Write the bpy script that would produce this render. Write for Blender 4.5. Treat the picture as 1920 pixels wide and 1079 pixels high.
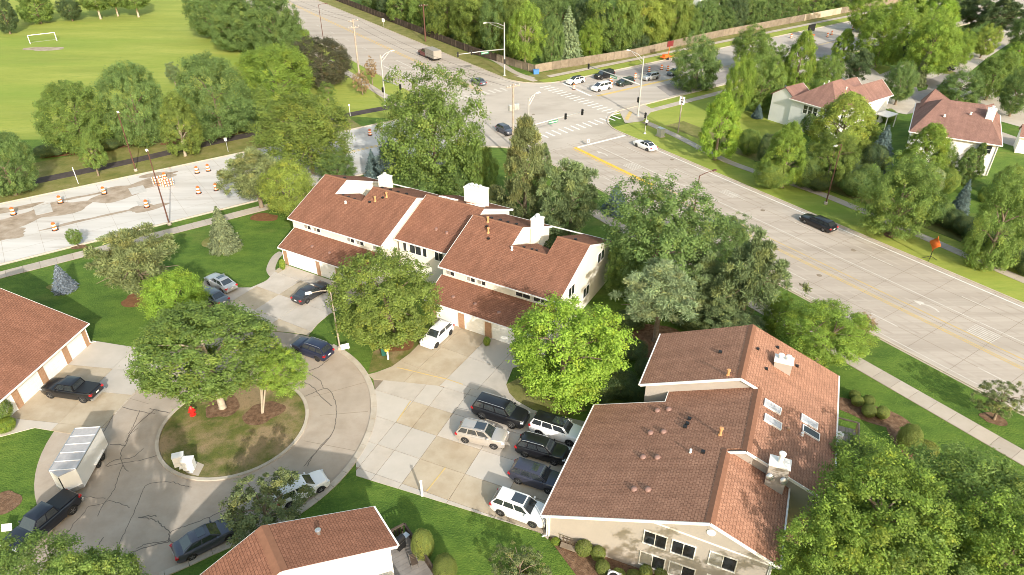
import bpy, math, random
import numpy as np
from mathutils import Vector, Matrix
for o in list(bpy.data.objects): bpy.data.objects.remove(o)
SC = bpy.context.scene
COL = SC.collection
R = math.radians
random.seed(7); RNG = np.random.default_rng(11)
# ------------------------------------------------------------------ camera
CAM_H, PITCH, FPX = 45.0, R(32.3), 1280.0
cam = bpy.data.objects.new('camera', bpy.data.cameras.new('camera')); COL.objects.link(cam)
cam.location = (0, 0, CAM_H); cam.rotation_euler = (R(90) - PITCH, 0, 0)
cam.data.sensor_fit = 'HORIZONTAL'; cam.data.sensor_width = 36; cam.data.lens = 36 * FPX / 1920
cam.data.clip_start = 0.5; cam.data.clip_end = 6000
SC.camera = cam
# ------------------------------------------------------------------ sky, sun, exposure
SUN_EL, SUN_AZ = 26.0, -67.5           # azimuth of the sun seen from the place, counter-clockwise from +X
world = bpy.data.worlds.new('World'); SC.world = world; world.use_nodes = True
wn = world.node_tree; wn.nodes.clear()
wo = wn.nodes.new('ShaderNodeOutputWorld'); wb = wn.nodes.new('ShaderNodeBackground'); ws = wn.nodes.new('ShaderNodeTexSky')
ws.sky_type = 'NISHITA'; ws.sun_disc = False; ws.sun_elevation = R(SUN_EL); ws.sun_rotation = R(90 - SUN_AZ)
ws.air_density = 2.0; ws.dust_density = 3.6; ws.ozone_density = 1.0
wb.inputs[1].default_value = 0.15
wn.links.new(ws.outputs[0], wb.inputs[0]); wn.links.new(wb.outputs[0], wo.inputs[0])
sun = bpy.data.objects.new('sun', bpy.data.lights.new('sun', 'SUN')); COL.objects.link(sun)
sun.data.energy = 3.0; sun.data.angle = R(0.6); sun.data.color = (1.0, 0.955, 0.88)
sv = Vector((math.cos(R(SUN_AZ)) * math.cos(R(SUN_EL)), math.sin(R(SUN_AZ)) * math.cos(R(SUN_EL)), math.sin(R(SUN_EL))))
sun.rotation_euler = (-sv).to_track_quat('-Z', 'Y').to_euler(); sun.location = sv * 200
vs = SC.view_settings
vs.view_transform = 'Standard'; vs.look = 'None'; vs.gamma = 1.0; vs.use_curve_mapping = False; vs.exposure = 0.86
SC.render.engine = 'CYCLES'
SC.cycles.max_bounces = 6; SC.cycles.diffuse_bounces = 3; SC.cycles.glossy_bounces = 2; SC.cycles.transmission_bounces = 3
SC.cycles.use_denoising = True; SC.cycles.filter_width = 0.9; SC.cycles.sample_clamp_indirect = 4.0; SC.cycles.use_adaptive_sampling = False

# ------------------------------------------------------------------ frames: survey helpers
CP, SP = math.cos(PITCH), math.sin(PITCH)
def G(px, py, z=0.0):
    "ground (or height z) point of the survey picture, in metres"
    u, v = px - 960.0, py - 539.5
    dx, dy, dz = u, FPX * CP - v * SP, -FPX * SP - v * CP
    t = (z - CAM_H) / dz
    return Vector((dx * t, dy * t, z))
def depth(p):
    return p.y * CP - (p.z - CAM_H) * SP
TA, TB = R(123.8), R(35.6)
DA, NA = Vector((math.cos(TA), math.sin(TA), 0)), Vector((math.sin(TA), -math.cos(TA), 0))
DB, NB = Vector((math.cos(TB), math.sin(TB), 0)), Vector((-math.sin(TB), math.cos(TB), 0))
def ra(s, o, z=0.0): return DA * s + NA * o + Vector((0, 0, z))      # long avenue: s along, o across
def rb(s, o, z=0.0): return DB * s + NB * o + Vector((0, 0, z))      # cross street
def isect(oa, ob):
    "point with avenue offset oa and street offset ob"
    M = np.array([[NA.x, NA.y], [NB.x, NB.y]]); p = np.linalg.solve(M, [oa, ob]); return Vector((p[0], p[1], 0))

# ------------------------------------------------------------------ objects
def tag(o, label=None, cat=None, group=None, kind=None):
    if label: o['label'] = label
    if cat: o['category'] = cat
    if group: o['group'] = group
    if kind: o['kind'] = kind
    return o
def empty(name, loc=(0, 0, 0), rz=0.0, parent=None):
    o = bpy.data.objects.new(name, None); COL.objects.link(o); o.location = loc; o.rotation_euler = (0, 0, rz); o.empty_display_size = 0.2
    if parent: o.parent = parent
    return o
def link(name, me, parent=None, loc=None, rz=None):
    o = bpy.data.objects.new(name, me); COL.objects.link(o)
    if parent: o.parent = parent
    if loc is not None: o.location = loc
    if rz is not None: o.rotation_euler = (0, 0, rz)
    return o
def mesh(verts, faces, mat, smooth=False, uv=None, sharp=None):
    me = bpy.data.meshes.new('m'); me.from_pydata([tuple(v) for v in verts], [], faces)
    if mat is not None:
        for m in (mat if isinstance(mat, (list, tuple)) else [mat]): me.materials.append(m)
    if uv is not None:
        l = me.uv_layers.new(name='UVMap'); l.data.foreach_set('uv', np.asarray(uv, dtype=np.float32).ravel())
    if smooth:
        me.polygons.foreach_set('use_smooth', [True] * len(me.polygons))
        if sharp: me.set_sharp_from_angle(angle=R(sharp))
    me.update(); return me
class MB:
    def __init__(s): s.v = []; s.f = []
    def add(s, v, f):
        n = len(s.v); s.v += [tuple(x) for x in v]; s.f += [tuple(i + n for i in q) for q in f]; return s
    def box(s, c, d, rz=0.0, taper=1.0):
        x, y, z = d[0] / 2, d[1] / 2, d[2] / 2; cs, sn = math.cos(rz), math.sin(rz); V = []
        for k, (a, b, e) in enumerate([(-1,-1,-1),(1,-1,-1),(1,1,-1),(-1,1,-1),(-1,-1,1),(1,-1,1),(1,1,1),(-1,1,1)]):
            t = taper if e > 0 else 1.0
            X, Y = a * x * t, b * y * t; V.append((c[0] + X * cs - Y * sn, c[1] + X * sn + Y * cs, c[2] + e * z))
        return s.add(V, [(0,3,2,1),(4,5,6,7),(0,1,5,4),(1,2,6,5),(2,3,7,6),(3,0,4,7)])
    def beam(s, p, q, w, h, up=(0, 0, 1)):
        p, q, up = Vector(p), Vector(q), Vector(up); d = (q - p).normalized()
        sd = d.cross(up)
        if sd.length < 1e-4: sd = d.cross(Vector((1, 0, 0)))
        sd.normalize(); u = sd.cross(d).normalized(); sd *= w / 2; u *= h / 2
        V = [p - sd - u, p + sd - u, p + sd + u, p - sd + u, q - sd - u, q + sd - u, q + sd + u, q - sd + u]
        return s.add(V, [(0,3,2,1),(4,5,6,7),(0,1,5,4),(1,2,6,5),(2,3,7,6),(3,0,4,7)])
    def prism(s, poly, z0, z1):
        n = len(poly); V = [(p[0], p[1], z0) for p in poly] + [(p[0], p[1], z1) for p in poly]
        a = sum(poly[i][0] * poly[(i + 1) % n][1] - poly[(i + 1) % n][0] * poly[i][1] for i in range(n))
        idx = list(range(n)) if a > 0 else list(range(n))[::-1]
        F = [tuple(idx[::-1]), tuple(i + n for i in idx)]
        for k in range(n):
            i, j = idx[k], idx[(k + 1) % n]; F.append((i, j, j + n, i + n))
        return s.add(V, F)
    def tube(s, path, rad, n=8, cap=True):
        path = [Vector(p) for p in path]; rad = rad if isinstance(rad, (list, tuple)) else [rad] * len(path)
        V, F = [], []; ref = Vector((0.13, 0.97, 0.21))
        for i, p in enumerate(path):
            d = (path[min(i + 1, len(path) - 1)] - path[max(i - 1, 0)]).normalized()
            r_ = ref if abs(d.dot(ref)) < 0.9 else Vector((0.97, 0.13, 0.21))
            a = d.cross(r_).normalized(); b = d.cross(a).normalized()
            for k in range(n):
                t = 2 * math.pi * k / n; V.append(p + (a * math.cos(t) + b * math.sin(t)) * rad[i])
        for i in range(len(path) - 1):
            for k in range(n):
                j = (k + 1) % n; F.append((i * n + k, i * n + j, (i + 1) * n + j, (i + 1) * n + k))
        if cap: F += [tuple(range(n))[::-1], tuple((len(path) - 1) * n + k for k in range(n))]
        return s.add(V, F)
    def lathe(s, prof, c=(0, 0, 0), n=16, axis='z'):
        V, F = [], []
        for (r_, h) in prof:
            for k in range(n):
                t = 2 * math.pi * k / n; x, y, z = r_ * math.cos(t), r_ * math.sin(t), h
                if axis == 'y': x, y, z = x, h, -y
                if axis == 'x': x, y, z = h, x, y
                V.append((c[0] + x, c[1] + y, c[2] + z))
        m = len(prof)
        for i in range(m - 1):
            for k in range(n):
                j = (k + 1) % n; F.append((i * n + k, i * n + j, (i + 1) * n + j, (i + 1) * n + k))
        F += [tuple(range(n))[::-1], tuple((m - 1) * n + k for k in range(n))]
        return s.add(V, F)
    def quad(s, a, b, c, d): return s.add([a, b, c, d], [(0, 1, 2, 3)])
    def build(s, name, mat, parent=None, smooth=False, sharp=None, loc=None, rz=None):
        return link(name, mesh(s.v, s.f, mat, smooth, None, sharp), parent, loc, rz)
def clip_convex(subj, clip):
    "Sutherland-Hodgman; clip is convex, counter-clockwise"
    out = [tuple(p[:2]) for p in subj]
    for i in range(len(clip)):
        a, b = clip[i], clip[(i + 1) % len(clip)]; inp, out = out, []
        if not inp: break
        side = lambda p: (b[0] - a[0]) * (p[1] - a[1]) - (b[1] - a[1]) * (p[0] - a[0])
        for k in range(len(inp)):
            p, q = inp[k - 1], inp[k]; sp, sq = side(p), side(q)
            if (sp >= 0) != (sq >= 0):
                t = sp / (sp - sq); out.append((p[0] + (q[0] - p[0]) * t, p[1] + (q[1] - p[1]) * t))
            if sq >= 0: out.append(q)
    res = []
    for p in out:
        if not res or math.hypot(p[0] - res[-1][0], p[1] - res[-1][1]) > 1e-3: res.append(p)
    if len(res) > 1 and math.hypot(res[0][0] - res[-1][0], res[0][1] - res[-1][1]) < 1e-3: res.pop()
    return res
def area(p): return abs(sum(p[i - 1][0] * p[i][1] - p[i][0] * p[i - 1][1] for i in range(len(p)))) / 2
def arc(c, r, a0, a1, n):
    return [Vector((c[0] + r * math.cos(R(a0 + (a1 - a0) * k / (n - 1))), c[1] + r * math.sin(R(a0 + (a1 - a0) * k / (n - 1))), 0)) for k in range(n)]
def smooth_line(pts, n=6):
    "Catmull-Rom"
    P = [Vector(p) for p in pts]; out = []
    for i in range(len(P) - 1):
        p0, p1, p2, p3 = P[max(i - 1, 0)], P[i], P[i + 1], P[min(i + 2, len(P) - 1)]
        for k in range(n):
            t = k / n; out.append(0.5 * ((2 * p1) + (p2 - p0) * t + (2 * p0 - 5 * p1 + 4 * p2 - p3) * t * t + (3 * p1 - p0 - 3 * p2 + p3) * t ** 3))
    out.append(P[-1]); return out
def offset_line(P, d):
    out = []
    for i, p in enumerate(P):
        t = (P[min(i + 1, len(P) - 1)] - P[max(i - 1, 0)]); t.z = 0; t.normalize(); out.append(p + Vector((-t.y, t.x, 0)) * d)
    return out

# ------------------------------------------------------------------ materials
def _mat(name):
    m = bpy.data.materials.new(name); m.use_nodes = True; nt = m.node_tree; b = nt.nodes['Principled BSDF']; return m, nt, b
def lin(c): return (*c, 1.0) if len(c) == 3 else c
def plain(name, col, rough=0.6, metal=0.0, spec=0.5, coat=0.0, var=0.0):
    m, nt, b = _mat(name); b.inputs['Base Color'].default_value = lin(col); b.inputs['Roughness'].default_value = rough
    b.inputs['Metallic'].default_value = metal; b.inputs['Specular IOR Level'].default_value = spec
    b.inputs['Coat Weight'].default_value = coat; b.inputs['Coat Roughness'].default_value = 0.06
    if var > 0:
        L = nt.links; t = nt.nodes.new('ShaderNodeTexCoord'); n = nt.nodes.new('ShaderNodeTexNoise'); n.inputs['Scale'].default_value = 3.0; n.inputs['Detail'].default_value = 5
        mx = nt.nodes.new('ShaderNodeMixRGB'); mx.blend_type = 'MULTIPLY'; mx.inputs[0].default_value = 1.0; mx.inputs[1].default_value = lin(col)
        mr = nt.nodes.new('ShaderNodeMapRange'); mr.inputs[3].default_value = 1 - var; mr.inputs[4].default_value = 1 + var * 0.6
        L.new(t.outputs['Object'], n.inputs['Vector']); L.new(n.outputs[0], mr.inputs[0]); L.new(mr.outputs[0], mx.inputs[2]); L.new(mx.outputs[0], b.inputs['Base Color'])
    return m
def noisy(name, cols, scale=1.0, rough=0.85, bump=0.0, bscale=20.0, layers=(), objvar=0.0, detail=6.0, stretch=None, ramp=None):
    "colour from a noise ramp in world metres, more noise layers mixed in: layers = [(scale, colour, lo, hi, amount)]"
    m, nt, b = _mat(name); L, N = nt.links, nt.nodes
    geo = N.new('ShaderNodeNewGeometry'); pos = geo.outputs['Position']
    if stretch:
        mp = N.new('ShaderNodeMapping'); mp.inputs['Rotation'].default_value = (0, 0, -stretch[0]); mp.inputs['Scale'].default_value = (stretch[1], stretch[2], 1); mp.vector_type = 'POINT'
        L.new(pos, mp.inputs['Vector']); pos2 = mp.outputs[0]
    else: pos2 = pos
    n1 = N.new('ShaderNodeTexNoise'); n1.inputs['Scale'].default_value = scale; n1.inputs['Detail'].default_value = detail; n1.inputs['Roughness'].default_value = 0.62
    L.new(pos2, n1.inputs['Vector'])
    cr = N.new('ShaderNodeValToRGB'); el = cr.color_ramp.elements
    ps = ramp or [0.32 + 0.36 * i / max(len(cols) - 1, 1) for i in range(len(cols))]
    while len(el) < len(cols): el.new(0.5)
    for e, p, c in zip(el, ps, cols): e.position = p; e.color = lin(c)
    L.new(n1.outputs[0], cr.inputs[0]); out = cr.outputs[0]
    for k, (sc, col, lo, hi, amt) in enumerate(layers):
        n = N.new('ShaderNodeTexNoise'); n.inputs['Scale'].default_value = sc; n.inputs['Detail'].default_value = 5; n.inputs['Roughness'].default_value = 0.6
        off = N.new('ShaderNodeVectorMath'); off.operation = 'ADD'; off.inputs[1].default_value = (17.3 * (k + 1), 5.1 * k, 3.0)
        L.new(pos2, off.inputs[0]); L.new(off.outputs[0], n.inputs['Vector'])
        mr = N.new('ShaderNodeMapRange'); mr.inputs[1].default_value = lo; mr.inputs[2].default_value = hi; mr.inputs[4].default_value = amt
        L.new(n.outputs[0], mr.inputs[0])
        mx = N.new('ShaderNodeMixRGB'); mx.inputs[2].default_value = lin(col); L.new(mr.outputs[0], mx.inputs[0]); L.new(out, mx.inputs[1]); out = mx.outputs[0]
    if objvar > 0:
        oi = N.new('ShaderNodeObjectInfo'); mr = N.new('ShaderNodeMapRange'); mr.inputs[3].default_value = 1 - objvar; mr.inputs[4].default_value = 1 + objvar
        L.new(oi.outputs['Random'], mr.inputs[0]); mx = N.new('ShaderNodeMixRGB'); mx.blend_type = 'MULTIPLY'; mx.inputs[0].default_value = 1
        L.new(out, mx.inputs[1]); L.new(mr.outputs[0], mx.inputs[2]); out = mx.outputs[0]
    L.new(out, b.inputs['Base Color']); b.inputs['Roughness'].default_value = rough; b.inputs['Specular IOR Level'].default_value = 0.25
    if bump > 0:
        nb = N.new('ShaderNodeTexNoise'); nb.inputs['Scale'].default_value = bscale; nb.inputs['Detail'].default_value = 4
        bp = N.new('ShaderNodeBump'); bp.inputs['Strength'].default_value = 1.0; bp.inputs['Distance'].default_value = bump
        L.new(pos, nb.inputs['Vector']); L.new(nb.outputs[0], bp.inputs['Height']); L.new(bp.outputs[0], b.inputs['Normal'])
    return m
def shingle(name, c1, c2, mortar, w=0.33, h=0.21):
    m, nt, b = _mat(name); L, N = nt.links, nt.nodes
    uv = N.new('ShaderNodeUVMap'); uv.uv_map = 'UVMap'
    br = N.new('ShaderNodeTexBrick'); br.offset = 0.5; br.inputs['Color1'].default_value = lin(c1); br.inputs['Color2'].default_value = lin(c2); br.inputs['Mortar'].default_value = lin(mortar)
    br.inputs['Scale'].default_value = 1.0; br.inputs['Brick Width'].default_value = w; br.inputs['Row Height'].default_value = h; br.inputs['Mortar Size'].default_value = 0.014; br.inputs['Bias'].default_value = 0.0
    L.new(uv.outputs[0], br.inputs['Vector'])
    n = N.new('ShaderNodeTexNoise'); n.inputs['Scale'].default_value = 0.55; n.inputs['Detail'].default_value = 6; L.new(uv.outputs[0], n.inputs['Vector'])
    mr = N.new('ShaderNodeMapRange'); mr.inputs[1].default_value = 0.25; mr.inputs[2].default_value = 0.75; mr.inputs[3].default_value = 0.86; mr.inputs[4].default_value = 1.12; L.new(n.outputs[0], mr.inputs[0])
    n2 = N.new('ShaderNodeTexNoise'); n2.inputs['Scale'].default_value = 9; n2.inputs['Detail'].default_value = 3; L.new(uv.outputs[0], n2.inputs['Vector'])
    mr2 = N.new('ShaderNodeMapRange'); mr2.inputs[1].default_value = 0.3; mr2.inputs[2].default_value = 0.7; mr2.inputs[3].default_value = 0.8; mr2.inputs[4].default_value = 1.2; L.new(n2.outputs[0], mr2.inputs[0])
    mp = N.new('ShaderNodeMapping'); mp.inputs['Scale'].default_value = (1.6, 0.12, 1); L.new(uv.outputs[0], mp.inputs['Vector'])
    n3 = N.new('ShaderNodeTexNoise'); n3.inputs['Scale'].default_value = 1.0; n3.inputs['Detail'].default_value = 4; L.new(mp.outputs[0], n3.inputs['Vector'])
    mr3 = N.new('ShaderNodeMapRange'); mr3.inputs[1].default_value = 0.3; mr3.inputs[2].default_value = 0.7; mr3.inputs[3].default_value = 0.88; mr3.inputs[4].default_value = 1.1; L.new(n3.outputs[0], mr3.inputs[0])
    m0 = N.new('ShaderNodeMath'); m0.operation = 'MULTIPLY'; L.new(mr.outputs[0], m0.inputs[0]); L.new(mr3.outputs[0], m0.inputs[1])
    mu = N.new('ShaderNodeMath'); mu.operation = 'MULTIPLY'; L.new(m0.outputs[0], mu.inputs[0]); L.new(mr2.outputs[0], mu.inputs[1])
    mx = N.new('ShaderNodeMixRGB'); mx.blend_type = 'MULTIPLY'; mx.inputs[0].default_value = 1; L.new(br.outputs[0], mx.inputs[1]); L.new(mu.outputs[0], mx.inputs[2])
    L.new(mx.outputs[0], b.inputs['Base Color']); b.inputs['Roughness'].default_value = 0.95; b.inputs['Specular IOR Level'].default_value = 0.15
    iv = N.new('ShaderNodeMath'); iv.operation = 'SUBTRACT'; iv.inputs[0].default_value = 1.0; L.new(br.outputs['Fac'], iv.inputs[1])
    bp = N.new('ShaderNodeBump'); bp.inputs['Distance'].default_value = 0.02; L.new(iv.outputs[0], bp.inputs['Height']); L.new(bp.outputs[0], b.inputs['Normal'])
    return m
def siding(name, col, pitch=0.13):
    m, nt, b = _mat(name); L, N = nt.links, nt.nodes
    geo = N.new('ShaderNodeNewGeometry'); sx = N.new('ShaderNodeSeparateXYZ'); L.new(geo.outputs['Position'], sx.inputs[0])
    md = N.new('ShaderNodeMath'); md.operation = 'MODULO'; md.inputs[1].default_value = pitch; L.new(sx.outputs[2], md.inputs[0])
    bp = N.new('ShaderNodeBump'); bp.inputs['Distance'].default_value = 0.12; bp.inputs['Strength'].default_value = 0.35; L.new(md.outputs[0], bp.inputs['Height']); L.new(bp.outputs[0], b.inputs['Normal'])
    n = N.new('ShaderNodeTexNoise'); n.inputs['Scale'].default_value = 0.6; n.inputs['Detail'].default_value = 5; L.new(geo.outputs['Position'], n.inputs['Vector'])
    mr = N.new('ShaderNodeMapRange'); mr.inputs[3].default_value = 0.86; mr.inputs[4].default_value = 1.08; L.new(n.outputs[0], mr.inputs[0])
    mx = N.new('ShaderNodeMixRGB'); mx.blend_type = 'MULTIPLY'; mx.inputs[0].default_value = 1; mx.inputs[1].default_value = lin(col); L.new(mr.outputs[0], mx.inputs[2])
    L.new(mx.outputs[0], b.inputs['Base Color']); b.inputs['Roughness'].default_value = 0.7
    return m
def leafmat(name, trans=0.4):
    m, nt, b = _mat(name); L, N = nt.links, nt.nodes
    oi = N.new('ShaderNodeObjectInfo'); at = N.new('ShaderNodeAttribute'); at.attribute_name = 'tint'
    mx = N.new('ShaderNodeMixRGB'); mx.blend_type = 'MULTIPLY'; mx.inputs[0].default_value = 1
    L.new(oi.outputs['Color'], mx.inputs[1]); L.new(at.outputs['Color'], mx.inputs[2])
    L.new(mx.outputs[0], b.inputs['Base Color']); b.inputs['Roughness'].default_value = 0.55; b.inputs['Specular IOR Level'].default_value = 0.3
    tr = N.new('ShaderNodeBsdfTranslucent'); L.new(mx.outputs[0], tr.inputs[0]); ms = N.new('ShaderNodeMixShader'); ms.inputs[0].default_value = trans
    out = N['Material Output']; L.new(b.outputs[0], ms.inputs[1]); L.new(tr.outputs[0], ms.inputs[2]); L.new(ms.outputs[0], out.inputs[0])
    return m

M = {}
M['lawn'] = noisy('lawn', [(0.055, 0.11, 0.016), (0.09, 0.16, 0.022), (0.13, 0.20, 0.03)], 0.3, 0.9, 0.10, 7.0,
    [(0.09, (0.20, 0.205, 0.055), 0.55, 0.72, 0.8), (1.3, (0.045, 0.095, 0.012), 0.48, 0.7, 0.6), (5.0, (0.17, 0.24, 0.04), 0.5, 0.72, 0.55), (16.0, (0.04, 0.08, 0.012), 0.5, 0.75, 0.5)], stretch=(R(62), 0.65, 1.35))
M['field'] = noisy('field', [(0.21, 0.255, 0.045), (0.27, 0.31, 0.055), (0.33, 0.35, 0.075)], 0.07, 0.9, 0.06, 7.0,
    [(0.25, (0.34, 0.36, 0.09), 0.5, 0.75, 0.5), (1.2, (0.17, 0.25, 0.035), 0.48, 0.72, 0.55), (0.03, (0.17, 0.27, 0.035), 0.5, 0.7, 0.6), (4.0, (0.16, 0.22, 0.035), 0.5, 0.75, 0.5)], stretch=(TA, 0.3, 1.5))
M['island'] = noisy('island', [(0.07, 0.095, 0.02), (0.125, 0.135, 0.032), (0.20, 0.165, 0.065)], 0.55, 0.95, 0.06, 10.0,
    [(0.28, (0.30, 0.215, 0.125), 0.46, 0.60, 0.9), (3.0, (0.075, 0.095, 0.022), 0.5, 0.75, 0.5)])
M['dry'] = noisy('dry', [(0.13, 0.145, 0.035), (0.19, 0.185, 0.055), (0.25, 0.22, 0.09)], 0.4, 0.95, 0.05, 10.0, [(2.0, (0.09, 0.12, 0.025), 0.5, 0.75, 0.5)])
M['mulch'] = noisy('mulch', [(0.10, 0.058, 0.034), (0.17, 0.10, 0.06), (0.235, 0.15, 0.095)], 2.5, 0.95, 0.06, 14.0)
M['redmulch'] = noisy('redmulch', [(0.14, 0.065, 0.03), (0.22, 0.11, 0.05)], 2.0, 0.95, 0.05, 14.0)
M['road'] = noisy('road', [(0.37, 0.32, 0.27), (0.43, 0.375, 0.32), (0.475, 0.42, 0.36)], 0.35, 0.85, 0.004, 30.0,
    [(0.06, (0.31, 0.27, 0.23), 0.5, 0.75, 0.6), (0.55, (0.30, 0.26, 0.215), 0.5, 0.72, 0.6), (3.5, (0.33, 0.29, 0.245), 0.5, 0.75, 0.5)], stretch=(TA, 0.05, 1.2))
M['street'] = noisy('street', [(0.38, 0.34, 0.29), (0.45, 0.4, 0.35), (0.5, 0.455, 0.4)], 0.35, 0.85, 0.004, 30.0,
    [(0.06, (0.31, 0.275, 0.235), 0.5, 0.75, 0.5)], stretch=(TB, 0.06, 1.2))
M['works'] = noisy('works', [(0.44, 0.41, 0.37), (0.54, 0.515, 0.48), (0.61, 0.59, 0.565)], 0.18, 0.9, 0.004, 30.0,
    [(0.35, (0.36, 0.31, 0.265), 0.58, 0.70, 0.6), (2.5, (0.48, 0.44, 0.40), 0.55, 0.8, 0.4)], stretch=(TB, 0.16, 1.3))
M['junction'] = noisy('junction', [(0.38, 0.335, 0.285), (0.45, 0.4, 0.345), (0.5, 0.45, 0.39)], 0.12, 0.85, 0.004, 30.0,
    [(0.3, (0.31, 0.27, 0.225), 0.52, 0.7, 0.5)], stretch=(TB + 0.2, 0.5, 1.0))
M['mud'] = noisy('mud', [(0.24, 0.185, 0.13), (0.34, 0.275, 0.21), (0.42, 0.355, 0.29)], 0.6, 0.9)
M['mud'].node_tree.nodes['Principled BSDF'].inputs['Roughness'].default_value = 0.85
M['patch'] = noisy('patch', [(0.44, 0.42, 0.39), (0.53, 0.51, 0.48)], 1.2, 0.9)
M['court'] = noisy('court', [(0.335, 0.275, 0.215), (0.39, 0.325, 0.26), (0.43, 0.365, 0.30)], 0.4, 0.88, 0.004, 30.0,
    [(0.12, (0.30, 0.26, 0.21), 0.52, 0.72, 0.5), (5.0, (0.31, 0.265, 0.215), 0.55, 0.8, 0.4)])
M['slab'] = noisy('slab', [(0.42, 0.375, 0.32), (0.475, 0.425, 0.365), (0.515, 0.465, 0.405)], 0.5, 0.88, 0.003, 30.0, [(0.25, (0.40, 0.335, 0.265), 0.52, 0.72, 0.5), (6.0, (0.38, 0.33, 0.27), 0.58, 0.8, 0.35)], objvar=0.05)
M['slabtan'] = noisy('slabtan', [(0.385, 0.315, 0.225), (0.43, 0.36, 0.265), (0.465, 0.395, 0.30)], 0.6, 0.88, 0.003, 30.0, [(0.35, (0.33, 0.255, 0.165), 0.5, 0.7, 0.6), (6.0, (0.34, 0.27, 0.185), 0.58, 0.8, 0.35)], objvar=0.07)
M['slabgrey'] = noisy('slabgrey', [(0.45, 0.41, 0.355), (0.505, 0.46, 0.405)], 0.5, 0.88, 0.003, 30.0, [(0.4, (0.47, 0.42, 0.355), 0.55, 0.75, 0.4)], objvar=0.06)
M['walk'] = noisy('walk', [(0.4, 0.35, 0.29), (0.455, 0.4, 0.34)], 0.9, 0.9, 0.003, 30.0, [(0.3, (0.39, 0.33, 0.26), 0.52, 0.75, 0.5)], objvar=0.09)
M['joint'] = noisy('joint', [(0.20, 0.16, 0.115), (0.27, 0.22, 0.165)], 1.0, 0.95)
M['kerb'] = noisy('kerb', [(0.42, 0.365, 0.295), (0.49, 0.435, 0.36)], 1.2, 0.9, 0.0, 1, [(0.6, (0.36, 0.295, 0.21), 0.52, 0.75, 0.6)], objvar=0.06)
M['path'] = noisy('path', [(0.055, 0.045, 0.042), (0.085, 0.07, 0.065)], 0.8, 0.95, 0.01, 20.0)
M['asphalt'] = noisy('asphalt', [(0.25, 0.225, 0.215), (0.33, 0.30, 0.28)], 0.3, 0.9, 0.004, 20.0, [(0.1, (0.21, 0.19, 0.18), 0.5, 0.7, 0.5)])
M['track'] = noisy('track', [(0.35, 0.30, 0.25), (0.42, 0.365, 0.31), (0.46, 0.405, 0.345)], 0.5, 0.85, 0, 1, [(0.2, (0.30, 0.255, 0.21), 0.45, 0.7, 0.6)], stretch=(TA, 0.06, 1.2))
M['tar'] = plain('tar', (0.13, 0.11, 0.09), 0.8)
M['white_line'] = noisy('white_line', [(0.62, 0.60, 0.56), (0.76, 0.74, 0.70)], 2.5, 0.8)
M['worn_line'] = noisy('worn_line', [(0.46, 0.42, 0.36), (0.64, 0.61, 0.56)], 2.0, 0.8)
M['yellow_line'] = noisy('yellow_line', [(0.62, 0.38, 0.045), (0.74, 0.49, 0.09)], 1.5, 0.8)
M['worn_yellow'] = noisy('worn_yellow', [(0.47, 0.37, 0.20), (0.62, 0.44, 0.13)], 1.5, 0.8)
M['roof'] = shingle('roof', (0.26, 0.125, 0.082), (0.222, 0.104, 0.067), (0.15, 0.068, 0.045))
M['roof_old'] = shingle('roof_old', (0.405, 0.215, 0.142), (0.345, 0.178, 0.117), (0.225, 0.112, 0.074), 0.34, 0.24)
M['roof_house'] = shingle('roof_house', (0.30, 0.175, 0.145), (0.255, 0.145, 0.12), (0.18, 0.10, 0.082), 0.3, 0.16)
M['ridge_cap'] = plain('ridge_cap', (0.25, 0.125, 0.08), 0.95, spec=0.1, var=0.25)
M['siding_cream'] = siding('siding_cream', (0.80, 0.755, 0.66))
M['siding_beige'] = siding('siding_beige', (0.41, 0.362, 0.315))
M['siding_white'] = siding('siding_white', (0.80, 0.79, 0.77), 0.18)
M['trim'] = plain('trim', (0.82, 0.79, 0.74), 0.5, var=0.06)
M['pier'] = noisy('pier', [(0.34, 0.20, 0.12), (0.44, 0.275, 0.175)], 4.0, 0.9, 0.01, 14.0)
M['garage'] = plain('garage', (0.84, 0.83, 0.80), 0.45, var=0.05)
M['glass'] = plain('glass', (0.025, 0.03, 0.034), 0.06, spec=0.8)
M['skyglass'] = plain('skyglass', (0.42, 0.42, 0.43), 0.15, spec=0.7)
M['curtain'] = plain('curtain', (0.36, 0.34, 0.30), 0.25, spec=0.7, var=0.4)
M['white'] = plain('white', (0.82, 0.81, 0.79), 0.45, var=0.05)
M['white_trailer'] = plain('white_trailer', (0.80, 0.79, 0.77), 0.3, spec=0.6, var=0.05)
M['trailer_roof'] = plain('trailer_roof', (0.52, 0.48, 0.46), 0.35, metal=0.3, var=0.25)
M['metal'] = plain('metal', (0.55, 0.55, 0.54), 0.35, metal=0.8)
M['galv'] = plain('galv', (0.52, 0.52, 0.50), 0.5, metal=0.4, var=0.1)
M['rust'] = plain('rust', (0.115, 0.05, 0.035), 0.8, var=0.3)
M['black'] = plain('black', (0.012, 0.012, 0.013), 0.45)
M['rubber'] = plain('rubber', (0.018, 0.018, 0.019), 0.8)
M['rim'] = plain('rim', (0.32, 0.32, 0.33), 0.35, metal=0.8)
M['darkrim'] = plain('darkrim', (0.05, 0.05, 0.055), 0.4, metal=0.6)
M['under'] = plain('under', (0.008, 0.008, 0.008), 0.9)
M['carglass'] = plain('carglass', (0.028, 0.034, 0.040), 0.05, spec=1.0, coat=1.0)
M['red_light'] = plain('red_light', (0.42, 0.012, 0.015), 0.2, spec=0.7)
M['head_light'] = plain('head_light', (0.62, 0.64, 0.66), 0.12, spec=0.9)
M['plate'] = plain('plate', (0.75, 0.75, 0.75), 0.4)
M['orange'] = plain('orange', (0.70, 0.16, 0.025), 0.6, var=0.15)
M['barrel_white'] = plain('barrel_white', (0.78, 0.75, 0.70), 0.5, var=0.1)
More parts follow.
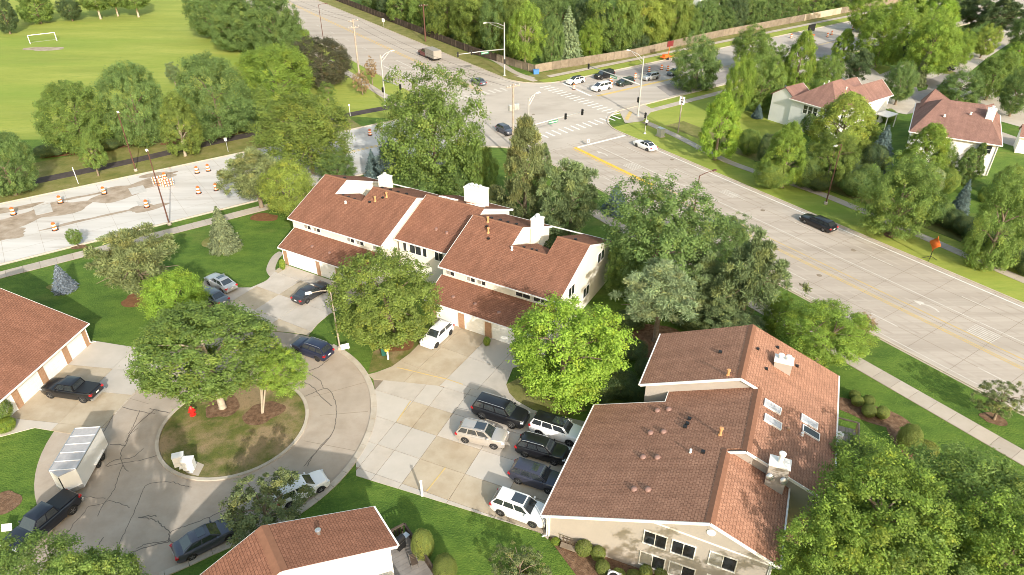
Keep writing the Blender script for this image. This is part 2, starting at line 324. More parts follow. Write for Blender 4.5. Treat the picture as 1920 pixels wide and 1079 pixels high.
M['red'] = plain('red', (0.62, 0.02, 0.015), 0.4)
M['yellow'] = plain('yellow', (0.75, 0.50, 0.03), 0.5)
M['green_bin'] = plain('green_bin', (0.018, 0.10, 0.075), 0.5)
M['sign_green'] = plain('sign_green', (0.03, 0.20, 0.10), 0.5)
M['blue'] = plain('blue', (0.06, 0.20, 0.50), 0.5)
M['wood'] = noisy('wood', [(0.195, 0.155, 0.115), (0.28, 0.23, 0.175)], 1.2, 0.9, 0.0, 1, [(7.0, (0.20, 0.145, 0.10), 0.5, 0.8, 0.5)], objvar=0.18)
M['wood_new'] = noisy('wood_new', [(0.44, 0.36, 0.265), (0.52, 0.43, 0.325)], 1.2, 0.9, 0.0, 1, [], objvar=0.1)
M['wood_dark'] = noisy('wood_dark', [(0.055, 0.042, 0.034), (0.095, 0.072, 0.055)], 1.2, 0.9, objvar=0.15)
M['pole_wood'] = noisy('pole_wood', [(0.30, 0.25, 0.205), (0.42, 0.36, 0.30)], 2.0, 0.9)
M['deck'] = noisy('deck', [(0.20, 0.185, 0.175), (0.27, 0.25, 0.235)], 1.5, 0.9, objvar=0.12)
M['bark'] = noisy('bark', [(0.16, 0.12, 0.085), (0.26, 0.205, 0.15)], 3.0, 0.95, 0.02, 18.0)
M['bark_pale'] = noisy('bark_pale', [(0.36, 0.30, 0.225), (0.47, 0.40, 0.31)], 3.0, 0.95, 0.02, 18.0)
M['bark_dark'] = noisy('bark_dark', [(0.075, 0.055, 0.042), (0.13, 0.10, 0.075)], 3.0, 0.95, 0.02, 18.0)
M['leaf'] = leafmat('leaf')
M['needle'] = leafmat('needle', 0.18)
M['ac'] = plain('ac', (0.40, 0.39, 0.37), 0.5, var=0.1)
M['pipe'] = plain('pipe', (0.60, 0.30, 0.13), 0.6, var=0.2)
# ================================================================== ground, roads, pavements
def sheet(name, pts, z, mat, parent=None, kind='structure', label=None):
    me = mesh([(p[0], p[1], z) for p in pts], [tuple(range(len(pts)))], mat)
    if me.polygons[0].normal.z < 0: me.flip_normals()
    o = link(name, me, parent)
    if parent is None: tag(o, label, kind=kind)
    return o
def px(*q): return [G(*p) for p in q]
gs = 1600
sheet('ground', [(-gs, -gs), (gs, -gs), (gs, gs), (-gs, gs)], 0.0, M['lawn'])
sheet('sports_field', [G(-260, 300), G(0, 262), G(200, 262), G(330, 240), G(480, 170), G(455, 105), G(353, 0), Vector((-270, 520, 0)), Vector((-700, 520, 0)), Vector((-700, 150, 0))], 0.006, M['field'])
# dry verge beside the park path, bright verges
sheet('verge', [rb(-70, 123), rb(52, 123), rb(52, 139), rb(-70, 139)], 0.010, M['dry'])
sheet('verge', [ra(-20, 88.2), ra(97, 88.2), ra(97, 97.5), ra(-20, 97.5)], 0.008, M['field'])
sheet('verge', [ra(128, 90.2), ra(280, 90.2), ra(280, 96), ra(128, 96)], 0.008, M['dry'])
sheet('verge', [rb(100, 125.2), rb(300, 125.2), rb(300, 129), rb(100, 129)], 0.008, M['field'])
sheet('verge', [rb(97, 129), rb(300, 129), rb(300, 134), rb(97, 134)], 0.010, M['dry'])
sheet('corner_lawn', [rb(96, 101), rb(180, 101), rb(180, 86), ra(70, 97.5), ra(98, 97.5)], 0.007, M['field'])
sheet('corner_lawn', [ra(140, 66.5), ra(200, 66.5), ra(200, 50), rb(44, 139), rb(60, 123), rb(70, 123)], 0.012, M['field'])
sheet('backyard_soil', [ra(8, 97.5), ra(92, 98), ra(92, 103), ra(8, 101.5)], 0.014, M['dry'])

# long avenue and cross street
def fillet(ax, bx, sa, sb, r=11.0):
    "paved corner between avenue offset ax and street offset bx; sa, sb = which side the land lies on"
    c = isect(ax + sa * r, bx + sb * r)
    p0 = isect(ax, bx + sb * r * 1.04); p1 = isect(ax + sa * r * 1.04, bx)
    a0 = math.atan2((p0 - c).y, (p0 - c).x); a1 = math.atan2((p1 - c).y, (p1 - c).x)
    d = (a1 - a0 + math.pi) % (2 * math.pi) - math.pi
    cur = [c + Vector((math.cos(a0 + d * k / 10), math.sin(a0 + d * k / 10), 0)) * r for k in range(11)]
    return cur
CORN = {'sw': fillet(67.6, 101.2, -1, -1, 10), 'se': fillet(88.0, 101.0, 1, -1, 10), 'ne': fillet(90.2, 125.0, 1, 1, 10), 'nw': fillet(66.8, 122.8, -1, 1, 10)}
avenue = sheet('avenue', [ra(-60, 67.6), ra(120, 67.6), ra(125, 66.6), ra(420, 66.0), ra(420, 89.8), ra(125, 90.2), ra(108, 88.2), ra(-60, 88.0)], 0.020, M['road'])
street_w = sheet('street', [rb(-80, 101.2), rb(70, 101.2), rb(70, 122.8), rb(-80, 122.8)], 0.024, M['works'])
street_e = sheet('street', [rb(84, 101.0), rb(330, 101.0), rb(330, 124.9), rb(84, 124.9)], 0.024, M['street'])
jc = [CORN['sw'][0]] + CORN['sw'] + CORN['nw'][::-1] + CORN['ne'] + CORN['se'][::-1]
def hull_junction():
    # octagon-like paved junction: the four rounded corners in order
    seq = CORN['sw'][::-1] + CORN['se'] [::1] if False else None
    return CORN['sw'] + CORN['nw'][::-1] + CORN['ne'] + CORN['se'][::-1]
junction = sheet('junction', hull_junction(), 0.028, M['junction'])

def strip(name, line, w, z0, z1, mat, parent=None, side=0.0):
    "a band of width w along a polyline, solid from z0 to z1"
    A_, B_ = offset_line(line, side - w / 2), offset_line(line, side + w / 2); n = len(line); V = []; F = []
    for a, b in zip(A_, B_): V += [(a.x, a.y, z0), (b.x, b.y, z0), (a.x, a.y, z1), (b.x, b.y, z1)]
    for i in range(n - 1):
        p, q = i * 4, i * 4 + 4
        F += [(p + 2, q + 2, q + 3, p + 3), (p, q, q + 2, p + 2), (p + 1, p + 3, q + 3, q + 1)]
    F += [(0, 2, 3, 1), (n * 4 - 4, n * 4 - 3, n * 4 - 1, n * 4 - 2)]
    me = mesh(V, F, mat); me.validate(); me.update()
    import bmesh
    bm = bmesh.new(); bm.from_mesh(me); bmesh.ops.recalc_face_normals(bm, faces=bm.faces); bm.to_mesh(me); bm.free()
    return link(name, me, parent)
def seg(a, b, n=2): return [a.lerp(b, k / (n - 1)) for k in range(n)]
def end(c): return CORN[c]
ks = tag(empty('kerb'), kind='structure')
for ln in ([ra(-60, 67.5)] + end('sw')[::1] + [rb(-80, 101.1)],
           [rb(-80, 122.9)] + end('nw')[::-1] + [ra(420, 65.9)],
           [ra(420, 90.0)] + end('ne') + [rb(330, 125.0)],
           [rb(330, 100.9)] + end('se')[::-1] + [ra(-60, 88.1)]):
    strip('kerb_stone', ln, 0.22, 0.0, 0.15, M['kerb'], ks)
    strip('gutter', ln, 0.55, 0.0, 0.034, M['kerb'], ks, 0.0)

# painted markings
mk = tag(empty('road_marking'), kind='structure')
def paint(name, pts, mat, z=0.034): return sheet(name, pts, z, mat, mk)
def bandA(s0, s1, o, w, mat, name='lane_line', z=0.034): return paint(name, [ra(s0, o - w / 2), ra(s1, o - w / 2), ra(s1, o + w / 2), ra(s0, o + w / 2)], mat, z)
def bandB(s0, s1, o, w, mat, name='lane_line', z=0.034): return paint(name, [rb(s0, o - w / 2), rb(s1, o - w / 2), rb(s1, o + w / 2), rb(s0, o + w / 2)], mat, z)
for o, w in ((74.7, 0.16), (75.05, 0.14), (76.55, 0.16)): bandA(-60, 72, o, w, M['worn_yellow'])
bandA(72, 92.5, 75.7, 0.75, M['yellow_line']); bandA(70, 92.3, 74.9, 0.13, M['yellow_line'])
bandA(-60, 86, 87.2, 0.2, M['white_line']); bandA(-60, 60, 68.4, 0.1, M['worn_line'])
bandA(-60, 70, 79.8, 0.14, M['worn_line']); bandA(70, 90, 79.6, 0.2, M['worn_line'])
for s in range(-60, 90, 12): bandA(s, s + 3.2, 83.6, 0.13, M['worn_line']); bandA(s + 4, s + 7.2, 71.2, 0.13, M['worn_line'])
for o in (79.6, 80.3): bandA(132, 420, o, 0.16, M['yellow_line'])
for s in range(135, 420, 12): bandA(s, s + 3.2, 84.8, 0.15, M['worn_line']); bandA(s, s + 3.2, 74.5, 0.15, M['worn_line'])
bandA(132, 165, 71.0, 0.2, M['white_line']); bandA(132, 168, 76.2, 0.25, M['worn_line'])
paint('stop_line', [rb(79.0, 89.5), rb(91.0, 89.0), rb(91.0, 89.6), rb(79.0, 90.1)], M['white_line'])
paint('stop_line', [rb(101.6, 112.2), rb(102.2, 112.2), rb(103.4, 123.5), rb(102.8, 123.5)], M['white_line'])
for k in range(15):
    s = 74.5 + k * 1.55
    paint('crosswalk_bar', [rb(s, 96.9), rb(s + 0.42, 96.9), rb(s + 0.42, 99.7), rb(s, 99.7)], M['white_line'], 0.036)
for k in range(17):
    o = 99.6 + k * 1.5
    paint('crosswalk_bar', [rb(96.6, o), rb(99.6, o), rb(99.6, o + 0.4), rb(96.6, o + 0.4)], M['white_line'], 0.036)
for k in range(9):
    s = 76 + k * 1.6
    paint('crosswalk_bar', [rb(s, 126.4), rb(s + 0.6, 126.4), rb(s + 0.6, 129.2), rb(s, 129.2)], M['worn_line'], 0.036)
for s0, s1, o, w in ((103, 132, 111.4, 0.9),): bandB(s0, s1, o, w, M['worn_yellow'])
for o in (111.2, 111.7): bandB(132, 330, o, 0.16, M['worn_yellow'])
for o in (115.5, 119.2): bandB(104, 150, o, 0.14, M['worn_line'])
for o in (111.6, 112.1): bandB(36, 66, o, 0.16, M['yellow_line'])
bandB(40, 70, 117.5, 0.14, M['worn_line'])
for k in range(7): bandB(55 + k * 1.4, 55.5 + k * 1.4, 106 , 3.0, M['worn_line'])
# turn arrows and worn word markings on the avenue
def arrow(s, o, sc=1.0, flip=1):
    P = [(0, -0.1), (1.5, 0.75), (1.35, 0.32), (2.6, 0.62), (3.6, 0.5), (4.4, 0.0), (4.2, -0.12), (3.3, 0.2), (2.6, 0.25), (1.5, -0.1), (1.6, -0.6)]
    return paint('turn_arrow', [ra(s - a * sc, o + b * sc * flip) for a, b in P], M['worn_line'], 0.037)
c0 = G(1712, 562); arrow(c0.dot(DA) + 0.0, c0.dot(NA) - 0.1, 0.75)
c0 = G(1119, 284); arrow(c0.dot(DA), c0.dot(NA), 0.7)
for q, n in (((1840, 625), 7), ((1185, 312), 6), ((1368, 362), 5)):
    c0 = G(*q); s0, o0 = c0.dot(DA), c0.dot(NA)
    for k in range(n): paint('word_bar', [ra(s0 - 1.6, o0 - 1.1 + k * 0.36), ra(s0 + 1.2, o0 - 1.1 + k * 0.36), ra(s0 + 1.2, o0 - 0.95 + k * 0.36), ra(s0 - 1.6, o0 - 0.95 + k * 0.36)], M['worn_line'], 0.036)
# transverse joints and a few tar seams on the avenue
for s in np.arange(-57, 95, 4.57):
    bandA(s, s + 0.035, 77.8, 20.0, M['joint'], 'joint', 0.030)
for o in (71.25, 75.85, 79.2, 83.4): bandA(-60, 95, o, 0.05, M['joint'], 'joint', 0.031)
for s in np.arange(135, 330, 9.2): bandA(s, s + 0.05, 78, 23.0, M['joint'], 'joint', 0.030)
for s in np.arange(-78, 62, 4.6): bandB(s, s + 0.03, 112, 21.0, M['mud'], 'joint', 0.031)
for o in (104.8, 108.4, 115.6, 119.2): bandB(-80, 66, o, 0.04, M['mud'], 'joint', 0.032)
for qx, qy in ((1536, 517), (1503, 535), (1430, 395), (1600, 470), (1260, 300), (1380, 340), (770, 120), (1000, 215)):
    c0 = G(qx, qy); MB().lathe([(0.34, 0.0), (0.34, 0.032), (0.1, 0.034)], (c0.x, c0.y, 0), 14).build('manhole_cover', M['joint'], avenue)
for k in range(7):   # darker wheel tracks along the lanes
    o = (69.4, 71.9, 73.3, 77.6, 81.0, 84.5, 86.1)[k]; bandA(-60, 94, o, 0.32, M['track'], 'wheel_track', 0.0295)
# work zone: mud stains, fresh square patches
def blob(c, rx, ry, ang, n=40, j=0.32):
    ph = RNG.uniform(0, 6.28, 6); P = []
    for k in range(n):
        t = 2 * math.pi * k / n; r_ = 1 + sum(j / (m + 1) * math.sin((m + 2) * t + ph[m]) for m in range(6))
        x, y = rx * r_ * math.cos(t), ry * r_ * math.sin(t); P.append((c.x + x * math.cos(ang) - y * math.sin(ang), c.y + x * math.sin(ang) + y * math.cos(ang)))
    return P
for k, (q, rx, ry) in enumerate((((70, 404), 6.0, 3.2), ((240, 357), 4.8, 3.2), ((277, 390), 3.2, 1.0), ((20, 440), 2.4, 1.5), ((140, 372), 3.5, 0.5), ((10, 395), 4, 1.2), ((300, 330), 3.0, 1.5), ((165, 412), 5.0, 0.5))):
    sheet('mud_stain', blob(G(*q), rx, ry, TB), 0.0275 + 0.001 * k, M['mud'], street_w)
def patchB(cs, w, l, z=0.044):
    c0 = G(*cs); s, o = c0.dot(DB), c0.dot(NB); return MB().prism([rb(s - l / 2, o - w / 2), rb(s + l / 2, o - w / 2), rb(s + l / 2, o + w / 2), rb(s - l / 2, o + w / 2)], 0.0, z).build('concrete_patch', M['patch'], street_w)
patchB((81, 393), 3.6, 2.2); patchB((258, 357), 3.0, 2.2); patchB((270, 380), 2.2, 1.8)
for q, rx, ry in (((1440, 210), 9, 4.5), ((1290, 168), 6, 3)):  # fresh asphalt strip on the far street
    pass
sheet('asphalt_patch', [rb(116, 102), rb(150, 102), rb(150, 108.5), rb(119, 109)], 0.031, M['asphalt'], street_e)
sheet('asphalt_patch', [rb(120, 118.5), rb(146, 118.5), rb(146, 123.5), rb(118, 123.5)], 0.031, M['asphalt'], street_e)
sheet('asphalt_patch', [rb(172, 102), rb(205, 102), rb(205, 112.5), rb(172, 112.5)], 0.031, M['asphalt'], street_e)

# concrete footways, slab by slab
def footway(name, line, w, step, mat='walk', z=0.045, base=True, gap=0.03):
    root = tag(empty(name), kind='structure')
    if base: strip('bedding', line, w + 0.1, 0.0, 0.018, M['joint'], root)
    L_ = [0.0]
    for a, b in zip(line, line[1:]): L_.append(L_[-1] + (b - a).length)
    def at(d):
        for i in range(len(line) - 1):
            if d <= L_[i + 1] or i == len(line) - 2:
                t = (d - L_[i]) / max(L_[i + 1] - L_[i], 1e-6); return line[i].lerp(line[i + 1], t), (line[i + 1] - line[i]).normalized()
    d = 0.0; me = None
    straight = len(line) == 2
    while d + step <= L_[-1] + 1e-3:
        p, t = at(d + step / 2); nn = Vector((-t.y, t.x, 0))
        if me is None:
            me = mesh(*(lambda b: (b.v, b.f))(MB().box((0, 0, z / 2), (step - gap, w, z))), M[mat])
        zz = (0.006 * math.sin(d * 3.1))
        link('paving_slab', me, root, (p.x, p.y, zz), math.atan2(t.y, t.x)); d += step
    return root
footway('footway', [ra(-6, 61.5), ra(72, 61.5)], 2.0, 1.9)
footway('footway', [rb(-30, 98.1), rb(58, 98.1)], 1.95, 1.9)
fl = smooth_line([ra(-10, 93.6), ra(10, 93.6), ra(25, 93.9), ra(40, 94.8), ra(55, 95.4), ra(68, 93.9), ra(75, 93.9), ra(87, 95.6), ra(96, 96.2)], 10)
footway('footway', fl, 1.55, 1.55)
footway('footway', [rb(101, 97.3), rb(175, 97.5)], 1.7, 1.8)
footway('footway', [rb(104, 130.2), rb(290, 129.8)], 1.6, 3.2)
footway('footway', [ra(132, 95.0), ra(139, 94.2)], 1.5, 1.5)
footway('footway', [ra(132, 60.2), ra(210, 61.8)], 1.9, 2.2)
cw = smooth_line([G(1000, 148), G(965, 136), G(925, 112), G(880, 96)], 6)
strip('footway', cw, 1.6, 0.0, 0.05, M['walk']); tag(bpy.data.objects['footway.007'] if 'footway.007' in bpy.data.objects else COL.objects[-1], kind='structure')
# landing at the signal corner with yellow tactile plate
landing = sheet('corner_landing', px((1160, 206), (1195, 190), (1225, 206), (1205, 228), (1172, 232)), 0.05, M['walk'])
sheet('tactile_plate', px((1171, 224), (1180, 209), (1186, 211), (1177, 227)), 0.058, M['worn_yellow'], landing)
# park path
strip('park_path', smooth_line([rb(-90, 129.0), rb(-30, 129.2), rb(-4, 129.7), rb(10, 130), rb(26, 131.2), rb(45, 131.5), rb(62, 131.0), rb(74, 128.5)], 8), 2.6, 0.0, 0.03, M['path'])
tag(bpy.data.objects['park_path'], kind='structure')

# ------------------------------------------------------------------ the court
CC = Vector((-27.7, 47.24, 0)); IC = Vector((-25.95, 47.06, 0)); RI = 6.62; RO = 14.45
court = sheet('court', [CC + Vector((math.cos(R(a)), math.sin(R(a)), 0)) * (RO + 0.25) for a in range(-85, 276, 5)], 0.016, M['court'])
sheet('court_road', [G(440, 1015), G(345, 1060), G(300, 1079), G(160, 1160), G(-60, 1120), G(40, 1030), G(112, 940), G(170, 860), Vector((-27, 40, 0))], 0.013, M['court'])
island = tag(empty('traffic_island'), kind='structure')
MB().prism([IC + Vector((math.cos(R(a)), math.sin(R(a)), 0)) * (RI - 0.2) for a in range(0, 360, 6)], 0.0, 0.11).build('turf', M['island'], island)
ring = [IC + Vector((math.cos(R(a)), math.sin(R(a)), 0)) * (RI) for a in range(0, 366, 6)]
for k in range(20):
    strip('kerb_stone', ring[k * 3:k * 3 + 4], 0.3, 0.0, 0.15, M['kerb'], island)
def kerb_run(line, step, w=0.5, h=0.1, gap=0.035):
    root = tag(empty('kerb'), kind='structure'); d = 0
    L_ = [0.0]
    for a, b in zip(line, line[1:]): L_.append(L_[-1] + (b - a).length)
    def at(x):
        i = max(j for j in range(len(line) - 1) if L_[j] <= x + 1e-6); t = min((x - L_[i]) / max(L_[i + 1] - L_[i], 1e-6), 1); return line[i].lerp(line[i + 1], t)
    while d < L_[-1] - 0.3:
        e = min(d + step, L_[-1]); strip('kerb_stone', [at(d), at((d + e) / 2), at(e - gap)], w, 0.0, h, M['kerb'], root); d = e
    return root
kerb_run(arc(CC, RO + 0.1, 56, -66, 60) + px((395, 1038), (345, 1062), (298, 1081)), 1.7, 0.55)
kerb_run(px((300, 690), (262, 724), (213, 777)), 1.7, 0.4, 0.05)
# sealed cracks in the court (dark tar ribbons)
k3 = lambda x, y: G(x * 0.277, 780 + y * 0.277)
k1 = lambda x, y: G(280 + x * 0.2299, 680 + y * 0.2299)
seams = [[k3(700, 110), k3(755, 20), k3(790, -60)], [k3(930, 85), k3(880, 130), k3(850, 200), k3(820, 240), k3(820, 300), k3(830, 330), k3(800, 420), k3(760, 520), k3(700, 600), k3(660, 680)],
 [k3(745, 195), k3(820, 198), k3(850, 205)], [k3(1080, 262), k3(960, 300), k3(830, 320), k3(720, 345)], [k3(970, 222), k3(900, 280), k3(840, 293), k3(780, 300), k3(715, 340)], [k3(835, 330), k3(845, 360), k3(870, 378)],
 [k3(1300, 487), k3(1230, 470), k3(1180, 452), k3(1090, 450), k3(1000, 465), k3(965, 510), k3(930, 600), k3(890, 690), k3(850, 780), k3(800, 880)],
 [k3(500, 548), k3(610, 552), k3(720, 560)], [k3(880, 622), k3(800, 590), k3(740, 576), k3(680, 600), k3(600, 618), k3(560, 670), k3(500, 730), k3(470, 780), k3(425, 810)],
 [k3(940, 690), k3(1000, 695), k3(1060, 712), k3(1100, 750), k3(1145, 790), k3(1140, 850)], [k3(940, 690), k3(1000, 680), k3(1060, 680)],
 [k3(1180, 860), k3(1155, 850), k3(1150, 800), k3(1180, 775), k3(1260, 745), k3(1400, 695), k3(1516, 640)], [k3(1150, 850), k3(1030, 880), k3(930, 910), k3(850, 945), k3(815, 965)], [k3(1140, 848), k3(1000, 868), k3(930, 900)],
 [k3(1415, 690), k3(1430, 725)], [k3(700, 825), k3(650, 900), k3(600, 975)], [k3(820, 960), k3(860, 965), k3(870, 985)],
 [k1(1290, 845), k1(1330, 770), k1(1420, 670), k1(1500, 570), k1(1525, 450), k1(1520, 340), k1(1490, 260), k1(1440, 212), k1(1360, 240), k1(1270, 275)], [k1(1260, 850), k1(1400, 680), k1(1490, 590)],
 [k1(1240, 155), k1(1330, 200), k1(1410, 290), k1(1490, 355)], [k1(1300, 85), k1(1390, 150), k1(1420, 210)], [k1(0, 375), k1(80, 395), k1(180, 415)], [k1(1300, 70), k1(1380, 40), k1(1460, -20)],
 [G(560, 640), G(590, 645), G(620, 650)], [G(213, 757), G(250, 770), G(290, 776)], [G(290, 768), G(255, 800), G(235, 830)], [G(262, 770), G(250, 800), G(240, 815)]]
for k, s in enumerate(seams):
    ln = smooth_line(s, 6); ln = [p + Vector((RNG.normal(0, 0.03), RNG.normal(0, 0.03), 0)) for p in ln]
    strip('tar_seam', ln, 0.045 + 0.03 * RNG.random(), 0.0, 0.019 + 0.0007 * k, M['tar'], court)
for a0, r0, r1 in ((7, 9.5, 14.0), (-14, 9.0, 14.1), (25, 9.0, 14.2), (-38, 8.8, 14), (160, 8, 14), (60, 8.8, 14)):
    d = Vector((math.cos(R(a0)), math.sin(R(a0)), 0)); strip('joint', [CC + d * r0, CC + d * r1], 0.04, 0.0, 0.0185, M['joint'], court)

# ------------------------------------------------------------------ driveways: slabs laid in the garages' own grids
def driveway(name, region, org, ang, xs, ys, pick, z=0.05):
    root = tag(empty(name), kind='structure'); reg = [(p[0], p[1]) for p in region]
    sheet('bedding', region, 0.012, M['joint'], root)
    cs, sn = math.cos(ang), math.sin(ang); W = lambda x, y: (org[0] + x * cs - y * sn, org[1] + x * sn + y * cs); g_ = 0.022
    for i in range(len(xs) - 1):
        for j in range(len(ys) - 1):
            cell = [W(xs[i] + g_, ys[j] + g_), W(xs[i + 1] - g_, ys[j] + g_), W(xs[i + 1] - g_, ys[j + 1] - g_), W(xs[i] + g_, ys[j + 1] - g_)]
            p = clip_convex(reg, cell)
            if len(p) >= 3 and area(p) > 0.05:
                MB().prism(p, 0.0, z + RNG.uniform(-0.006, 0.006)).build('concrete_slab', M[pick(i, j)], root)
    return root
O4 = Vector((2.36, 34.95, 0)); A4 = R(-23.3)
def W4(x, y): return Vector((O4.x + x * math.cos(A4) - y * math.sin(A4), O4.y + x * math.sin(A4) + y * math.cos(A4), 0))
O1 = Vector((-29.95, 76.73, 0)); A1 = R(-29.5)
def W1(x, y): return Vector((O1.x + x * math.cos(A1) - y * math.sin(A1), O1.y + x * math.sin(A1) + y * math.cos(A1), 0))
arcE = arc(CC, RO + 0.36, -19, 18, 14)
regE = [G(668, 893), G(760, 921), G(1012, 999), W4(0.62, -0.3), W4(0.62, 13.2), G(1100, 792), G(1000, 770), G(968, 752), G(955, 738), G(700, 712)] + arcE[::-1][1:]
pe = {(3, 1): 'slabtan', (4, 1): 'slabgrey', (4, 0): 'slabtan', (3, 0): 'slabtan', (2, 2): 'slabtan', (5, 1): 'slabtan', (5, 0): 'slab', (3, 2): 'slab', (4, 2): 'slab', (5, 2): 'slabtan'}
pe.update({(3, 1): 'slabtan', (4, 0): 'slabtan', (4, 1): 'slabgrey', (5, 0): 'slabtan', (2, 0): 'slabgrey', (2, 1): 'slabgrey', (1, 2): 'slabtan'})
driveway('driveway', regE, O4, A4, [-21.5, -17.15, -15.35, -12.75, -8.3, -4.1, 0.62], [-1.5, 0.05, 3.1, 6.2, 9.4, 12.4, 16.5], lambda i, j: pe.get((i - 0, j - 1), ['slab', 'slabgrey'][(i * 3 + j) % 2]))
regN = [G(955, 738), G(949, 722), G(962, 690), W1(38.6, -1.6), W1(38.6, 0.0), W1(23.6, 0.0), G(815, 614), G(792, 640), G(768, 664), G(735, 688), G(706, 699), G(690, 703), G(700, 712)]
driveway('driveway', regN, O1, A1, [15, 19.5, 23.5, 28.1, 31.6, 35.2, 38.6], [-26, -17.5, -12.8, -8.5, -4.4, 0.0], lambda i, j: 'slabtan' if i <= 3 and not (i == 3 and j < 2) else ('slabgrey' if i == 4 else 'slab'))
arcN = arc(CC, RO + 0.36, 68, 112, 12)
regL = [G(617, 590), G(596, 608), G(578, 630)] + arcN + [G(395, 586), G(382, 560), G(372, 540), G(385, 525), G(420, 540), G(470, 540), G(500, 527), G(520, 505), W1(0.4, 0.2), W1(14.4, 0.2)]
driveway('driveway', regL, O1, A1, [-6, -2.4, 1.2, 5.0, 8.8, 14.6], [-22, -16.5, -13, -9.2, -5.4, -1.8, 0.3], lambda i, j: ['slab', 'slabtan'][(i * 2 + j) % 3 == 1])
A2 = R(-7.9); O2 = G(166, 607, 2.6); O2.z = 0
def W2(x, y): return Vector((O2.x + x * math.cos(A2) - y * math.sin(A2), O2.y + x * math.sin(A2) + y * math.cos(A2), 0))
regB = [W2(-0.7, 0.3), G(270, 655), G(318, 676), G(300, 692), G(262, 726), G(213, 779), G(190, 812), G(137, 815), G(65, 803), G(0, 820), W2(-0.7, -15.4)]
p2 = {(0, 4): 'slabgrey', (1, 4): 'slabgrey', (0, 3): 'slabtan', (1, 3): 'slabgrey', (0, 2): 'slabtan', (1, 2): 'slabtan', (0, 1): 'slabgrey', (1, 1): 'slabtan', (2, 2): 'slabtan'}
driveway('driveway', regB, O2, A2, [-0.7, 4.6, 9.0, 16.0], [-26, -15.5, -12.0, -7.4, -3.9, 1.5], lambda i, j: p2.get((i, j), 'slab'))
strip('footway', smooth_line(px((517, 520), (508, 507), (512, 492), (520, 480), (529, 474)), 8), 1.1, 0.0, 0.04, M['walk'])
for o in bpy.data.objects:
    if o.name.startswith('footway') and o.parent is None: tag(o, kind='structure')
# yellow stall lines on the drives
for a, b in (((835, 878), (800, 922)), ((770, 753), (745, 790)), ((745, 690), (838, 712)), ((838, 712), (868, 722))):
    p, q = G(*a), G(*b); strip('stall_line', [p, q], 0.1, 0.0, 0.062, M['worn_yellow'], mk)
# mulch beds
BEDZ = [0.0]
def bed(name, q, rx, ry, mat='mulch', ang=0.0, z=0.02):
    BEDZ[0] += 0.0015; z = z + BEDZ[0]
    return tag(sheet(name, blob(G(*q), rx, ry, ang, 36, 0.12), z, M[mat]), kind='structure')
bed('mulch_bed', (418, 764), 1.75, 1.5, 'mulch', 0.6, 0.125); bed('mulch_bed', (494, 776), 1.75, 1.6, 'mulch', 0.3, 0.125)
sheet('mailbox_pad', [G(330, 872, 0.12), G(352, 888, 0.12), G(372, 893, 0.12), G(383, 872, 0.12), G(360, 862, 0.12)], 0.128, M['walk'])
bed('mulch_bed', (495, 408), 2.0, 1.4, 'redmulch'); bed('mulch_bed', (262, 562), 2.2, 1.6, 'redmulch'); bed('mulch_bed', (742, 640), 1.8, 2.2, 'redmulch'); bed('mulch_bed', (2, 945), 1.4, 1.4)
bed('mulch_bed', (1630, 775), 3.2, 1.5, 'mulch', R(-33)); bed('mulch_bed', (1692, 828), 1.0, 2.0); bed('mulch_bed', (413, 455), 2.6, 2.2, 'dry', 0, 0.02); bed('mulch_bed', (116, 538), 1.6, 1.2, 'dry')
bed('mulch_bed', (348, 293), 1.4, 1.0, 'dry'); bed('mulch_bed', (185, 331), 1.2, 0.9, 'dry'); bed('mulch_bed', (270, 262), 14, 2.6, 'redmulch', TB); bed('mulch_bed', (420, 250), 10, 2.6, 'redmulch', TB)
bed('mulch_bed', (1673, 441), 1.2, 1.0); bed('mulch_bed', (1863, 786), 1.1, 0.9); bed('mulch_bed', (1200, 640), 5, 3.5, 'mulch', 0.3); bed('mulch_bed', (148, 464), 0.9, 0.7)
sheet('mulch_bed', [W4(0.8, -0.3), W4(5, -3.4), W4(10, -4.2), W4(18, -4.0), W4(18, 0.3), W4(0.6, 0.3)], 0.018, M['mulch'])
sheet('dry_lawn', px((948, 722), (958, 745), (1000, 768), (1060, 780), (1100, 770), (1060, 720), (990, 700)), 0.009, M['dry'])
sheet('dry_lawn', px((690, 700), (735, 688), (768, 664), (800, 628), (770, 620), (700, 660)), 0.009, M['island'])
for o in bpy.data.objects:
    if o.parent is None and o.name.split('.')[0] in ('mulch_bed', 'mailbox_pad', 'corner_landing'): tag(o, kind='structure')
# subdivision road on the right: pale drives and asphalt lane
sheet('lane', px((1490, 62), (1535, 100), (1580, 180), (1640, 205), (1700, 215), (1760, 190), (1830, 215), (1990, 260), (1990, 190), (1860, 165), (1800, 150), (1850, 110), (1925, 60), (1925, 20), (1860, 70), (1790, 120), (1735, 140), (1700, 120), (1650, 140), (1600, 100)), 0.018, M['slab'])
sheet('lane', px((1668, 140), (1720, 195), (1700, 214), (1740, 210), (1790, 170), (1830, 140), (1800, 128), (1740, 150), (1700, 120)), 0.023, M['asphalt'])
sheet('lane', px((1870, 185), (1985, 205), (1985, 190), (1870, 172)), 0.026, M['asphalt']); sheet('lane', px((1845, 258), (1985, 300), (1985, 285), (1850, 238)), 0.02, M['walk'])
sheet('tree_pit', px((1735, 132), (1790, 142), (1792, 136), (1750, 124)), 0.03, M['dry']); sheet('tree_pit', px((1722, 172), (1738, 168), (1740, 160), (1715, 155)), 0.03, M['lawn'])
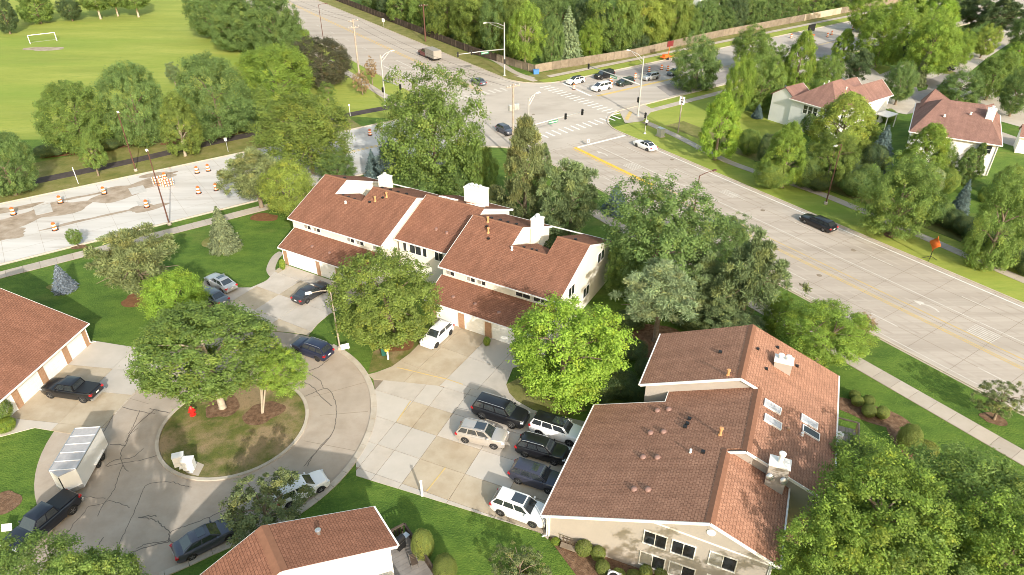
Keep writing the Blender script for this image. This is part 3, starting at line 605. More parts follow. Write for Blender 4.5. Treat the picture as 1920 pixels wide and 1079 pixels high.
# ================================================================== buildings
SL = 5.0 / 12.0
def roof_face(poly, mat, parent, name='roof_slope', th=0.14, along=None):
    "solid roof slab: poly = 3D corners (planar), uv in metres along/up the slope"
    P = [Vector(p) for p in poly]; n = (P[1] - P[0]).cross(P[2] - P[0]).normalized()
    if n.z < 0: P = P[::-1]; n = -n
    if along is None: along = Vector((0, 0, 1)).cross(n)
    a = Vector(along).normalized(); b = n.cross(a)
    k = len(P); V = P + [p - n * th for p in P]; F = [tuple(range(k)), tuple(range(2 * k - 1, k - 1, -1))]
    for i in range(k): F.append((i, i + k, (i + 1) % k + k, (i + 1) % k))
    uv = []
    for f in F:
        for i in f: uv.append((V[i].dot(a), V[i].dot(b)))
    return link(name, mesh(V, F, mat, uv=uv), parent)
def extrude_xz(poly, y0, y1):
    "poly in (x,z), extruded along y"
    n = len(poly); b = MB(); V = [(p[0], y0, p[1]) for p in poly] + [(p[0], y1, p[1]) for p in poly]
    a = sum(poly[i][0] * poly[(i + 1) % n][1] - poly[(i + 1) % n][0] * poly[i][1] for i in range(n)); idx = list(range(n)) if a > 0 else list(range(n))[::-1]
    F = [tuple(idx), tuple(i + n for i in idx[::-1])]
    for k in range(n):
        i, j = idx[k], idx[(k + 1) % n]; F.append((i, i + n, j + n, j))
    return b.add(V, F)
def extrude_yz(poly, x0, x1):
    b = extrude_xz(poly, 0, 1); c = MB(); c.add([(x0 + (x1 - x0) * v[1], v[0], v[2]) for v in b.v], [f[::-1] for f in b.f]); return c
def boards(parent, segs, name='fascia', mat='trim', w=0.06, h=0.24):
    for p, q in segs: MB().beam(p, q, w, h).build(name, M[mat], parent)
def window(parent, c, w, h, axis, out, n=2, mat='glass', rows=1, name='window'):
    "axis: 'x' wall runs along x (normal y*out) or 'y' wall runs along y (normal x*out)"
    f = MB(); t = 0.075
    def bx(u0, u1, z0, z1, d0, d1):
        if axis == 'x': f.box((c[0] + (u0 + u1) / 2, c[1] + out * (d0 + d1) / 2, c[2] + (z0 + z1) / 2), (u1 - u0, abs(d1 - d0), z1 - z0))
        else: f.box((c[0] + out * (d0 + d1) / 2, c[1] + (u0 + u1) / 2, c[2] + (z0 + z1) / 2), (abs(d1 - d0), u1 - u0, z1 - z0))
    bx(-w / 2 - t, w / 2 + t, h / 2, h / 2 + t, 0, 0.06); bx(-w / 2 - t, w / 2 + t, -h / 2 - t, -h / 2, 0, 0.09)
    bx(-w / 2 - t, -w / 2, -h / 2, h / 2, 0, 0.06); bx(w / 2, w / 2 + t, -h / 2, h / 2, 0, 0.06)
    for k in range(1, n): u = -w / 2 + w * k / n; bx(u - 0.03, u + 0.03, -h / 2, h / 2, 0, 0.05)
    for k in range(1, rows): z = -h / 2 + h * k / rows; bx(-w / 2, w / 2, z - 0.02, z + 0.02, 0, 0.045)
    fr = f.build(name, M['trim'], parent)
    for k in range(n):
        for r_ in range(rows):
            f = MB(); u0, u1 = -w / 2 + w * k / n + 0.03, -w / 2 + w * (k + 1) / n - 0.03; z0, z1 = -h / 2 + h * r_ / rows, -h / 2 + h * (r_ + 1) / rows
            bx(u0, u1, z0, z1, -0.01, 0.025); f.build('pane', M[mat if (k + r_) % 2 == 0 or mat == 'glass' else 'glass'], fr)
    return fr
def garage_door(parent, x0, x1, y, out, axis='x', h=2.15):
    f = MB(); root = None
    def bx(b, u0, u1, z0, z1, d0, d1):
        if axis == 'x': b.box(((u0 + u1) / 2, y + out * (d0 + d1) / 2, (z0 + z1) / 2), (u1 - u0, abs(d1 - d0), z1 - z0))
        else: b.box((y + out * (d0 + d1) / 2, (u0 + u1) / 2, (z0 + z1) / 2), (abs(d1 - d0), u1 - u0, z1 - z0))
    bx(f, x0 - 0.08, x0, 0, h + 0.08, 0, 0.07); bx(f, x1, x1 + 0.08, 0, h + 0.08, 0, 0.07); bx(f, x0, x1, h, h + 0.08, 0, 0.07)
    root = f.build('garage_door', M['trim'], parent)
    for k in range(4):
        f = MB(); bx(f, x0, x1, k * h / 4 + 0.012, (k + 1) * h / 4 - 0.012, -0.02, 0.03)
        n = max(2, int((x1 - x0) / 0.62)); w = (x1 - x0) / n
        for i in range(n): bx(f, x0 + i * w + 0.09, x0 + (i + 1) * w - 0.09, k * h / 4 + 0.1, (k + 1) * h / 4 - 0.1, 0.03, 0.042)
        f.build('door_section', M['garage'], root)
    return root
def slope_z(x, x0, z0, s): return z0 + s * (x - x0)
def roof_vent(parent, p, mat='black', w=0.32): return MB().box((p[0], p[1], p[2] + 0.09), (w, w, 0.16), 0, 0.85).build('roof_vent', M[mat], parent)
def vent_pipe(parent, p, h=0.6, r_=0.11, mat='pipe'):
    return MB().lathe([(r_ * 1.7, -0.05), (r_ * 1.5, 0.05), (r_, 0.08), (r_, h - 0.16), (r_ * 1.45, h - 0.15), (r_ * 1.45, h - 0.02), (r_ * 0.8, h)], p, 12).build('vent_pipe', M[mat], parent, True, 40)
def dome_vent(parent, p):
    return MB().lathe([(0.27, -0.12), (0.27, 0.02), (0.24, 0.1), (0.14, 0.17), (0.02, 0.19)], p, 14).build('dome_vent', M['roof_dome'], parent, True)
M['roof_dome'] = plain('roof_dome', (0.27, 0.155, 0.125), 0.6)
def skylight(parent, c, du, dv, n, w=0.65, l=1.3, glass='skyglass'):
    "c centre on slope; du across, dv down the slope, n normal"
    c, du, dv, n = Vector(c), Vector(du).normalized(), Vector(dv).normalized(), Vector(n).normalized(); f = MB()
    def bar(a0, a1, b0, b1, h): 
        P = [c + du * a + dv * b for a, b in ((a0, b0), (a1, b0), (a1, b1), (a0, b1))]
        f.add([p - n * 0.05 for p in P] + [p + n * h for p in P], [(3, 2, 1, 0), (4, 5, 6, 7), (0, 1, 5, 4), (1, 2, 6, 5), (2, 3, 7, 6), (3, 0, 4, 7)])
    t = 0.07; bar(-w / 2 - t, w / 2 + t, -l / 2 - t, -l / 2, 0.13); bar(-w / 2 - t, w / 2 + t, l / 2, l / 2 + t, 0.13); bar(-w / 2 - t, -w / 2, -l / 2, l / 2, 0.13); bar(w / 2, w / 2 + t, -l / 2, l / 2, 0.13)
    fr = f.build('skylight', M['trim'], parent); f = MB(); bar(-w / 2, w / 2, -l / 2, l / 2, 0.09); f.build('pane', M[glass], fr); return fr
def chimney(parent, c, dx, dy, z0, z1, mat, flues=1, flue_h=0.5, cap=True, axis='x'):
    ch = MB().box((c[0], c[1], (z0 + z1) / 2), (dx, dy, z1 - z0)).build('chimney', mat, parent)
    if cap: MB().box((c[0], c[1], z1 + 0.05), (dx + 0.14, dy + 0.14, 0.1)).build('chimney_cap', M['trim'], ch)
    for k in range(flues):
        t = (k - (flues - 1) / 2) * 0.62; p = (c[0] + (t if axis == 'x' else 0), c[1] + (t if axis == 'y' else 0), z1 + 0.1)
        MB().lathe([(0.17, -0.02), (0.17, flue_h), (0.25, flue_h + 0.01), (0.25, flue_h + 0.14), (0.12, flue_h + 0.2)], p, 14).build('flue', M['trim'], ch, True, 40)
    return ch
def downspout(parent, pts): return MB().tube(pts, 0.055, 6).build('downspout', M['trim'], parent)
def ridge_cap(parent, p, q, n1, n2, w=0.32):
    p, q = Vector(p), Vector(q); d = (q - p).normalized(); up = Vector((0, 0, 0.045)); b = MB()
    for n_ in (n1, n2):
        n_ = Vector(n_).normalized(); s = d.cross(n_).normalized()
        if s.z > 0: s = -s
        b.quad(p + up, q + up, q + s * w + n_ * 0.03, p + s * w + n_ * 0.03)
    return b.build('ridge_cap', M['ridge_cap'], parent)

# ------------------------------------------------------------------ beige townhouse block, right (local x right, y away)
b4 = tag(empty('townhouse_block', (O4.x, O4.y, 0), A4), 'beige townhouse block with stepped brown roof and four parked cars at its garages', 'townhouse')
zL = lambda x: 2.62 + SL * x
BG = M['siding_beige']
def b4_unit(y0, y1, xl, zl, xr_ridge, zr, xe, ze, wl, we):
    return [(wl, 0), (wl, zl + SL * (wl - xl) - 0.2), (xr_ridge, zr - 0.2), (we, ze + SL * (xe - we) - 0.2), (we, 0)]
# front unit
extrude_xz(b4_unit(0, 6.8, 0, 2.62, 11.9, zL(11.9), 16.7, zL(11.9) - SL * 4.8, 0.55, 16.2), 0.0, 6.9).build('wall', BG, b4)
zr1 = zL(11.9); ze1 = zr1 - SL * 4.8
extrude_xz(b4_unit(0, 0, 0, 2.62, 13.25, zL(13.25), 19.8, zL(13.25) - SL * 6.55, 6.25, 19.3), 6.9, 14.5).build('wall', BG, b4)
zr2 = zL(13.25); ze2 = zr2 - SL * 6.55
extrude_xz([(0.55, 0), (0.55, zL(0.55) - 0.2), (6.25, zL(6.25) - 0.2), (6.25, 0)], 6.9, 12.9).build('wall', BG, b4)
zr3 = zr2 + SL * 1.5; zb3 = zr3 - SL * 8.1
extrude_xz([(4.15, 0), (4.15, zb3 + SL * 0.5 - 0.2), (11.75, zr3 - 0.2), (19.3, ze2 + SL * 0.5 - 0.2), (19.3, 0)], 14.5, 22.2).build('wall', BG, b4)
# roofs
RF = M['roof_old']
roof_face([(0, -0.3, 2.62), (11.9, -0.3, zr1), (11.9, 7.0, zr1), (13.25, 7.0, zr2), (13.25, 14.5, zr2), (6.2, 14.5, zL(6.2)), (6.2, 13.1, zL(6.2)), (0, 13.1, 2.62)], RF, b4, along=(0, 1, 0))
roof_face([(11.9, -0.3, zr1), (16.7, -0.3, ze1), (16.7, 6.95, ze1), (11.9, 6.95, zr1)], RF, b4, along=(0, 1, 0))
roof_face([(13.25, 6.75, zr2), (19.8, 6.75, ze2), (19.8, 14.5, ze2), (13.25, 14.5, zr2)], RF, b4, along=(0, 1, 0))
roof_face([(11.75, 14.5, zr3), (19.8, 14.5, ze2), (19.8, 22.5, ze2), (11.75, 22.5, zr3)], RF, b4, along=(0, 1, 0))
roof_face([(3.65, 14.3, zb3), (11.75, 14.3, zr3), (11.75, 22.5, zr3), (3.65, 22.5, zb3)], RF, b4, along=(0, 1, 0))
roof_face([(11.75, 14.3, zr3), (13.4, 14.3, zr3 - SL * 1.65), (13.4, 14.52, zr3 - SL * 1.65), (11.75, 14.52, zr3)], RF, b4, along=(0, 1, 0))
nl, nr = (-SL, 0, 1), (SL, 0, 1)
ridge_cap(b4, (11.9, -0.3, zr1), (11.9, 6.95, zr1), nl, nr, 0.35); ridge_cap(b4, (13.25, 6.75, zr2), (13.25, 14.4, zr2), nl, nr, 0.35); ridge_cap(b4, (11.75, 14.3, zr3), (11.75, 22.5, zr3), nl, nr, 0.35)
dz = -0.12
boards(b4, [((0, -0.34, 2.62 + dz), (11.9, -0.34, zr1 + dz)), ((11.9, -0.34, zr1 + dz), (16.7, -0.34, ze1 + dz)), ((3.65, 14.26, zb3 + dz), (11.75, 14.26, zr3 + dz)), ((11.75, 14.26, zr3 + dz), (13.5, 14.26, zr3 + dz - SL * 1.75)),
  ((12.0, 6.7, zr2 - SL * 1.25 * 0 + dz - 0.55), (13.25, 6.7, zr2 + dz)), ((13.25, 6.7, zr2 + dz), (19.8, 6.7, ze2 + dz)), ((6.16, 14.5, zL(6.2) + dz), (6.16, 13.1, zL(6.2) + dz)), ((0, 13.13, 2.62 + dz), (6.2, 13.13, zL(6.2) + dz))])
boards(b4, [((-0.06, -0.36, 2.55), (-0.06, 13.12, 2.55)), ((16.76, -0.36, ze1 - 0.08), (16.76, 6.9, ze1 - 0.08)), ((19.86, 6.7, ze2 - 0.08), (19.86, 22.5, ze2 - 0.08)), ((3.58, 14.24, zb3 - 0.08), (3.58, 22.5, zb3 - 0.08))], 'gutter', 'trim', 0.13, 0.13)
# soffit band board across the front gable and round attic vent
boards(b4, [((7.4, -0.03, 5.55), (16.25, -0.03, 5.08))], 'band_board', 'trim', 0.04, 0.12)
boards(b4, [((16.2, -0.02, 0.1), (16.2, -0.02, 5.3)), ((0.56, -0.02, 0.1), (0.56, -0.02, 2.5))], 'corner_board', 'trim', 0.12, 0.12)
MB().lathe([(0.3, 0.0), (0.3, 0.05), (0.24, 0.06)], (12.1, -0.06, 6.35), 20, 'y').build('attic_vent', M['white'], b4)
downspout(b4, [(-0.03, -0.3, 2.5), (0.4, -0.12, 2.2), (0.42, -0.1, 0.25), (0.1, -0.3, 0.12)]); downspout(b4, [(16.7, -0.3, ze1 - 0.2), (16.28, -0.1, ze1 - 0.6), (16.28, -0.1, 0.2)])
for cx_ in (8.55, 10.55): window(b4, (cx_, 0.0, 3.75), 1.55, 1.25, 'x', -1, 2, 'glass')
window(b4, (13.25, 0.0, 3.85), 1.75, 1.25, 'x', -1, 2, 'curtain')
for cx_ in (8.6, 10.75, 13.4): window(b4, (cx_, 0.0, 1.35), 1.75, 1.35, 'x', -1, 2, 'curtain')
# garages on the left side: doors and tan piers
for k, (y0, y1) in enumerate(((0.6, 5.3), (6.1, 8.6), (9.4, 12.2))):
    garage_door(b4, y0, y1, 0.55, -1, 'y')
for y in (0.3, 5.7, 9.0, 12.5): MB().box((0.52, y, 1.15), (0.08, 0.5, 2.3)).build('pier', M['pier'], b4)
# roof furniture
zpl = lambda x, y: (x, y, zL(x))
for x, y in ((6.2, 2.6), (7.2, 2.6), (6.0, 6.1), (7.1, 6.05), (5.9, 9.0), (6.9, 9.1), (5.8, 11.9), (6.7, 12.0)): dome_vent(b4, zpl(x, y))
for x, y in ((8.6, 10.6), (8.55, 10.0), (8.45, 9.6), (10.3, 6.6), (9.6, 18.3)):
    z = zL(x) if y < 14 else zb3 + SL * (x - 3.65); roof_vent(b4, (x, y, z))
vent_pipe(b4, (11.2, 8.6, zL(11.2)), 0.75); vent_pipe(b4, (10.7, 14.8, zb3 + SL * (10.7 - 3.65)), 0.6); vent_pipe(b4, (9.4, 6.6, zL(9.4)), 0.35, 0.07, 'trim')
zr_ = lambda x: zr2 - SL * (x - 13.25)
for x, y in ((14.2, 21.2), (15.6, 20.6), (16.1, 20.2), (13.6, 17.3), (12.6, 19.3)): roof_vent(b4, (x, y, zr_(x)), 'black', 0.25)
vent_pipe(b4, (17.1, 11.9, zr_(17.1)), 0.3, 0.08, 'trim'); vent_pipe(b4, (16.0, 11.6, zr_(16.0)), 0.2, 0.08, 'pier')
for (x, y, gm) in ((14.55, 13.05, 'skyglass'), (14.75, 11.35, 'skyglass'), (17.55, 13.9, 'skyglass'), (17.75, 12.75, 'glass')):
    skylight(b4, (x, y, zr_(x)), (0, 1, 0), (1, 0, -SL), (SL, 0, 1), 0.72, 1.35, gm)
c_ = chimney(b4, (14.85, 18.8), 1.45, 1.0, zr_(16) - 0.3, zr_(14.2) + 0.55, M['siding_beige'], 2, 0.3)
c_ = chimney(b4, (15.6, 6.3), 1.35, 0.95, 4.5, zr2 + 0.15, M['siding_beige'], 1, 0.75)
for x in (15.3, 16.25):   # satellite dishes on the chimney
    b = MB().lathe([(0.03, 0.02), (0.15, 0.0), (0.27, -0.05), (0.28, -0.06), (0.15, -0.02), (0.02, -0.01)], (0, 0, 0), 18)
    o = b.build('satellite_dish', M['metal'], b4, True); o.location = (x - 0.15, 5.55, zr2 - 0.75); o.rotation_euler = (R(62), 0, R(12))
    MB().tube([(x - 0.15, 5.58, zr2 - 0.8), (x - 0.1, 5.8, zr2 - 1.1)], 0.03, 6).build('dish_arm', M['metal'], b4)
# small deck on the far right side
for k in range(6): MB().box((20.4 + k * 0.28, 17.0, 2.55), (0.26, 4.2, 0.06)).build('deck_board', M['deck'], b4)
boards(b4, [((22.0, 14.9, 3.4), (22.0, 19.1, 3.4)), ((20.0, 14.9, 3.4), (22.0, 14.9, 3.4)), ((20.0, 19.1, 3.4), (22.0, 19.1, 3.4))], 'rail', 'wood', 0.12, 0.1)
for k in range(13): MB().box((22.0, 14.95 + k * 0.34, 2.95), (0.05, 0.05, 0.9)).build('baluster', M['wood'], b4)
for y in (14.95, 19.05): MB().box((21.95, y, 1.7), (0.14, 0.14, 3.4)).build('deck_post', M['wood'], b4)
for y in (16.6, 17.6): MB().lathe([(0.02, 0), (0.32, 0.02), (0.34, 0.35), (0.28, 0.36)], (20.6, y, 2.6), 12).build('deck_chair_cover', M['white'], b4)

# ------------------------------------------------------------------ cream townhouse row, centre (local x right along the row, y away)
b1 = tag(empty('townhouse_row', (O1.x, O1.y, 0), A1), 'long cream townhouse row with brown roof, notched gables and lower garage roofs', 'townhouse')
CR = M['siding_cream']; RF = M['roof']
def gable_walls(x0, x1, ef, er, ze, yr, zr, ov=0.4):
    return extrude_yz([(ef + ov, 0), (ef + ov, ze + SL * ov - 0.2), (yr, zr - 0.2), (er - ov, ze + SL * ov - 0.2), (er - ov, 0)], x0, x1)
def row_unit(xs, ef, ze, yr, notch, gar, ends, ov=0.25):
    """a unit from xs[0] to xs[1]; front eave at ef (height ze), ridge at yr; notch = (x0, x1, yfront) open court behind the ridge line"""
    s = (8.6 - ze) / (yr - ef) if yr < 12 else (8.3 - ze) / (yr - ef); zr = ze + s * (yr - ef); er = yr + (yr - ef); zf = lambda y: ze + s * (y - ef) if y <= yr else zr - s * (y - yr)
    x0, x1 = xs; w0, w1 = x0 + 0.3, x1 - 0.3
    sec = lambda a, b: extrude_yz([(ef + 0.45, 0), (ef + 0.45, zf(ef + 0.45) - 0.2), (yr, zr - 0.2), (er - 0.45, zf(er - 0.45) - 0.2), (er - 0.45, 0)], a, b).build('wall', CR, b1)
    if notch:
        n0, n1, yf = notch
        sec(w0, n0 - 0.15); sec(n1 + 0.15, w1)
        extrude_yz([(ef + 0.45, 0), (ef + 0.45, zf(ef + 0.45) - 0.2), (yf, zf(yf) - 0.22), (yf + 2.6, zf(yf) - 1.3), (yf + 2.6, 0)], n0 - 0.15, n1 + 0.15).build('wall', CR, b1)
        roof_face([(x0, ef, ze), (x1, ef, ze), (x1, yr, zr), (n1, yr, zr), (n1, yf, zf(yf)), (n0, yf, zf(yf)), (n0, yr, zr), (x0, yr, zr)], RF, b1, along=(1, 0, 0))
        roof_face([(x0, yr, zr), (n0, yr, zr), (n0, er, ze), (x0, er, ze)], RF, b1, along=(1, 0, 0)); roof_face([(n1, yr, zr), (x1, yr, zr), (x1, er, ze), (n1, er, ze)], RF, b1, along=(1, 0, 0))
        roof_face([(n0, yf, zf(yf)), (n1, yf, zf(yf)), (n0 + (n1 - n0) * 0.42, yf + 2.7, zf(yf) - 0.55)], RF, b1, along=(1, 0, 0))
        roof_face([(n1, yf, zf(yf)), (n0 + (n1 - n0) * 0.42, yf + 2.7, zf(yf) - 0.55), (n1, yf + 3.6, zf(yf) - 1.7)], RF, b1, along=(1, 0, 0))
        ridge_cap(b1, (x0, yr, zr), (n0, yr, zr), (0, -s, 1), (0, s, 1), 0.22); ridge_cap(b1, (n1, yr, zr), (x1, yr, zr), (0, -s, 1), (0, s, 1), 0.22); ridge_cap(b1, (n0, yf, zf(yf)), (n1, yf, zf(yf)), (0, -s, 1), (0, s, 1), 0.18)
        boards(b1, [((n0 + 0.03, yf, zf(yf) - 0.13), (n0 + 0.03, yr, zr - 0.13)), ((n0 + 0.03, yr, zr - 0.13), (n0 + 0.03, er, ze - 0.13))])
    else:
        sec(w0, w1)
        roof_face([(x0, ef, ze), (x1, ef, ze), (x1, yr, zr), (x0, yr, zr)], RF, b1, along=(1, 0, 0)); roof_face([(x0, yr, zr), (x1, yr, zr), (x1, er, ze), (x0, er, ze)], RF, b1, along=(1, 0, 0))
        ridge_cap(b1, (x0, yr, zr), (x1, yr, zr), (0, -s, 1), (0, s, 1), 0.22)
    boards(b1, [((x1 + 0.03, ef, ze - 0.13), (x1 + 0.03, yr, zr - 0.13)), ((x1 + 0.03, yr, zr - 0.13), (x1 + 0.03, er, ze - 0.13)), ((x0 - 0.03, ef, ze - 0.13), (x0 - 0.03, yr, zr - 0.13))])
    boards(b1, [((x0, ef - 0.06, ze - 0.08), (x1, ef - 0.06, ze - 0.08)), ((x0, er + 0.06, ze - 0.08), (x1, er + 0.06, ze - 0.08))], 'gutter', 'trim', 0.12, 0.12)
    if gar:
        gy, gx0, gx1 = gar; yw = ef + 0.45; gz = 2.6 + SL * (yw - gy)
        roof_face([(gx0, gy, 2.6), (gx1, gy, 2.6), (gx1, yw + 0.02, gz), (gx0, yw + 0.02, gz)], RF, b1, along=(1, 0, 0))
        extrude_yz([(gy + 0.45, 0), (gy + 0.45, 2.6), (yw, gz - 0.18), (yw, 0)], gx0 + 0.3, gx1 - 0.3).build('wall', CR, b1)
        boards(b1, [((gx0, gy - 0.06, 2.52), (gx1, gy - 0.06, 2.52))], 'gutter', 'trim', 0.12, 0.12); boards(b1, [((gx0 - 0.03, gy, 2.48), (gx0 - 0.03, yw, gz - 0.12)), ((gx1 + 0.03, gy, 2.48), (gx1 + 0.03, yw, gz - 0.12))])
        downspout(b1, [(gx0 + 0.05, gy, 2.45), (gx0 + 0.25, gy + 0.38, 2.1), (gx0 + 0.25, gy + 0.38, 0.15)])
    return zf, er
zfL, erL = row_unit((-0.6, 14.65), 2.85, 5.37, 10.6, (3.2, 7.65, 8.05), (0.0, -0.1, 14.4), None)
zfM, erM = row_unit((14.7, 23.35), 5.4, 5.25, 12.6, None, None, None)
zfR, erR = row_unit((23.4, 38.7), 2.35, 5.37, 10.05, (30.2, 34.65, 7.45), (-0.75, 23.5, 38.6), None)
# garage doors and tan piers
for x0, x1 in ((0.95, 5.75), (6.55, 8.95), (9.8, 12.2)): garage_door(b1, x0, x1, 0.45, -1)
for x in (0.5, 6.15, 9.4, 12.8): MB().box((x, 0.42, 1.15), (0.62, 0.08, 2.3)).build('pier', M['pier'], b1)
for x0, x1 in ((24.8, 27.6), (28.6, 31.0), (32.2, 37.0)): garage_door(b1, x0, x1, -0.3, -1)
for x in (24.3, 28.1, 31.6, 37.5): MB().box((x, -0.33, 1.15), (0.8, 0.08, 2.3)).build('pier', M['pier'], b1)
# upper front windows
for x in (2.3, 3.9, 9.5, 11.0, 13.6): window(b1, (x, 3.3, 4.72), 1.15, 0.72, 'x', -1, 2, 'curtain')
for x in (24.7, 27.5, 28.9): window(b1, (x, 2.8, 4.72), 1.1, 0.72, 'x', -1, 2, 'curtain')
for x in (34.2, 36.4): window(b1, (x, 2.8, 4.72), 1.75, 0.72, 'x', -1, 2, 'glass')
for x, w in ((15.9, 0.5), (17.5, 1.7), (18.9, 0.55), (21.0, 1.2)): window(b1, (x, 5.85, 4.2), w, 1.15, 'x', -1, 1 if w < 1 else 2, 'glass')
MB().box((16.2, 5.84, 1.05), (1.0, 0.08, 2.1)).build('entry_door', M['trim'], b1)
# end gable windows
for y, z, w in ((14.3, 5.0, 1.9), (6.2, 4.6, 1.5), (10.4, 2.2, 1.6)): window(b1, (38.4, y, z), w, 1.25, 'y', 1, 2, 'glass')
# chimneys
chimney(b1, (30.75, 12.6), 1.15, 1.25, 0, 8.75, CR, 1, 0.35); chimney(b1, (7.2, 13.6), 1.4, 1.25, 0, 8.75, CR, 1, 0.3); chimney(b1, (20.4, 15.5), 2.9, 1.3, 5, 9.3, CR, 3, 0.25)
roof_face([(18.9, 14.8, zfM(14.8) + 0.05), (20.4, 13.2, zfM(13.2) + 0.3), (21.9, 14.8, zfM(14.8) + 0.05)], RF, b1, along=(1, 0, 0))
sM = (8.3 - 5.25) / 7.2
for x, y in ((16.6, 13.7), (17.9, 13.8), (20.6, 13.9), (21.9, 13.9)): skylight(b1, (x, y, zfM(y)), (1, 0, 0), (0, 1, -sM), (0, sM, 1), 0.9, 0.8, 'skyglass')
for x, y in ((9.5, 8.6), (10.6, 9.6)): vent_pipe(b1, (x, y, zfL(y)), 0.7)
for x, y in ((8.9, 8.2), (10.2, 9.3), (1.9, 11.6), (8.6, 11.2), (9.9, 11.3), (11.2, 11.2), (12.5, 11.3)): roof_vent(b1, (x, y, zfL(y)), 'black', 0.3)
for x, y in ((4.2, 8.5), (5.2, 8.4), (6.3, 8.3)): roof_vent(b1, (x, y, zfL(8.05) - 0.16), 'black', 0.25)
vent_pipe(b1, (5.7, 7.2, zfL(7.2)), 0.3, 0.1, 'trim'); vent_pipe(b1, (19.2, 8.1, zfM(8.1)), 0.22, 0.12, 'roof_dome'); vent_pipe(b1, (20.8, 8.0, zfM(8.0)), 0.22, 0.12, 'roof_dome')
for x, y in ((25.7, 9.6), (26.6, 8.2)): vent_pipe(b1, (x, y, zfR(y)), 0.7)
for x, y in ((26.0, 8.9), (27.1, 7.4), (25.5, 10.8), (26.6, 11.0), (27.7, 10.9), (28.8, 11.0), (36.5, 10.9)): roof_vent(b1, (x, y, zfR(y)), 'black', 0.3)
for x, y in ((31.6, 7.8), (32.6, 7.8), (33.2, 7.8)): roof_vent(b1, (x, y, zfR(7.45) - 0.12), 'black', 0.25)
vent_pipe(b1, (30.5, 6.9, zfR(6.9)), 0.45, 0.1, 'trim')
for x, y in ((4.5, 1.5), (7.5, 1.4), (10.2, 1.3), (26.5, 0.6), (29.4, 0.6), (32.5, 0.5), (35.8, 0.6)): MB().lathe([(0.22, -0.05), (0.2, 0.08), (0.05, 0.12)], (x, y, 2.6 + SL * (y - (0 if x < 20 else -0.75))), 10).build('roof_vent', M['roof_dome'], b1)

# ------------------------------------------------------------------ left garage block (mostly out of frame)
b2 = tag(empty('townhouse_block', (O2.x, O2.y, 0), A2), 'brown roofed garage block with white doors and tan piers at the left edge', 'townhouse')
extrude_xz([(-0.55, 0), (-0.55, 2.6 + 0.23 - 0.2), (-12.0, 2.6 + SL * 12 - 0.2), (-18, 5.1, ) , (-18, 0)], -26, -0.35).build('wall', CR, b2)
roof_face([(0, -26.4, 2.62), (0, 0, 2.62), (-12.0, 0, 2.62 + SL * 12), (-12.0, -26.4, 2.62 + SL * 12)], RF, b2, along=(0, 1, 0)); roof_face([(-12.0, -26.4, 2.62 + SL * 12), (-12.0, 0, 2.62 + SL * 12), (-18.4, 0, 2.62 + SL * 5.6), (-18.4, -26.4, 2.62 + SL * 5.6)], RF, b2, along=(0, 1, 0))
boards(b2, [((0, 0.03, 2.48), (-12, 0.03, 2.48 + SL * 12))]); boards(b2, [((0.06, -26.4, 2.55), (0.06, 0.02, 2.55))], 'gutter', 'trim', 0.13, 0.13)
downspout(b2, [(0.05, 0.0, 2.48), (-0.42, -0.25, 2.15), (-0.42, -0.3, 0.25), (-0.1, 0.1, 0.12)])
gd = [(-3.1, -0.75), (-6.6, -4.0), (-10.0, -7.45), (-13.4, -10.9), (-16.9, -14.3), (-20.4, -17.8)]
for y0, y1 in gd: garage_door(b2, y0, y1, -0.55, 1, 'y')
for y in (-0.5, -3.55, -7.0, -10.45, -13.85, -17.35): MB().box((-0.5, y, 1.15), (0.08, 0.72, 2.3)).build('pier', M['pier'], b2)

# ------------------------------------------------------------------ near townhouse at the bottom edge (local x = 34 deg, y = 124 deg)
RF = M['roof']; A3 = R(34.0); E3 = G(700, 950, 5.4); Rg = G(490, 986, 8.5)
def l3(p): 
    d = Vector((p.x - E3.x, p.y - E3.y, 0)); return d.x * math.cos(A3) + d.y * math.sin(A3), -d.x * math.sin(A3) + d.y * math.cos(A3)
b3 = tag(empty('townhouse_block', (E3.x, E3.y, 0), A3), 'brown roofed townhouse with white side wall and small deck at the bottom edge', 'townhouse')
xr = -7.45; zr = 8.5; yn = -3.95
extrude_xz([(-0.45, 0), (-0.45, 5.4), (xr, zr - 0.2), (-15.4, 5.0), (-15.4, 0)], -3.7, -0.3).build('wall', M['siding_white'], b3)
s3 = 3.1 / 7.45
roof_face([(0, 0, 5.4), (xr, 0, zr), (xr, yn, zr), (0, yn, 5.4)], RF, b3, along=(0, 1, 0)); roof_face([(xr, 0, zr), (-16, 0, zr - s3 * 8.55), (-16, yn, zr - s3 * 8.55), (xr, yn, zr)], RF, b3, along=(0, 1, 0))
ridge_cap(b3, (xr, 0, zr), (xr, yn, zr), (-s3, 0, 1), (s3, 0, 1), 0.45)
boards(b3, [((0, yn - 0.03, 5.27), (xr, yn - 0.03, zr - 0.13)), ((xr, yn - 0.03, zr - 0.13), (-16, yn - 0.03, zr - s3 * 8.55 - 0.13)), ((0, 0.03, 5.27), (xr, 0.03, zr - 0.13)), ((xr, 0.03, zr - 0.13), (-16, 0.03, zr - s3 * 8.55 - 0.13))], h=0.2)
boards(b3, [((0.06, yn, 5.32), (0.06, 0, 5.32))], 'gutter', 'trim', 0.14, 0.13)
MB().lathe([(0.12, -0.1), (0.12, 0.3), (0.2, 0.31), (0.2, 0.42), (0.1, 0.48)], (-4.4, -1.6, 5.4 + s3 * 4.4), 12).build('vent_pipe', M['metal'], b3, True, 40)
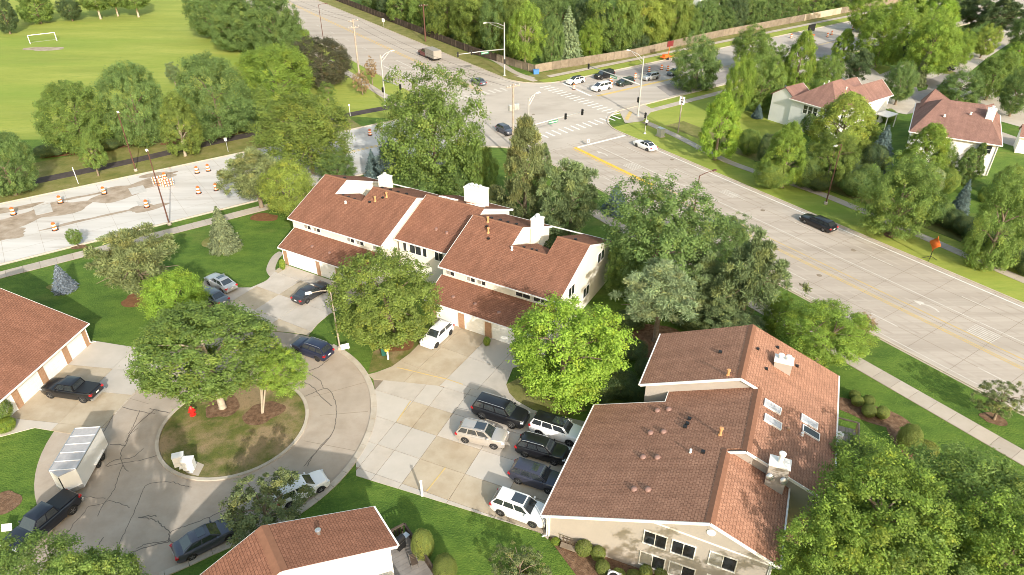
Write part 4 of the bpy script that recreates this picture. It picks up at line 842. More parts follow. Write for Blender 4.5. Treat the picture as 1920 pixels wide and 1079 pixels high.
# next unit, lower, nearer the camera: wall and roof just entering the frame
extrude_xz([(-1.6, 0), (-1.6, 3.2), (-7.4, 5.2), (-15.4, 2.2), (-15.4, 0)], -12, -3.71).build('wall', M['siding_white'], b3)
roof_face([(-0.9, -4.6, 3.3), (-7.4, -4.6, 5.6), (-7.4, -12, 5.6), (-0.9, -12, 3.3)], RF, b3, along=(0, 1, 0))
boards(b3, [((-0.85, -4.6, 3.2), (-0.85, -12, 3.2))], 'gutter', 'trim', 0.12, 0.12)
# deck with railing, beside the wall
DK = 0.55
for k in range(19): MB().box((0.95, 0.15 - k * 0.42, DK), (2.75, 0.4, 0.06)).build('deck_board', M['deck'], b3)
for p, q in (((2.32, 0.4, DK + 0.95), (2.32, -7.7, DK + 0.95)), ((-0.3, 0.4, DK + 0.95), (2.32, 0.4, DK + 0.95))): boards(b3, [(p, q)], 'rail', 'wood_dark', 0.16, 0.08)
for k in range(34): MB().box((2.32, 0.34 - k * 0.236, DK + 0.48), (0.05, 0.16, 0.9)).build('baluster', M['wood_dark'], b3)
for k in range(10): MB().box((-0.2 + k * 0.25, 0.4, DK + 0.48), (0.14, 0.05, 0.9)).build('baluster', M['wood_dark'], b3)

# ------------------------------------------------------------------ two houses across the avenue (hip roofs)
RH = M['roof_house']
def hip_roof(root, x0, x1, y0, y1, ze, r0, r1, zt):
    A_, B_, C_, D_ = (x0, y0, ze), (x1, y0, ze), (x1, y1, ze), (x0, y1, ze); r0, r1 = (*r0, zt), (*r1, zt)
    roof_face([A_, B_, r1, r0], RH, root, along=(1, 0, 0)); roof_face([C_, D_, r0, r1], RH, root, along=(1, 0, 0)); roof_face([D_, A_, r0], RH, root, along=(0, 1, 0)); roof_face([B_, C_, r1], RH, root, along=(0, 1, 0))
    boards(root, [((x0, y0 - 0.05, ze - 0.08), (x1, y0 - 0.05, ze - 0.08)), ((x1 + 0.05, y0, ze - 0.08), (x1 + 0.05, y1, ze - 0.08)), ((x0 - 0.05, y0, ze - 0.08), (x0 - 0.05, y1, ze - 0.08))], 'gutter', 'trim', 0.14, 0.16)
def gable_x(root, x0, x1, y0, y1, ze, zt, wall):
    "gable roof with ridge along x"
    ym = (y0 + y1) / 2; roof_face([(x0, y0, ze), (x1, y0, ze), (x1, ym, zt), (x0, ym, zt)], RH, root, along=(1, 0, 0)); roof_face([(x0, ym, zt), (x1, ym, zt), (x1, y1, ze), (x0, y1, ze)], RH, root, along=(1, 0, 0))
    extrude_yz([(y0 + 0.4, 0), (y0 + 0.4, ze + 0.1), (ym, zt - 0.22), (y1 - 0.4, ze + 0.1), (y1 - 0.4, 0)], x0 + 0.2, x1 - 0.35).build('wall', wall, root)
    boards(root, [((x0, y0 - 0.05, ze - 0.08), (x1, y0 - 0.05, ze - 0.08))], 'gutter', 'trim', 0.14, 0.16); boards(root, [((x1 + 0.03, y0, ze - 0.12), (x1 + 0.03, ym, zt - 0.12)), ((x1 + 0.03, ym, zt - 0.12), (x1 + 0.03, y1, ze - 0.12))])
SW = M['siding_white']
h1 = tag(empty('house', (59.35, 122.3, 0), R(34.6)), 'white two storey house with rose brown hip roof and triple window, left of two', 'house', 'houses across the avenue')
MB().box((6.0, 5.15, 2.75), (11.2, 9.5, 5.5)).build('wall', SW, h1); hip_roof(h1, 0, 12, 0, 10.3, 5.5, (4.6, 5.15), (7.6, 5.15), 9.2)
gable_x(h1, 7.5, 18.6, 0.15, 6.2, 5.48, 7.9, SW); gable_x(h1, 7.0, 17.0, 5.0, 10.0, 5.46, 7.6, SW); gable_x(h1, 0.5, 6, 9.0, 15.0, 5.2, 7.2, SW)
for k in range(3): window(h1, (0.4, 4.6 + k * 1.05, 4.2), 0.85, 1.5, 'y', -1, 1, 'glass', 2)
for k in range(3): window(h1, (0.4, 1.6 + k * 1.3, 1.3), 1.0, 1.8, 'y', -1, 1, 'glass', 1)
window(h1, (15.8, 0.55, 1.6), 0.9, 1.4, 'x', -1, 1, 'glass'); window(h1, (3.0, 0.4, 4.2), 1.6, 1.3, 'x', -1, 2, 'glass')
for x, y, z in ((6.6, 3.2, 7.9), (4.2, 6.4, 8.3), (5.6, 6.4, 8.5)): vent_pipe(h1, (x, y, z), 0.4, 0.1, 'trim')
MB().box((15.6, -1.2, 2.6), (3.6, 2.6, 0.15)).build('porch_roof', M['trim'], h1)
for x in (14.1, 17.2): MB().box((x, -2.3, 1.27), (0.15, 0.15, 2.5)).build('porch_post', M['trim'], h1)
h2 = tag(empty('house', (67.4, 112.05, 0), R(-30)), 'cream house with broad rose brown hip roof and white chimney, right of two', 'house', 'houses across the avenue')
MB().box((6.75, 9.0, 2.75), (12.6, 17.1, 5.5)).build('wall', SW, h2); hip_roof(h2, 0, 13.5, 0, 18, 5.5, (3.6, 9.0), (9.9, 9.2), 9.2)
roof_face([(0.6, 12.0, 6.2), (0.6, 18.0, 6.2), (2.2, 15.0, 9.3)], RH, h2, along=(0, 1, 0)); roof_face([(0.6, 12.0, 6.2), (2.2, 15.0, 9.3), (6.0, 13.5, 7.5)], RH, h2, along=(1, 0, 0)); roof_face([(0.6, 18.0, 6.2), (2.2, 15.0, 9.3), (6.0, 13.5, 7.5)], RH, h2, along=(1, 0, 0))
roof_face([(13.3, 9.5, 5.9), (13.3, 14.0, 5.9), (11.4, 11.8, 8.9)], RH, h2, along=(0, 1, 0)); roof_face([(13.3, 9.5, 5.9), (11.4, 11.8, 8.9), (9.0, 11.0, 8.0)], RH, h2, along=(1, 0, 0))
chimney(h2, (11.0, 6.4), 1.2, 1.5, 5.5, 9.3, SW, 1, 0.3)
for k in range(2): window(h2, (10.9 + k * 1.0, 0.42, 4.4), 0.85, 1.3, 'x', -1, 1, 'glass', 2)
window(h2, (4.0, 0.42, 4.3), 1.7, 1.3, 'x', -1, 2, 'glass', 2); window(h2, (6, 0.42, 1.5), 2.2, 1.8, 'x', -1, 3, 'glass', 1)
for x, y, z in ((4.5, 4.6, 7.5), (8.2, 6.0, 8.1)): vent_pipe(h2, (x, y, z), 0.4, 0.12, 'trim')
boards(h2, [((13.05, 0.38, 0.1), (13.05, 0.38, 5.4))], 'corner_board', 'trim', 0.14, 0.14)
# white gabled porch of a third house at the right edge
h3 = tag(empty('house_porch', G(1918, 290), R(-30)), 'white gabled porch with slender post at the right edge of the picture', 'porch')
gable_x(h3, -1.5, 6, 0, 5, 3.0, 4.6, SW); MB().box((-1.2, 0.4, 1.5), (0.2, 0.2, 3.0)).build('porch_post', M['trim'], h3)
# roofs glimpsed among the trees along the top
for q, lab, mt in (((1330, 14), 'pale house wall glimpsed between trees at the top edge', SW), ((1062, 6), 'brown gabled house half hidden by woods at the top edge', M['siding_beige'])):
    c = G(*q); r_ = tag(empty('house', (c.x, c.y, 0), R(35)), lab, 'house'); gable_x(r_, -5, 6, 0, 9, 4.5, 7.5, mt); window(r_, (1.0, 0.4, 2.6), 1.6, 1.4, 'x', -1, 2, 'glass')
# ================================================================== vehicles
PAINT = {}
def paint_mat(key, col, metal=0.25, rough=0.32):
    if key not in PAINT: PAINT[key] = plain('paint_' + key, col, rough, metal, 0.5, 0.6)
    return PAINT[key]
WHITE = paint_mat('white', (0.78, 0.78, 0.77), 0.0); SILVER = paint_mat('silver', (0.52, 0.48, 0.44), 0.45); SILV2 = paint_mat('silver_cool', (0.47, 0.48, 0.49), 0.5)
BLACK = paint_mat('black', (0.010, 0.010, 0.013), 0.1); NAVY = paint_mat('navy', (0.022, 0.028, 0.062), 0.3); GREY = paint_mat('grey', (0.085, 0.088, 0.115), 0.4)
SLATE = paint_mat('slate', (0.055, 0.058, 0.085), 0.35); DKGREY = paint_mat('dark_grey', (0.05, 0.05, 0.056), 0.35); GREEN = paint_mat('dark_green', (0.028, 0.045, 0.038), 0.3); MAROON = paint_mat('maroon', (0.14, 0.018, 0.022), 0.2); BLUEG = paint_mat('blue_grey', (0.15, 0.17, 0.20), 0.4)
SPEC = { # L, W, H, wheelbase, r, belt, hood, deck, xf0, xf1, xr1, xr0, clearance
 'sedan': dict(L=4.85, W=1.85, H=1.45, wb=2.82, r=0.33, belt=0.96, hood=0.80, deck=0.98, xf0=0.98, xf1=0.25, xr1=-1.05, xr0=-1.85, cl=0.2),
 'suv': dict(L=4.65, W=1.88, H=1.68, wb=2.70, r=0.36, belt=1.10, hood=0.98, deck=1.05, xf0=1.10, xf1=0.42, xr1=-1.80, xr0=-2.22, cl=0.25),
 'bigsuv': dict(L=5.35, W=2.04, H=1.90, wb=3.08, r=0.42, belt=1.24, hood=1.14, deck=1.2, xf0=1.32, xf1=0.72, xr1=-2.25, xr0=-2.6, cl=0.28),
 'van': dict(L=5.15, W=1.98, H=1.78, wb=3.05, r=0.36, belt=1.10, hood=0.95, deck=1.1, xf0=1.75, xf1=0.80, xr1=-2.10, xr0=-2.48, cl=0.2),
 'wagon': dict(L=5.25, W=1.92, H=1.50, wb=3.05, r=0.35, belt=0.99, hood=0.85, deck=0.98, xf0=1.15, xf1=0.40, xr1=-1.75, xr0=-2.45, cl=0.2),
 'hatch': dict(L=4.45, W=1.82, H=1.55, wb=2.65, r=0.35, belt=1.02, hood=0.90, deck=1.0, xf0=1.05, xf1=0.35, xr1=-1.55, xr0=-2.1, cl=0.2),
 'pickup': dict(L=5.75, W=2.0, H=1.88, wb=3.6, r=0.42, belt=1.20, hood=1.12, deck=1.22, xf0=1.25, xf1=0.62, xr1=-0.85, xr0=-1.05, cl=0.32),
}
def vehicle(name, kind, pmat, label, cat, rear, front, side, roofmat=None, sunroof=True, rails=False, rim='rim', group=None, seen='wheels', bed=None, scale=1.0, plate=True):
    "rear/front: ground contact of the two wheels on the visible side; side +1 = right side visible, -1 = left"
    S = SPEC[kind]; L, W, H, wb, r = S['L'], S['W'], S['H'], S['wb'], S['r']; a, b = G(*rear), G(*front)
    h = (b - a).normalized(); mid = (a + b) / 2
    if seen == 'wheels': mid += Vector((-h.y, h.x, 0)) * side * (W / 2 - 0.12)
    root = tag(empty(name, (mid.x, mid.y, 0.022), math.atan2(h.y, h.x)), label, cat, group)
    hw = W / 2; cl = S['cl']; belt = S['belt']
    xs = sorted(set([round(x, 3) for x in np.linspace(-L / 2, L / 2, 37)] + [S['xf0'], S['xr0']]))
    def top(x):
        if kind == 'pickup' and x < S['xr0']: t = S['deck']
        elif x > S['xf0']:
            u = (x - S['xf0']) / (L / 2 - S['xf0']); t = belt + 0.02 - (belt - S['hood']) * u ** 1.6 * 0.9
        elif x < S['xr0']: u = (S['xr0'] - x) / max(L / 2 + S['xr0'], 0.05); t = belt + (S['deck'] - belt) * min(u * 2, 1) - 0.04 * u * u
        else: t = belt
        e = (abs(x) - (L / 2 - 0.28)) / 0.28
        if e > 0: t -= (0.26 if x > 0 else 0.16) * e ** 2.2
        return t
    def bot(x):
        z = cl
        for xw in (-wb / 2, wb / 2):
            d = abs(x - xw); ra_ = r + 0.07
            if d < ra_: z = max(z, 0.9 * math.sqrt(ra_ ** 2 - d ** 2) + r - 0.02)
        e = (abs(x) - (L / 2 - 0.3)) / 0.3
        if e > 0: z = max(z, cl + 0.12 * e)
        return z
    V, F = [], []
    for x in xs:
        u = abs(2 * x / L); w = hw * (1 - 0.16 * u ** 5 - (0.06 if x > 0 else 0.03) * u ** 2); t, z0 = top(x), bot(x); sh = t - 0.10
        z0 = min(z0, sh - 0.12); zm = z0 + (sh - z0) * 0.5
        ring = [(w * 0.965, z0), (w, z0 + (sh - z0) * 0.3), (w * 1.0, zm + 0.05), (w * 0.965, sh), (w * 0.90, t - 0.02), (w * 0.6, t + 0.015), (0, t + 0.03)]
        full = ring + [(-y, z) for y, z in ring[-2::-1]]
        V += [(x, y, z) for y, z in full]
    k = 13
    for i in range(len(xs) - 1):
        for j in range(k - 1): F.append((i * k + j, i * k + j + 1, (i + 1) * k + j + 1, (i + 1) * k + j))
    F += [tuple(range(k))[::-1], tuple((len(xs) - 1) * k + j for j in range(k))]
    F = [f[::-1] for f in F]
    body = link('body', mesh(V, F, pmat, True, None, 38), root)
    MB().box((0, 0, (cl + belt * 0.8) / 2), (L * 0.9, W * 0.8, belt * 0.8 - cl + 0.12)).build('underbody', M['under'], root)
    # cabin: pillars and roof in paint, glass panes set on it
    yb, yt = hw * 0.86, hw * 0.68; zb, zt = belt - 0.01, H - 0.06
    xf0, xf1, xr1, xr0 = S['xf0'], S['xf1'], S['xr1'], S['xr0']
    B_ = {k_: Vector(v) for k_, v in dict(fl=(xf0, yb * 0.94, zb), fr=(xf0, -yb * 0.94, zb), rl=(xr0, yb * 0.95, zb), rr=(xr0, -yb * 0.95, zb), FL=(xf1, yt, zt), FR=(xf1, -yt, zt), RL=(xr1, yt * 0.97, zt), RR=(xr1, -yt * 0.97, zt)).items()}
    c = MB(); c.add([B_[q] for q in ('fl', 'fr', 'rr', 'rl', 'FL', 'FR', 'RR', 'RL')], [(0, 1, 5, 4), (1, 2, 6, 5), (2, 3, 7, 6), (3, 0, 4, 7), (4, 5, 6, 7)][::1])
    c.f = [f[::-1] for f in c.f]; c.build('cabin', pmat, root)
    # crowned roof
    rV, rF = [], []; nx, ny = 8, 6
    for i in range(nx + 1):
        for j in range(ny + 1):
            u, v = i / nx, j / ny; x = (xr1 - 0.03) + (xf1 + 0.03 - xr1 + 0.03) * u; y = (-1 + 2 * v) * (yt * (0.985 if u > 0.5 else 0.965) + 0.01)
            z = zt + 0.008 + 0.075 * (1 - (2 * v - 1) ** 4) * (1 - (2 * u - 1) ** 6)
            rV.append((x, y, z))
    for i in range(nx):
        for j in range(ny): q = i * (ny + 1) + j; rF.append((q, q + ny + 1, q + ny + 2, q + 1))
    roof = link('roof', mesh(rV, rF, roofmat or pmat, True), root)
    def pane(nm, p00, p10, p11, p01, m=(0.06, 0.06, 0.1, 0.1), mat='carglass'):
        p00, p10, p11, p01 = map(Vector, (p00, p10, p11, p01))
        bl = lambda u, v: (p00 * (1 - u) + p10 * u) * (1 - v) + (p01 * (1 - u) + p11 * u) * v
        q = [bl(m[0], m[2]), bl(1 - m[1], m[2]), bl(1 - m[1], 1 - m[3]), bl(m[0], 1 - m[3])]
        n = (q[1] - q[0]).cross(q[3] - q[0]).normalized(); cen = sum(q, Vector()) / 4
        if n.dot(cen - Vector((0, 0, zb))) < 0: n = -n; q = q[::-1]
        return MB().add([p + n * 0.012 for p in q] + [p - n * 0.01 for p in q], [(0, 1, 2, 3), (0, 4, 5, 1), (1, 5, 6, 2), (2, 6, 7, 3), (3, 7, 4, 0)]).build(nm, M[mat], root)
    pane('windshield', B_['fl'], B_['fr'], B_['FR'], B_['FL'], (0.05, 0.05, 0.03, 0.04)); pane('rear_window', B_['rr'], B_['rl'], B_['RL'], B_['RR'], (0.09, 0.09, 0.12, 0.08))
    nw = {'sedan': 2, 'hatch': 2, 'pickup': 2}.get(kind, 3)
    for sgn in (1, -1):
        f0, r0_, F0, R0 = (B_['fl'], B_['rl'], B_['FL'], B_['RL']) if sgn > 0 else (B_['fr'], B_['rr'], B_['FR'], B_['RR'])
        cuts = {2: (0, 0.52, 1), 3: (0, 0.38, 0.7, 1)}[nw]
        for i in range(nw):
            u0, u1 = cuts[i], cuts[i + 1]; pane('side_window', f0.lerp(r0_, u0), f0.lerp(r0_, u1), F0.lerp(R0, u1), F0.lerp(R0, u0), (0.05 if i else 0.16, 0.05 if i < nw - 1 else 0.12, 0.08, 0.1))
        # wheels
        for xw in (-wb / 2, wb / 2):
            wr = empty('wheel', (xw, sgn * (hw - 0.13), r), 0, root)
            MB().lathe([(r * 0.62, -0.11), (r * 0.94, -0.11), (r, -0.07), (r, 0.07), (r * 0.94, 0.11), (r * 0.62, 0.11)], (0, 0, 0), 20, 'y').build('tyre', M['rubber'], wr, True, 40)
            d = MB(); d.lathe([(r * 0.64, -0.05), (r * 0.66, 0.085), (r * 0.58, 0.10), (r * 0.55, 0.06), (0.02, 0.05)], (0, 0, 0), 20, 'y')
            for q in range(5):
                t = q * 2 * math.pi / 5; d.beam((0.03 * math.cos(t), 0.08, 0.03 * math.sin(t)), (r * 0.58 * math.cos(t), 0.09, r * 0.58 * math.sin(t)), 0.05, 0.07, (0, 1, 0))
            rm = d.build('rim', M[rim], wr); rm.scale = (1, sgn, 1)
        # lamps, mirrors
        MB().box((L / 2 - 0.17, sgn * hw * 0.70, S['hood'] - 0.16), (0.28, hw * 0.36, 0.13), -sgn * 0.3).build('headlight', M['head_light'], root)
        MB().box((-L / 2 + 0.10, sgn * hw * 0.74, S['deck'] - 0.20), (0.24, hw * 0.30, 0.17), sgn * 0.25).build('taillight', M['red_light'], root)
        MB().box((xf0 - 0.32, sgn * (hw * 0.98 + 0.04), belt + 0.06), (0.13, 0.22, 0.14), 0, 0.8).build('mirror', pmat, root)
        for xd in ((0.28, -0.62) if kind != 'pickup' else (0.45, -0.35)): MB().box((xd, sgn * hw * 1.0, belt - 0.16), (0.2, 0.03, 0.035)).build('door_handle', pmat, root)
        if rails: MB().tube([(xr1 + 0.1, sgn * yt * 0.93, zt + 0.06), (xr1 + 0.3, sgn * yt * 0.93, zt + 0.12), (xf1 - 0.3, sgn * yt * 0.93, zt + 0.12), (xf1 - 0.1, sgn * yt * 0.93, zt + 0.06)], 0.025, 6).build('roof_rail', M['metal'], root)
    MB().box((L / 2 - 0.035, 0, S['hood'] - 0.28), (0.06, hw * 0.95, 0.2)).build('grille', M['black'], root)
    if plate: MB().box((-L / 2 - 0.005, 0, S['deck'] - 0.32), (0.03, 0.34, 0.14)).build('licence_plate', M['plate'], root)
    if sunroof and kind != 'pickup': MB().box((xf1 - 0.55, 0, zt + 0.075), (0.75 if sunroof is True else sunroof, yt * 1.35, 0.03)).build('sunroof', M['carglass'], root)
    if bed:
        x0, x1 = -L / 2 + 0.14, xr0 - 0.06
        MB().box(((x0 + x1) / 2, 0, S['deck'] + 0.035), (x1 - x0, W * 0.80, 0.05)).build('bed_cover', M[bed], root)
        MB().box((-L / 2 + 0.02, 0, 0.55), (0.2, W * 0.92, 0.2)).build('bumper', M['metal'], root)
    root.scale = (scale,) * 3
    return root
# --- parked at the beige block
vehicle('car', 'bigsuv', BLACK, 'large black four wheel drive parked farthest from the lawn among the driveway cars', 'car', (903.7, 786), (958.8, 804), 1, sunroof=False, rails=True, group='cars parked at the beige block')
vehicle('car', 'suv', SILVER, 'silver crossover with dark sunroof parked behind the row of cars', 'car', (872.8, 831), (925.7, 842.7), 1, rails=True, sunroof=0.95, group='cars parked at the beige block')
vehicle('car', 'bigsuv', WHITE, 'white crossover with black roof under the lime green tree', 'car', (1008.5, 818.4), (1069, 838), 1, roofmat=BLACK, sunroof=1.2, scale=0.95, group='cars parked at the beige block')
vehicle('car', 'suv', BLACK, 'black crossover with chrome roof rails between the white and slate ones', 'car', (984.6, 857.5), (1038, 872.6), 1, sunroof=False, rails=True, group='cars parked at the beige block')
vehicle('car', 'suv', SLATE, 'slate blue crossover parked second from the lawn edge', 'car', (973, 908), (1026.5, 926), 1, sunroof=0.55, group='cars parked at the beige block')
vehicle('car', 'suv', WHITE, 'white crossover with dark sunroof nearest the lawn and gutter pipe', 'car', (938.3, 966.5), (999, 989), 1, sunroof=1.0, scale=1.03, group='cars parked at the beige block')
# --- rest of the court
vehicle('car', 'hatch', WHITE, 'white crossover parked nose out beside the round dense tree', 'car', (845, 628), (818, 653), -1, sunroof=False, rim='darkrim')
vehicle('car', 'suv', NAVY, 'navy crossover standing at the kerb of the turning circle', 'car', (595.7, 678), (559.5, 665), -1, sunroof=False, rails=True, rim='darkrim')
vehicle('car', 'sedan', DKGREY, 'dark grey saloon parked facing the garage behind the round tree', 'car', (576, 570), (611, 549), 1, sunroof=False)
vehicle('car', 'sedan', SILV2, 'silver saloon with sunroof parked by the green lawn', 'car', (420, 551), (390, 534), -1, sunroof=0.6)
vehicle('car', 'sedan', BLUEG, 'dark saloon hidden behind foliage with only its tail showing', 'car', (404, 577), (374, 560), -1, sunroof=False)
vehicle('pickup_truck', 'pickup', BLACK, 'black pickup with covered bed parked before the white garage doors', 'pickup', (157.5, 756), (98, 747.5), -1, bed='black')
vehicle('pickup_truck', 'pickup', paint_mat('ink', (0.011, 0.013, 0.022), 0.1), 'dark blue pickup with covered bed hitched to the white trailer', 'pickup', (129, 972), (72, 1021), -1, bed='black')
vehicle('car', 'sedan', GREY, 'blue grey saloon parked along the kerb near the brown roof corner', 'car', (363, 1049), (430.5, 1014), 1, sunroof=0.6)
vehicle('car', 'hatch', WHITE, 'white hatchback half hidden by the small olive tree at the kerb', 'car', (546, 951), (601, 924), 1, sunroof=False)
# --- on the avenue
vehicle('car', 'wagon', BLACK, 'black estate car driving alone on the avenue', 'car', (1542, 435), (1508.6, 420), -1, sunroof=False, group='cars on the avenue')
vehicle('car', 'sedan', WHITE, 'white saloon with dark roof approaching the stop line', 'car', (1213.4, 284.5), (1192.6, 275.5), -1, roofmat=BLACK, sunroof=False, group='cars on the avenue')
def lane_car(q, d, kind, mat, label, grp, **kw):
    c = G(*q, 0.6); c.z = 0; a = c - d * 1.35; b = c + d * 1.35
    inv = lambda p: p
    S = SPEC[kind]
    return vehicle_at(kind, mat, label, c, math.atan2(d.y, d.x), grp, **kw)
def to_px(p):
    fw = p.y * CP - (p.z - CAM_H) * SP; up = p.y * SP + (p.z - CAM_H) * CP; return 960 + FPX * p.x / fw, 539.5 - FPX * up / fw
def vehicle_at(kind, mat, label, c, ang, grp, name='car', cat='car', **kw):
    d = Vector((math.cos(ang), math.sin(ang), 0)); return vehicle(name, kind, mat, label, cat, to_px(c - d), to_px(c + d), 1, group=grp, seen='centre', **kw)
lane_car((897, 153), DA, 'sedan', BLUEG, 'blue grey saloon crossing the far side of the junction', 'cars on the avenue', sunroof=False)
lane_car((947, 244), -DA, 'hatch', GREY, 'grey hatchback glimpsed beside the tall evergreen at the junction', 'cars on the avenue', sunroof=False)
lane_car((1370, 423), -DA, 'sedan', DKGREY, 'dark saloon on the avenue mostly hidden by tree crowns', 'cars on the avenue', sunroof=False)
lane_car((1079, 152), -DB, 'hatch', WHITE, 'white hatchback with black roof waiting at the crosswalk', 'cars queuing on the street', roofmat=BLACK, sunroof=False, scale=1.05)
lane_car((1128, 164), -DB, 'van', WHITE, 'white minivan waiting next to the yellow line', 'cars queuing on the street', sunroof=False)
lane_car((1133, 142), -DB, 'bigsuv', BLACK, 'black four wheel drive waiting closest to the far verge', 'cars queuing on the street', sunroof=False)
lane_car((1172, 155), -DB, 'suv', GREEN, 'dark green crossover waiting right behind the white minivan', 'cars queuing on the street', sunroof=False)
lane_car((1220, 145), -DB, 'suv', SILV2, 'silver crossover in the queue behind the light pole', 'cars queuing on the street', sunroof=False)
lane_car((1266, 136), -DB, 'hatch', BLUEG, 'pale grey car last in the queue, partly behind a tree', 'cars queuing on the street', sunroof=False)
vehicle('pickup_truck', 'pickup', BLACK, 'black pickup parked by trees among the houses at upper right', 'pickup', (1750, 130), (1777, 134), 1, bed='black', scale=1.05)
# --- truck with cargo box, heading away on the avenue
c = G(804, 101, 1.0); c.z = 0
tr = vehicle_at('pickup', MAROON, 'maroon pickup carrying a grey cargo box, driving away on the avenue', c + DA * 1.5, math.atan2(DA.y, DA.x), 'cars on the avenue', 'pickup_truck', 'pickup', scale=1.1)
bx = MB().box((-3.6, 0, 1.55), (4.4, 2.1, 1.8)).build('cargo_box', plain('cargo', (0.30, 0.275, 0.245), 0.6, var=0.15), tr)
MB().box((-3.6, 0, 0.55), (4.4, 1.9, 0.18)).build('chassis', M['black'], tr)
for sg in (1, -1):
    for x in (-3.6, -4.5): MB().lathe([(0.2, -0.1), (0.4, -0.1), (0.4, 0.1), (0.2, 0.1)], (x, sg * 0.9, 0.4), 14, 'y').build('wheel', M['rubber'], tr)
# --- white enclosed cargo trailer
pa, pb = G(163, 919), G(205, 842); td = (pa - pb).normalized(); tn = Vector((td.y, -td.x, 0))   # front direction; its left side faces the camera's right
LT, WT, z0, z1 = (pa - pb).length + 0.2, 2.1, 0.45, 2.55
side = Vector((-td.y, td.x, 0)); side = side if side.x > 0 else -side
ctr = (pa + pb) / 2 - side * WT / 2
trl = tag(empty('cargo_trailer', (ctr.x, ctr.y, 0.022), math.atan2(td.y, td.x)), 'white enclosed cargo trailer with ribbed roof on the turning circle', 'trailer')
h2_, w2_ = LT / 2, WT / 2
pl = [(-h2_, -w2_), (h2_, -w2_), (h2_ + 0.75, 0), (h2_, w2_), (-h2_, w2_)]
MB().prism(pl, z0, z1).build('body', M['white_trailer'], trl)
MB().prism([(x * 0.995, y * 0.985) for x, y in pl], z1, z1 + 0.05).build('roof', M['trailer_roof'], trl)
for k in range(6): MB().box((-h2_ + 0.02 + k * (2 * h2_ - 0.04) / 5, 0, z1 + 0.062), (0.07, WT * 0.98, 0.035)).build('roof_rib', M['white_trailer'], trl)
for sg in (1, -1):
    MB().beam((-h2_, sg * w2_, z1 + 0.02), (h2_, sg * w2_, z1 + 0.02), 0.07, 0.12).build('trim', M['metal'], trl); MB().beam((h2_, sg * (w2_ + 0.004), z0 + 0.22), (h2_ + 0.75, 0.004 * sg, z0 + 0.22), 0.05, 0.42).build('stone_guard', M['metal'], trl)
    for x in (-0.75, 0.1):
        wr = empty('wheel', (x - 0.3, sg * (w2_ + 0.02), 0.33), 0, trl)
        MB().lathe([(0.19, -0.1), (0.31, -0.1), (0.33, -0.06), (0.33, 0.06), (0.31, 0.1), (0.19, 0.1)], (0, 0, 0), 18, 'y').build('tyre', M['rubber'], wr, True, 40); MB().lathe([(0.2, -0.04), (0.2, 0.09), (0.05, 0.1)], (0, 0, 0), 14, 'y').build('rim', M['white'], wr).scale = (1, sg, 1)
    MB().box((-0.62, sg * (w2_ + 0.06), 0.74), (1.75, 0.24, 0.08)).build('mudguard', M['white_trailer'], trl)
MB().beam((h2_ + 0.75, 0, z1 - 0.05), (h2_ + 0.75, 0, z0 + 0.4), 0.06, 0.06).build('nose_trim', M['black'], trl)
MB().beam((h2_, 0.5, 0.42), (h2_ + 1.55, 0.03, 0.48), 0.09, 0.1).build('tongue', M['black'], trl); MB().beam((h2_, -0.5, 0.42), (h2_ + 1.55, -0.03, 0.48), 0.09, 0.1).build('tongue', M['black'], trl)
MB().box((0.4, -w2_ - 0.16, 2.05), (0.5, 0.3, 0.42)).build('side_box', M['white'], trl)
# ================================================================== street furniture and small things
def pole_light(base, h, arm_dir, arm, mat, label, head='white', group='brown street lights', r0=0.11):
    b = G(*base); root = tag(empty('street_light', b), label, 'street light', group); d = Vector(arm_dir).normalized()
    MB().tube([(0, 0, 0), (0, 0, h * 0.5), (0, 0, h)], [r0, r0 * 0.8, r0 * 0.6], 8).build('pole', M[mat], root, True, 60)
    MB().lathe([(0.28, 0), (0.28, 0.35), (0.2, 0.4)], (0, 0, 0), 12).build('footing', M['walk'], root)
    if arm: MB().tube([(0, 0, h - 0.05), tuple(d * arm * 0.5 + Vector((0, 0, h + 0.12))), tuple(d * arm + Vector((0, 0, h + 0.1)))], [0.05, 0.05, 0.04], 6).build('arm', M[mat], root)
    ang = math.atan2(d.y, d.x); e = d * (arm + 0.25)
    MB().box((e.x, e.y, h + 0.12), (0.7, 0.32, 0.16), ang, 0.85).build('lamp_head', M[head], root)
    return root
pole_light((318, 422), 11.0, NB, 0.4, 'rust', 'rust brown street light at the near kerb of the work zone')
pole_light((255, 321), 10.2, -NB, 0.4, 'rust', 'rust brown street light beside the dark park path')
pole_light((607, 79), 10.0, NA, 2.0, 'rust', 'brown street light behind the dark bushy tree by the avenue', 'rust')
pole_light((1295, 436), 8.6, NA, 2.6, 'rust', 'dark brown street light with long arm rising behind the big tree', 'rust')
pole_light((1548, 383), 9.5, -NA, 1.2, 'rust', 'rust brown street light among the yellow green trees across the avenue', 'galv')
pole_light((638, 656), 7.6, (-1, -0.35, 0), 1.9, 'pole_wood', 'pale court lamp post with long arm beside the round tree', 'white', None, 0.1)
def signal_head(parent, p, face):
    a = math.atan2(face.y, face.x); s = MB().box(p, (0.22, 0.36, 1.05), a).build('signal_head', M['black'], parent)
    for k in range(3): MB().box((p[0] + face.x * 0.14, p[1] + face.y * 0.14, p[2] + (1 - k) * 0.32), (0.12, 0.24, 0.2), a).build('visor', M['black'], s)
    return s
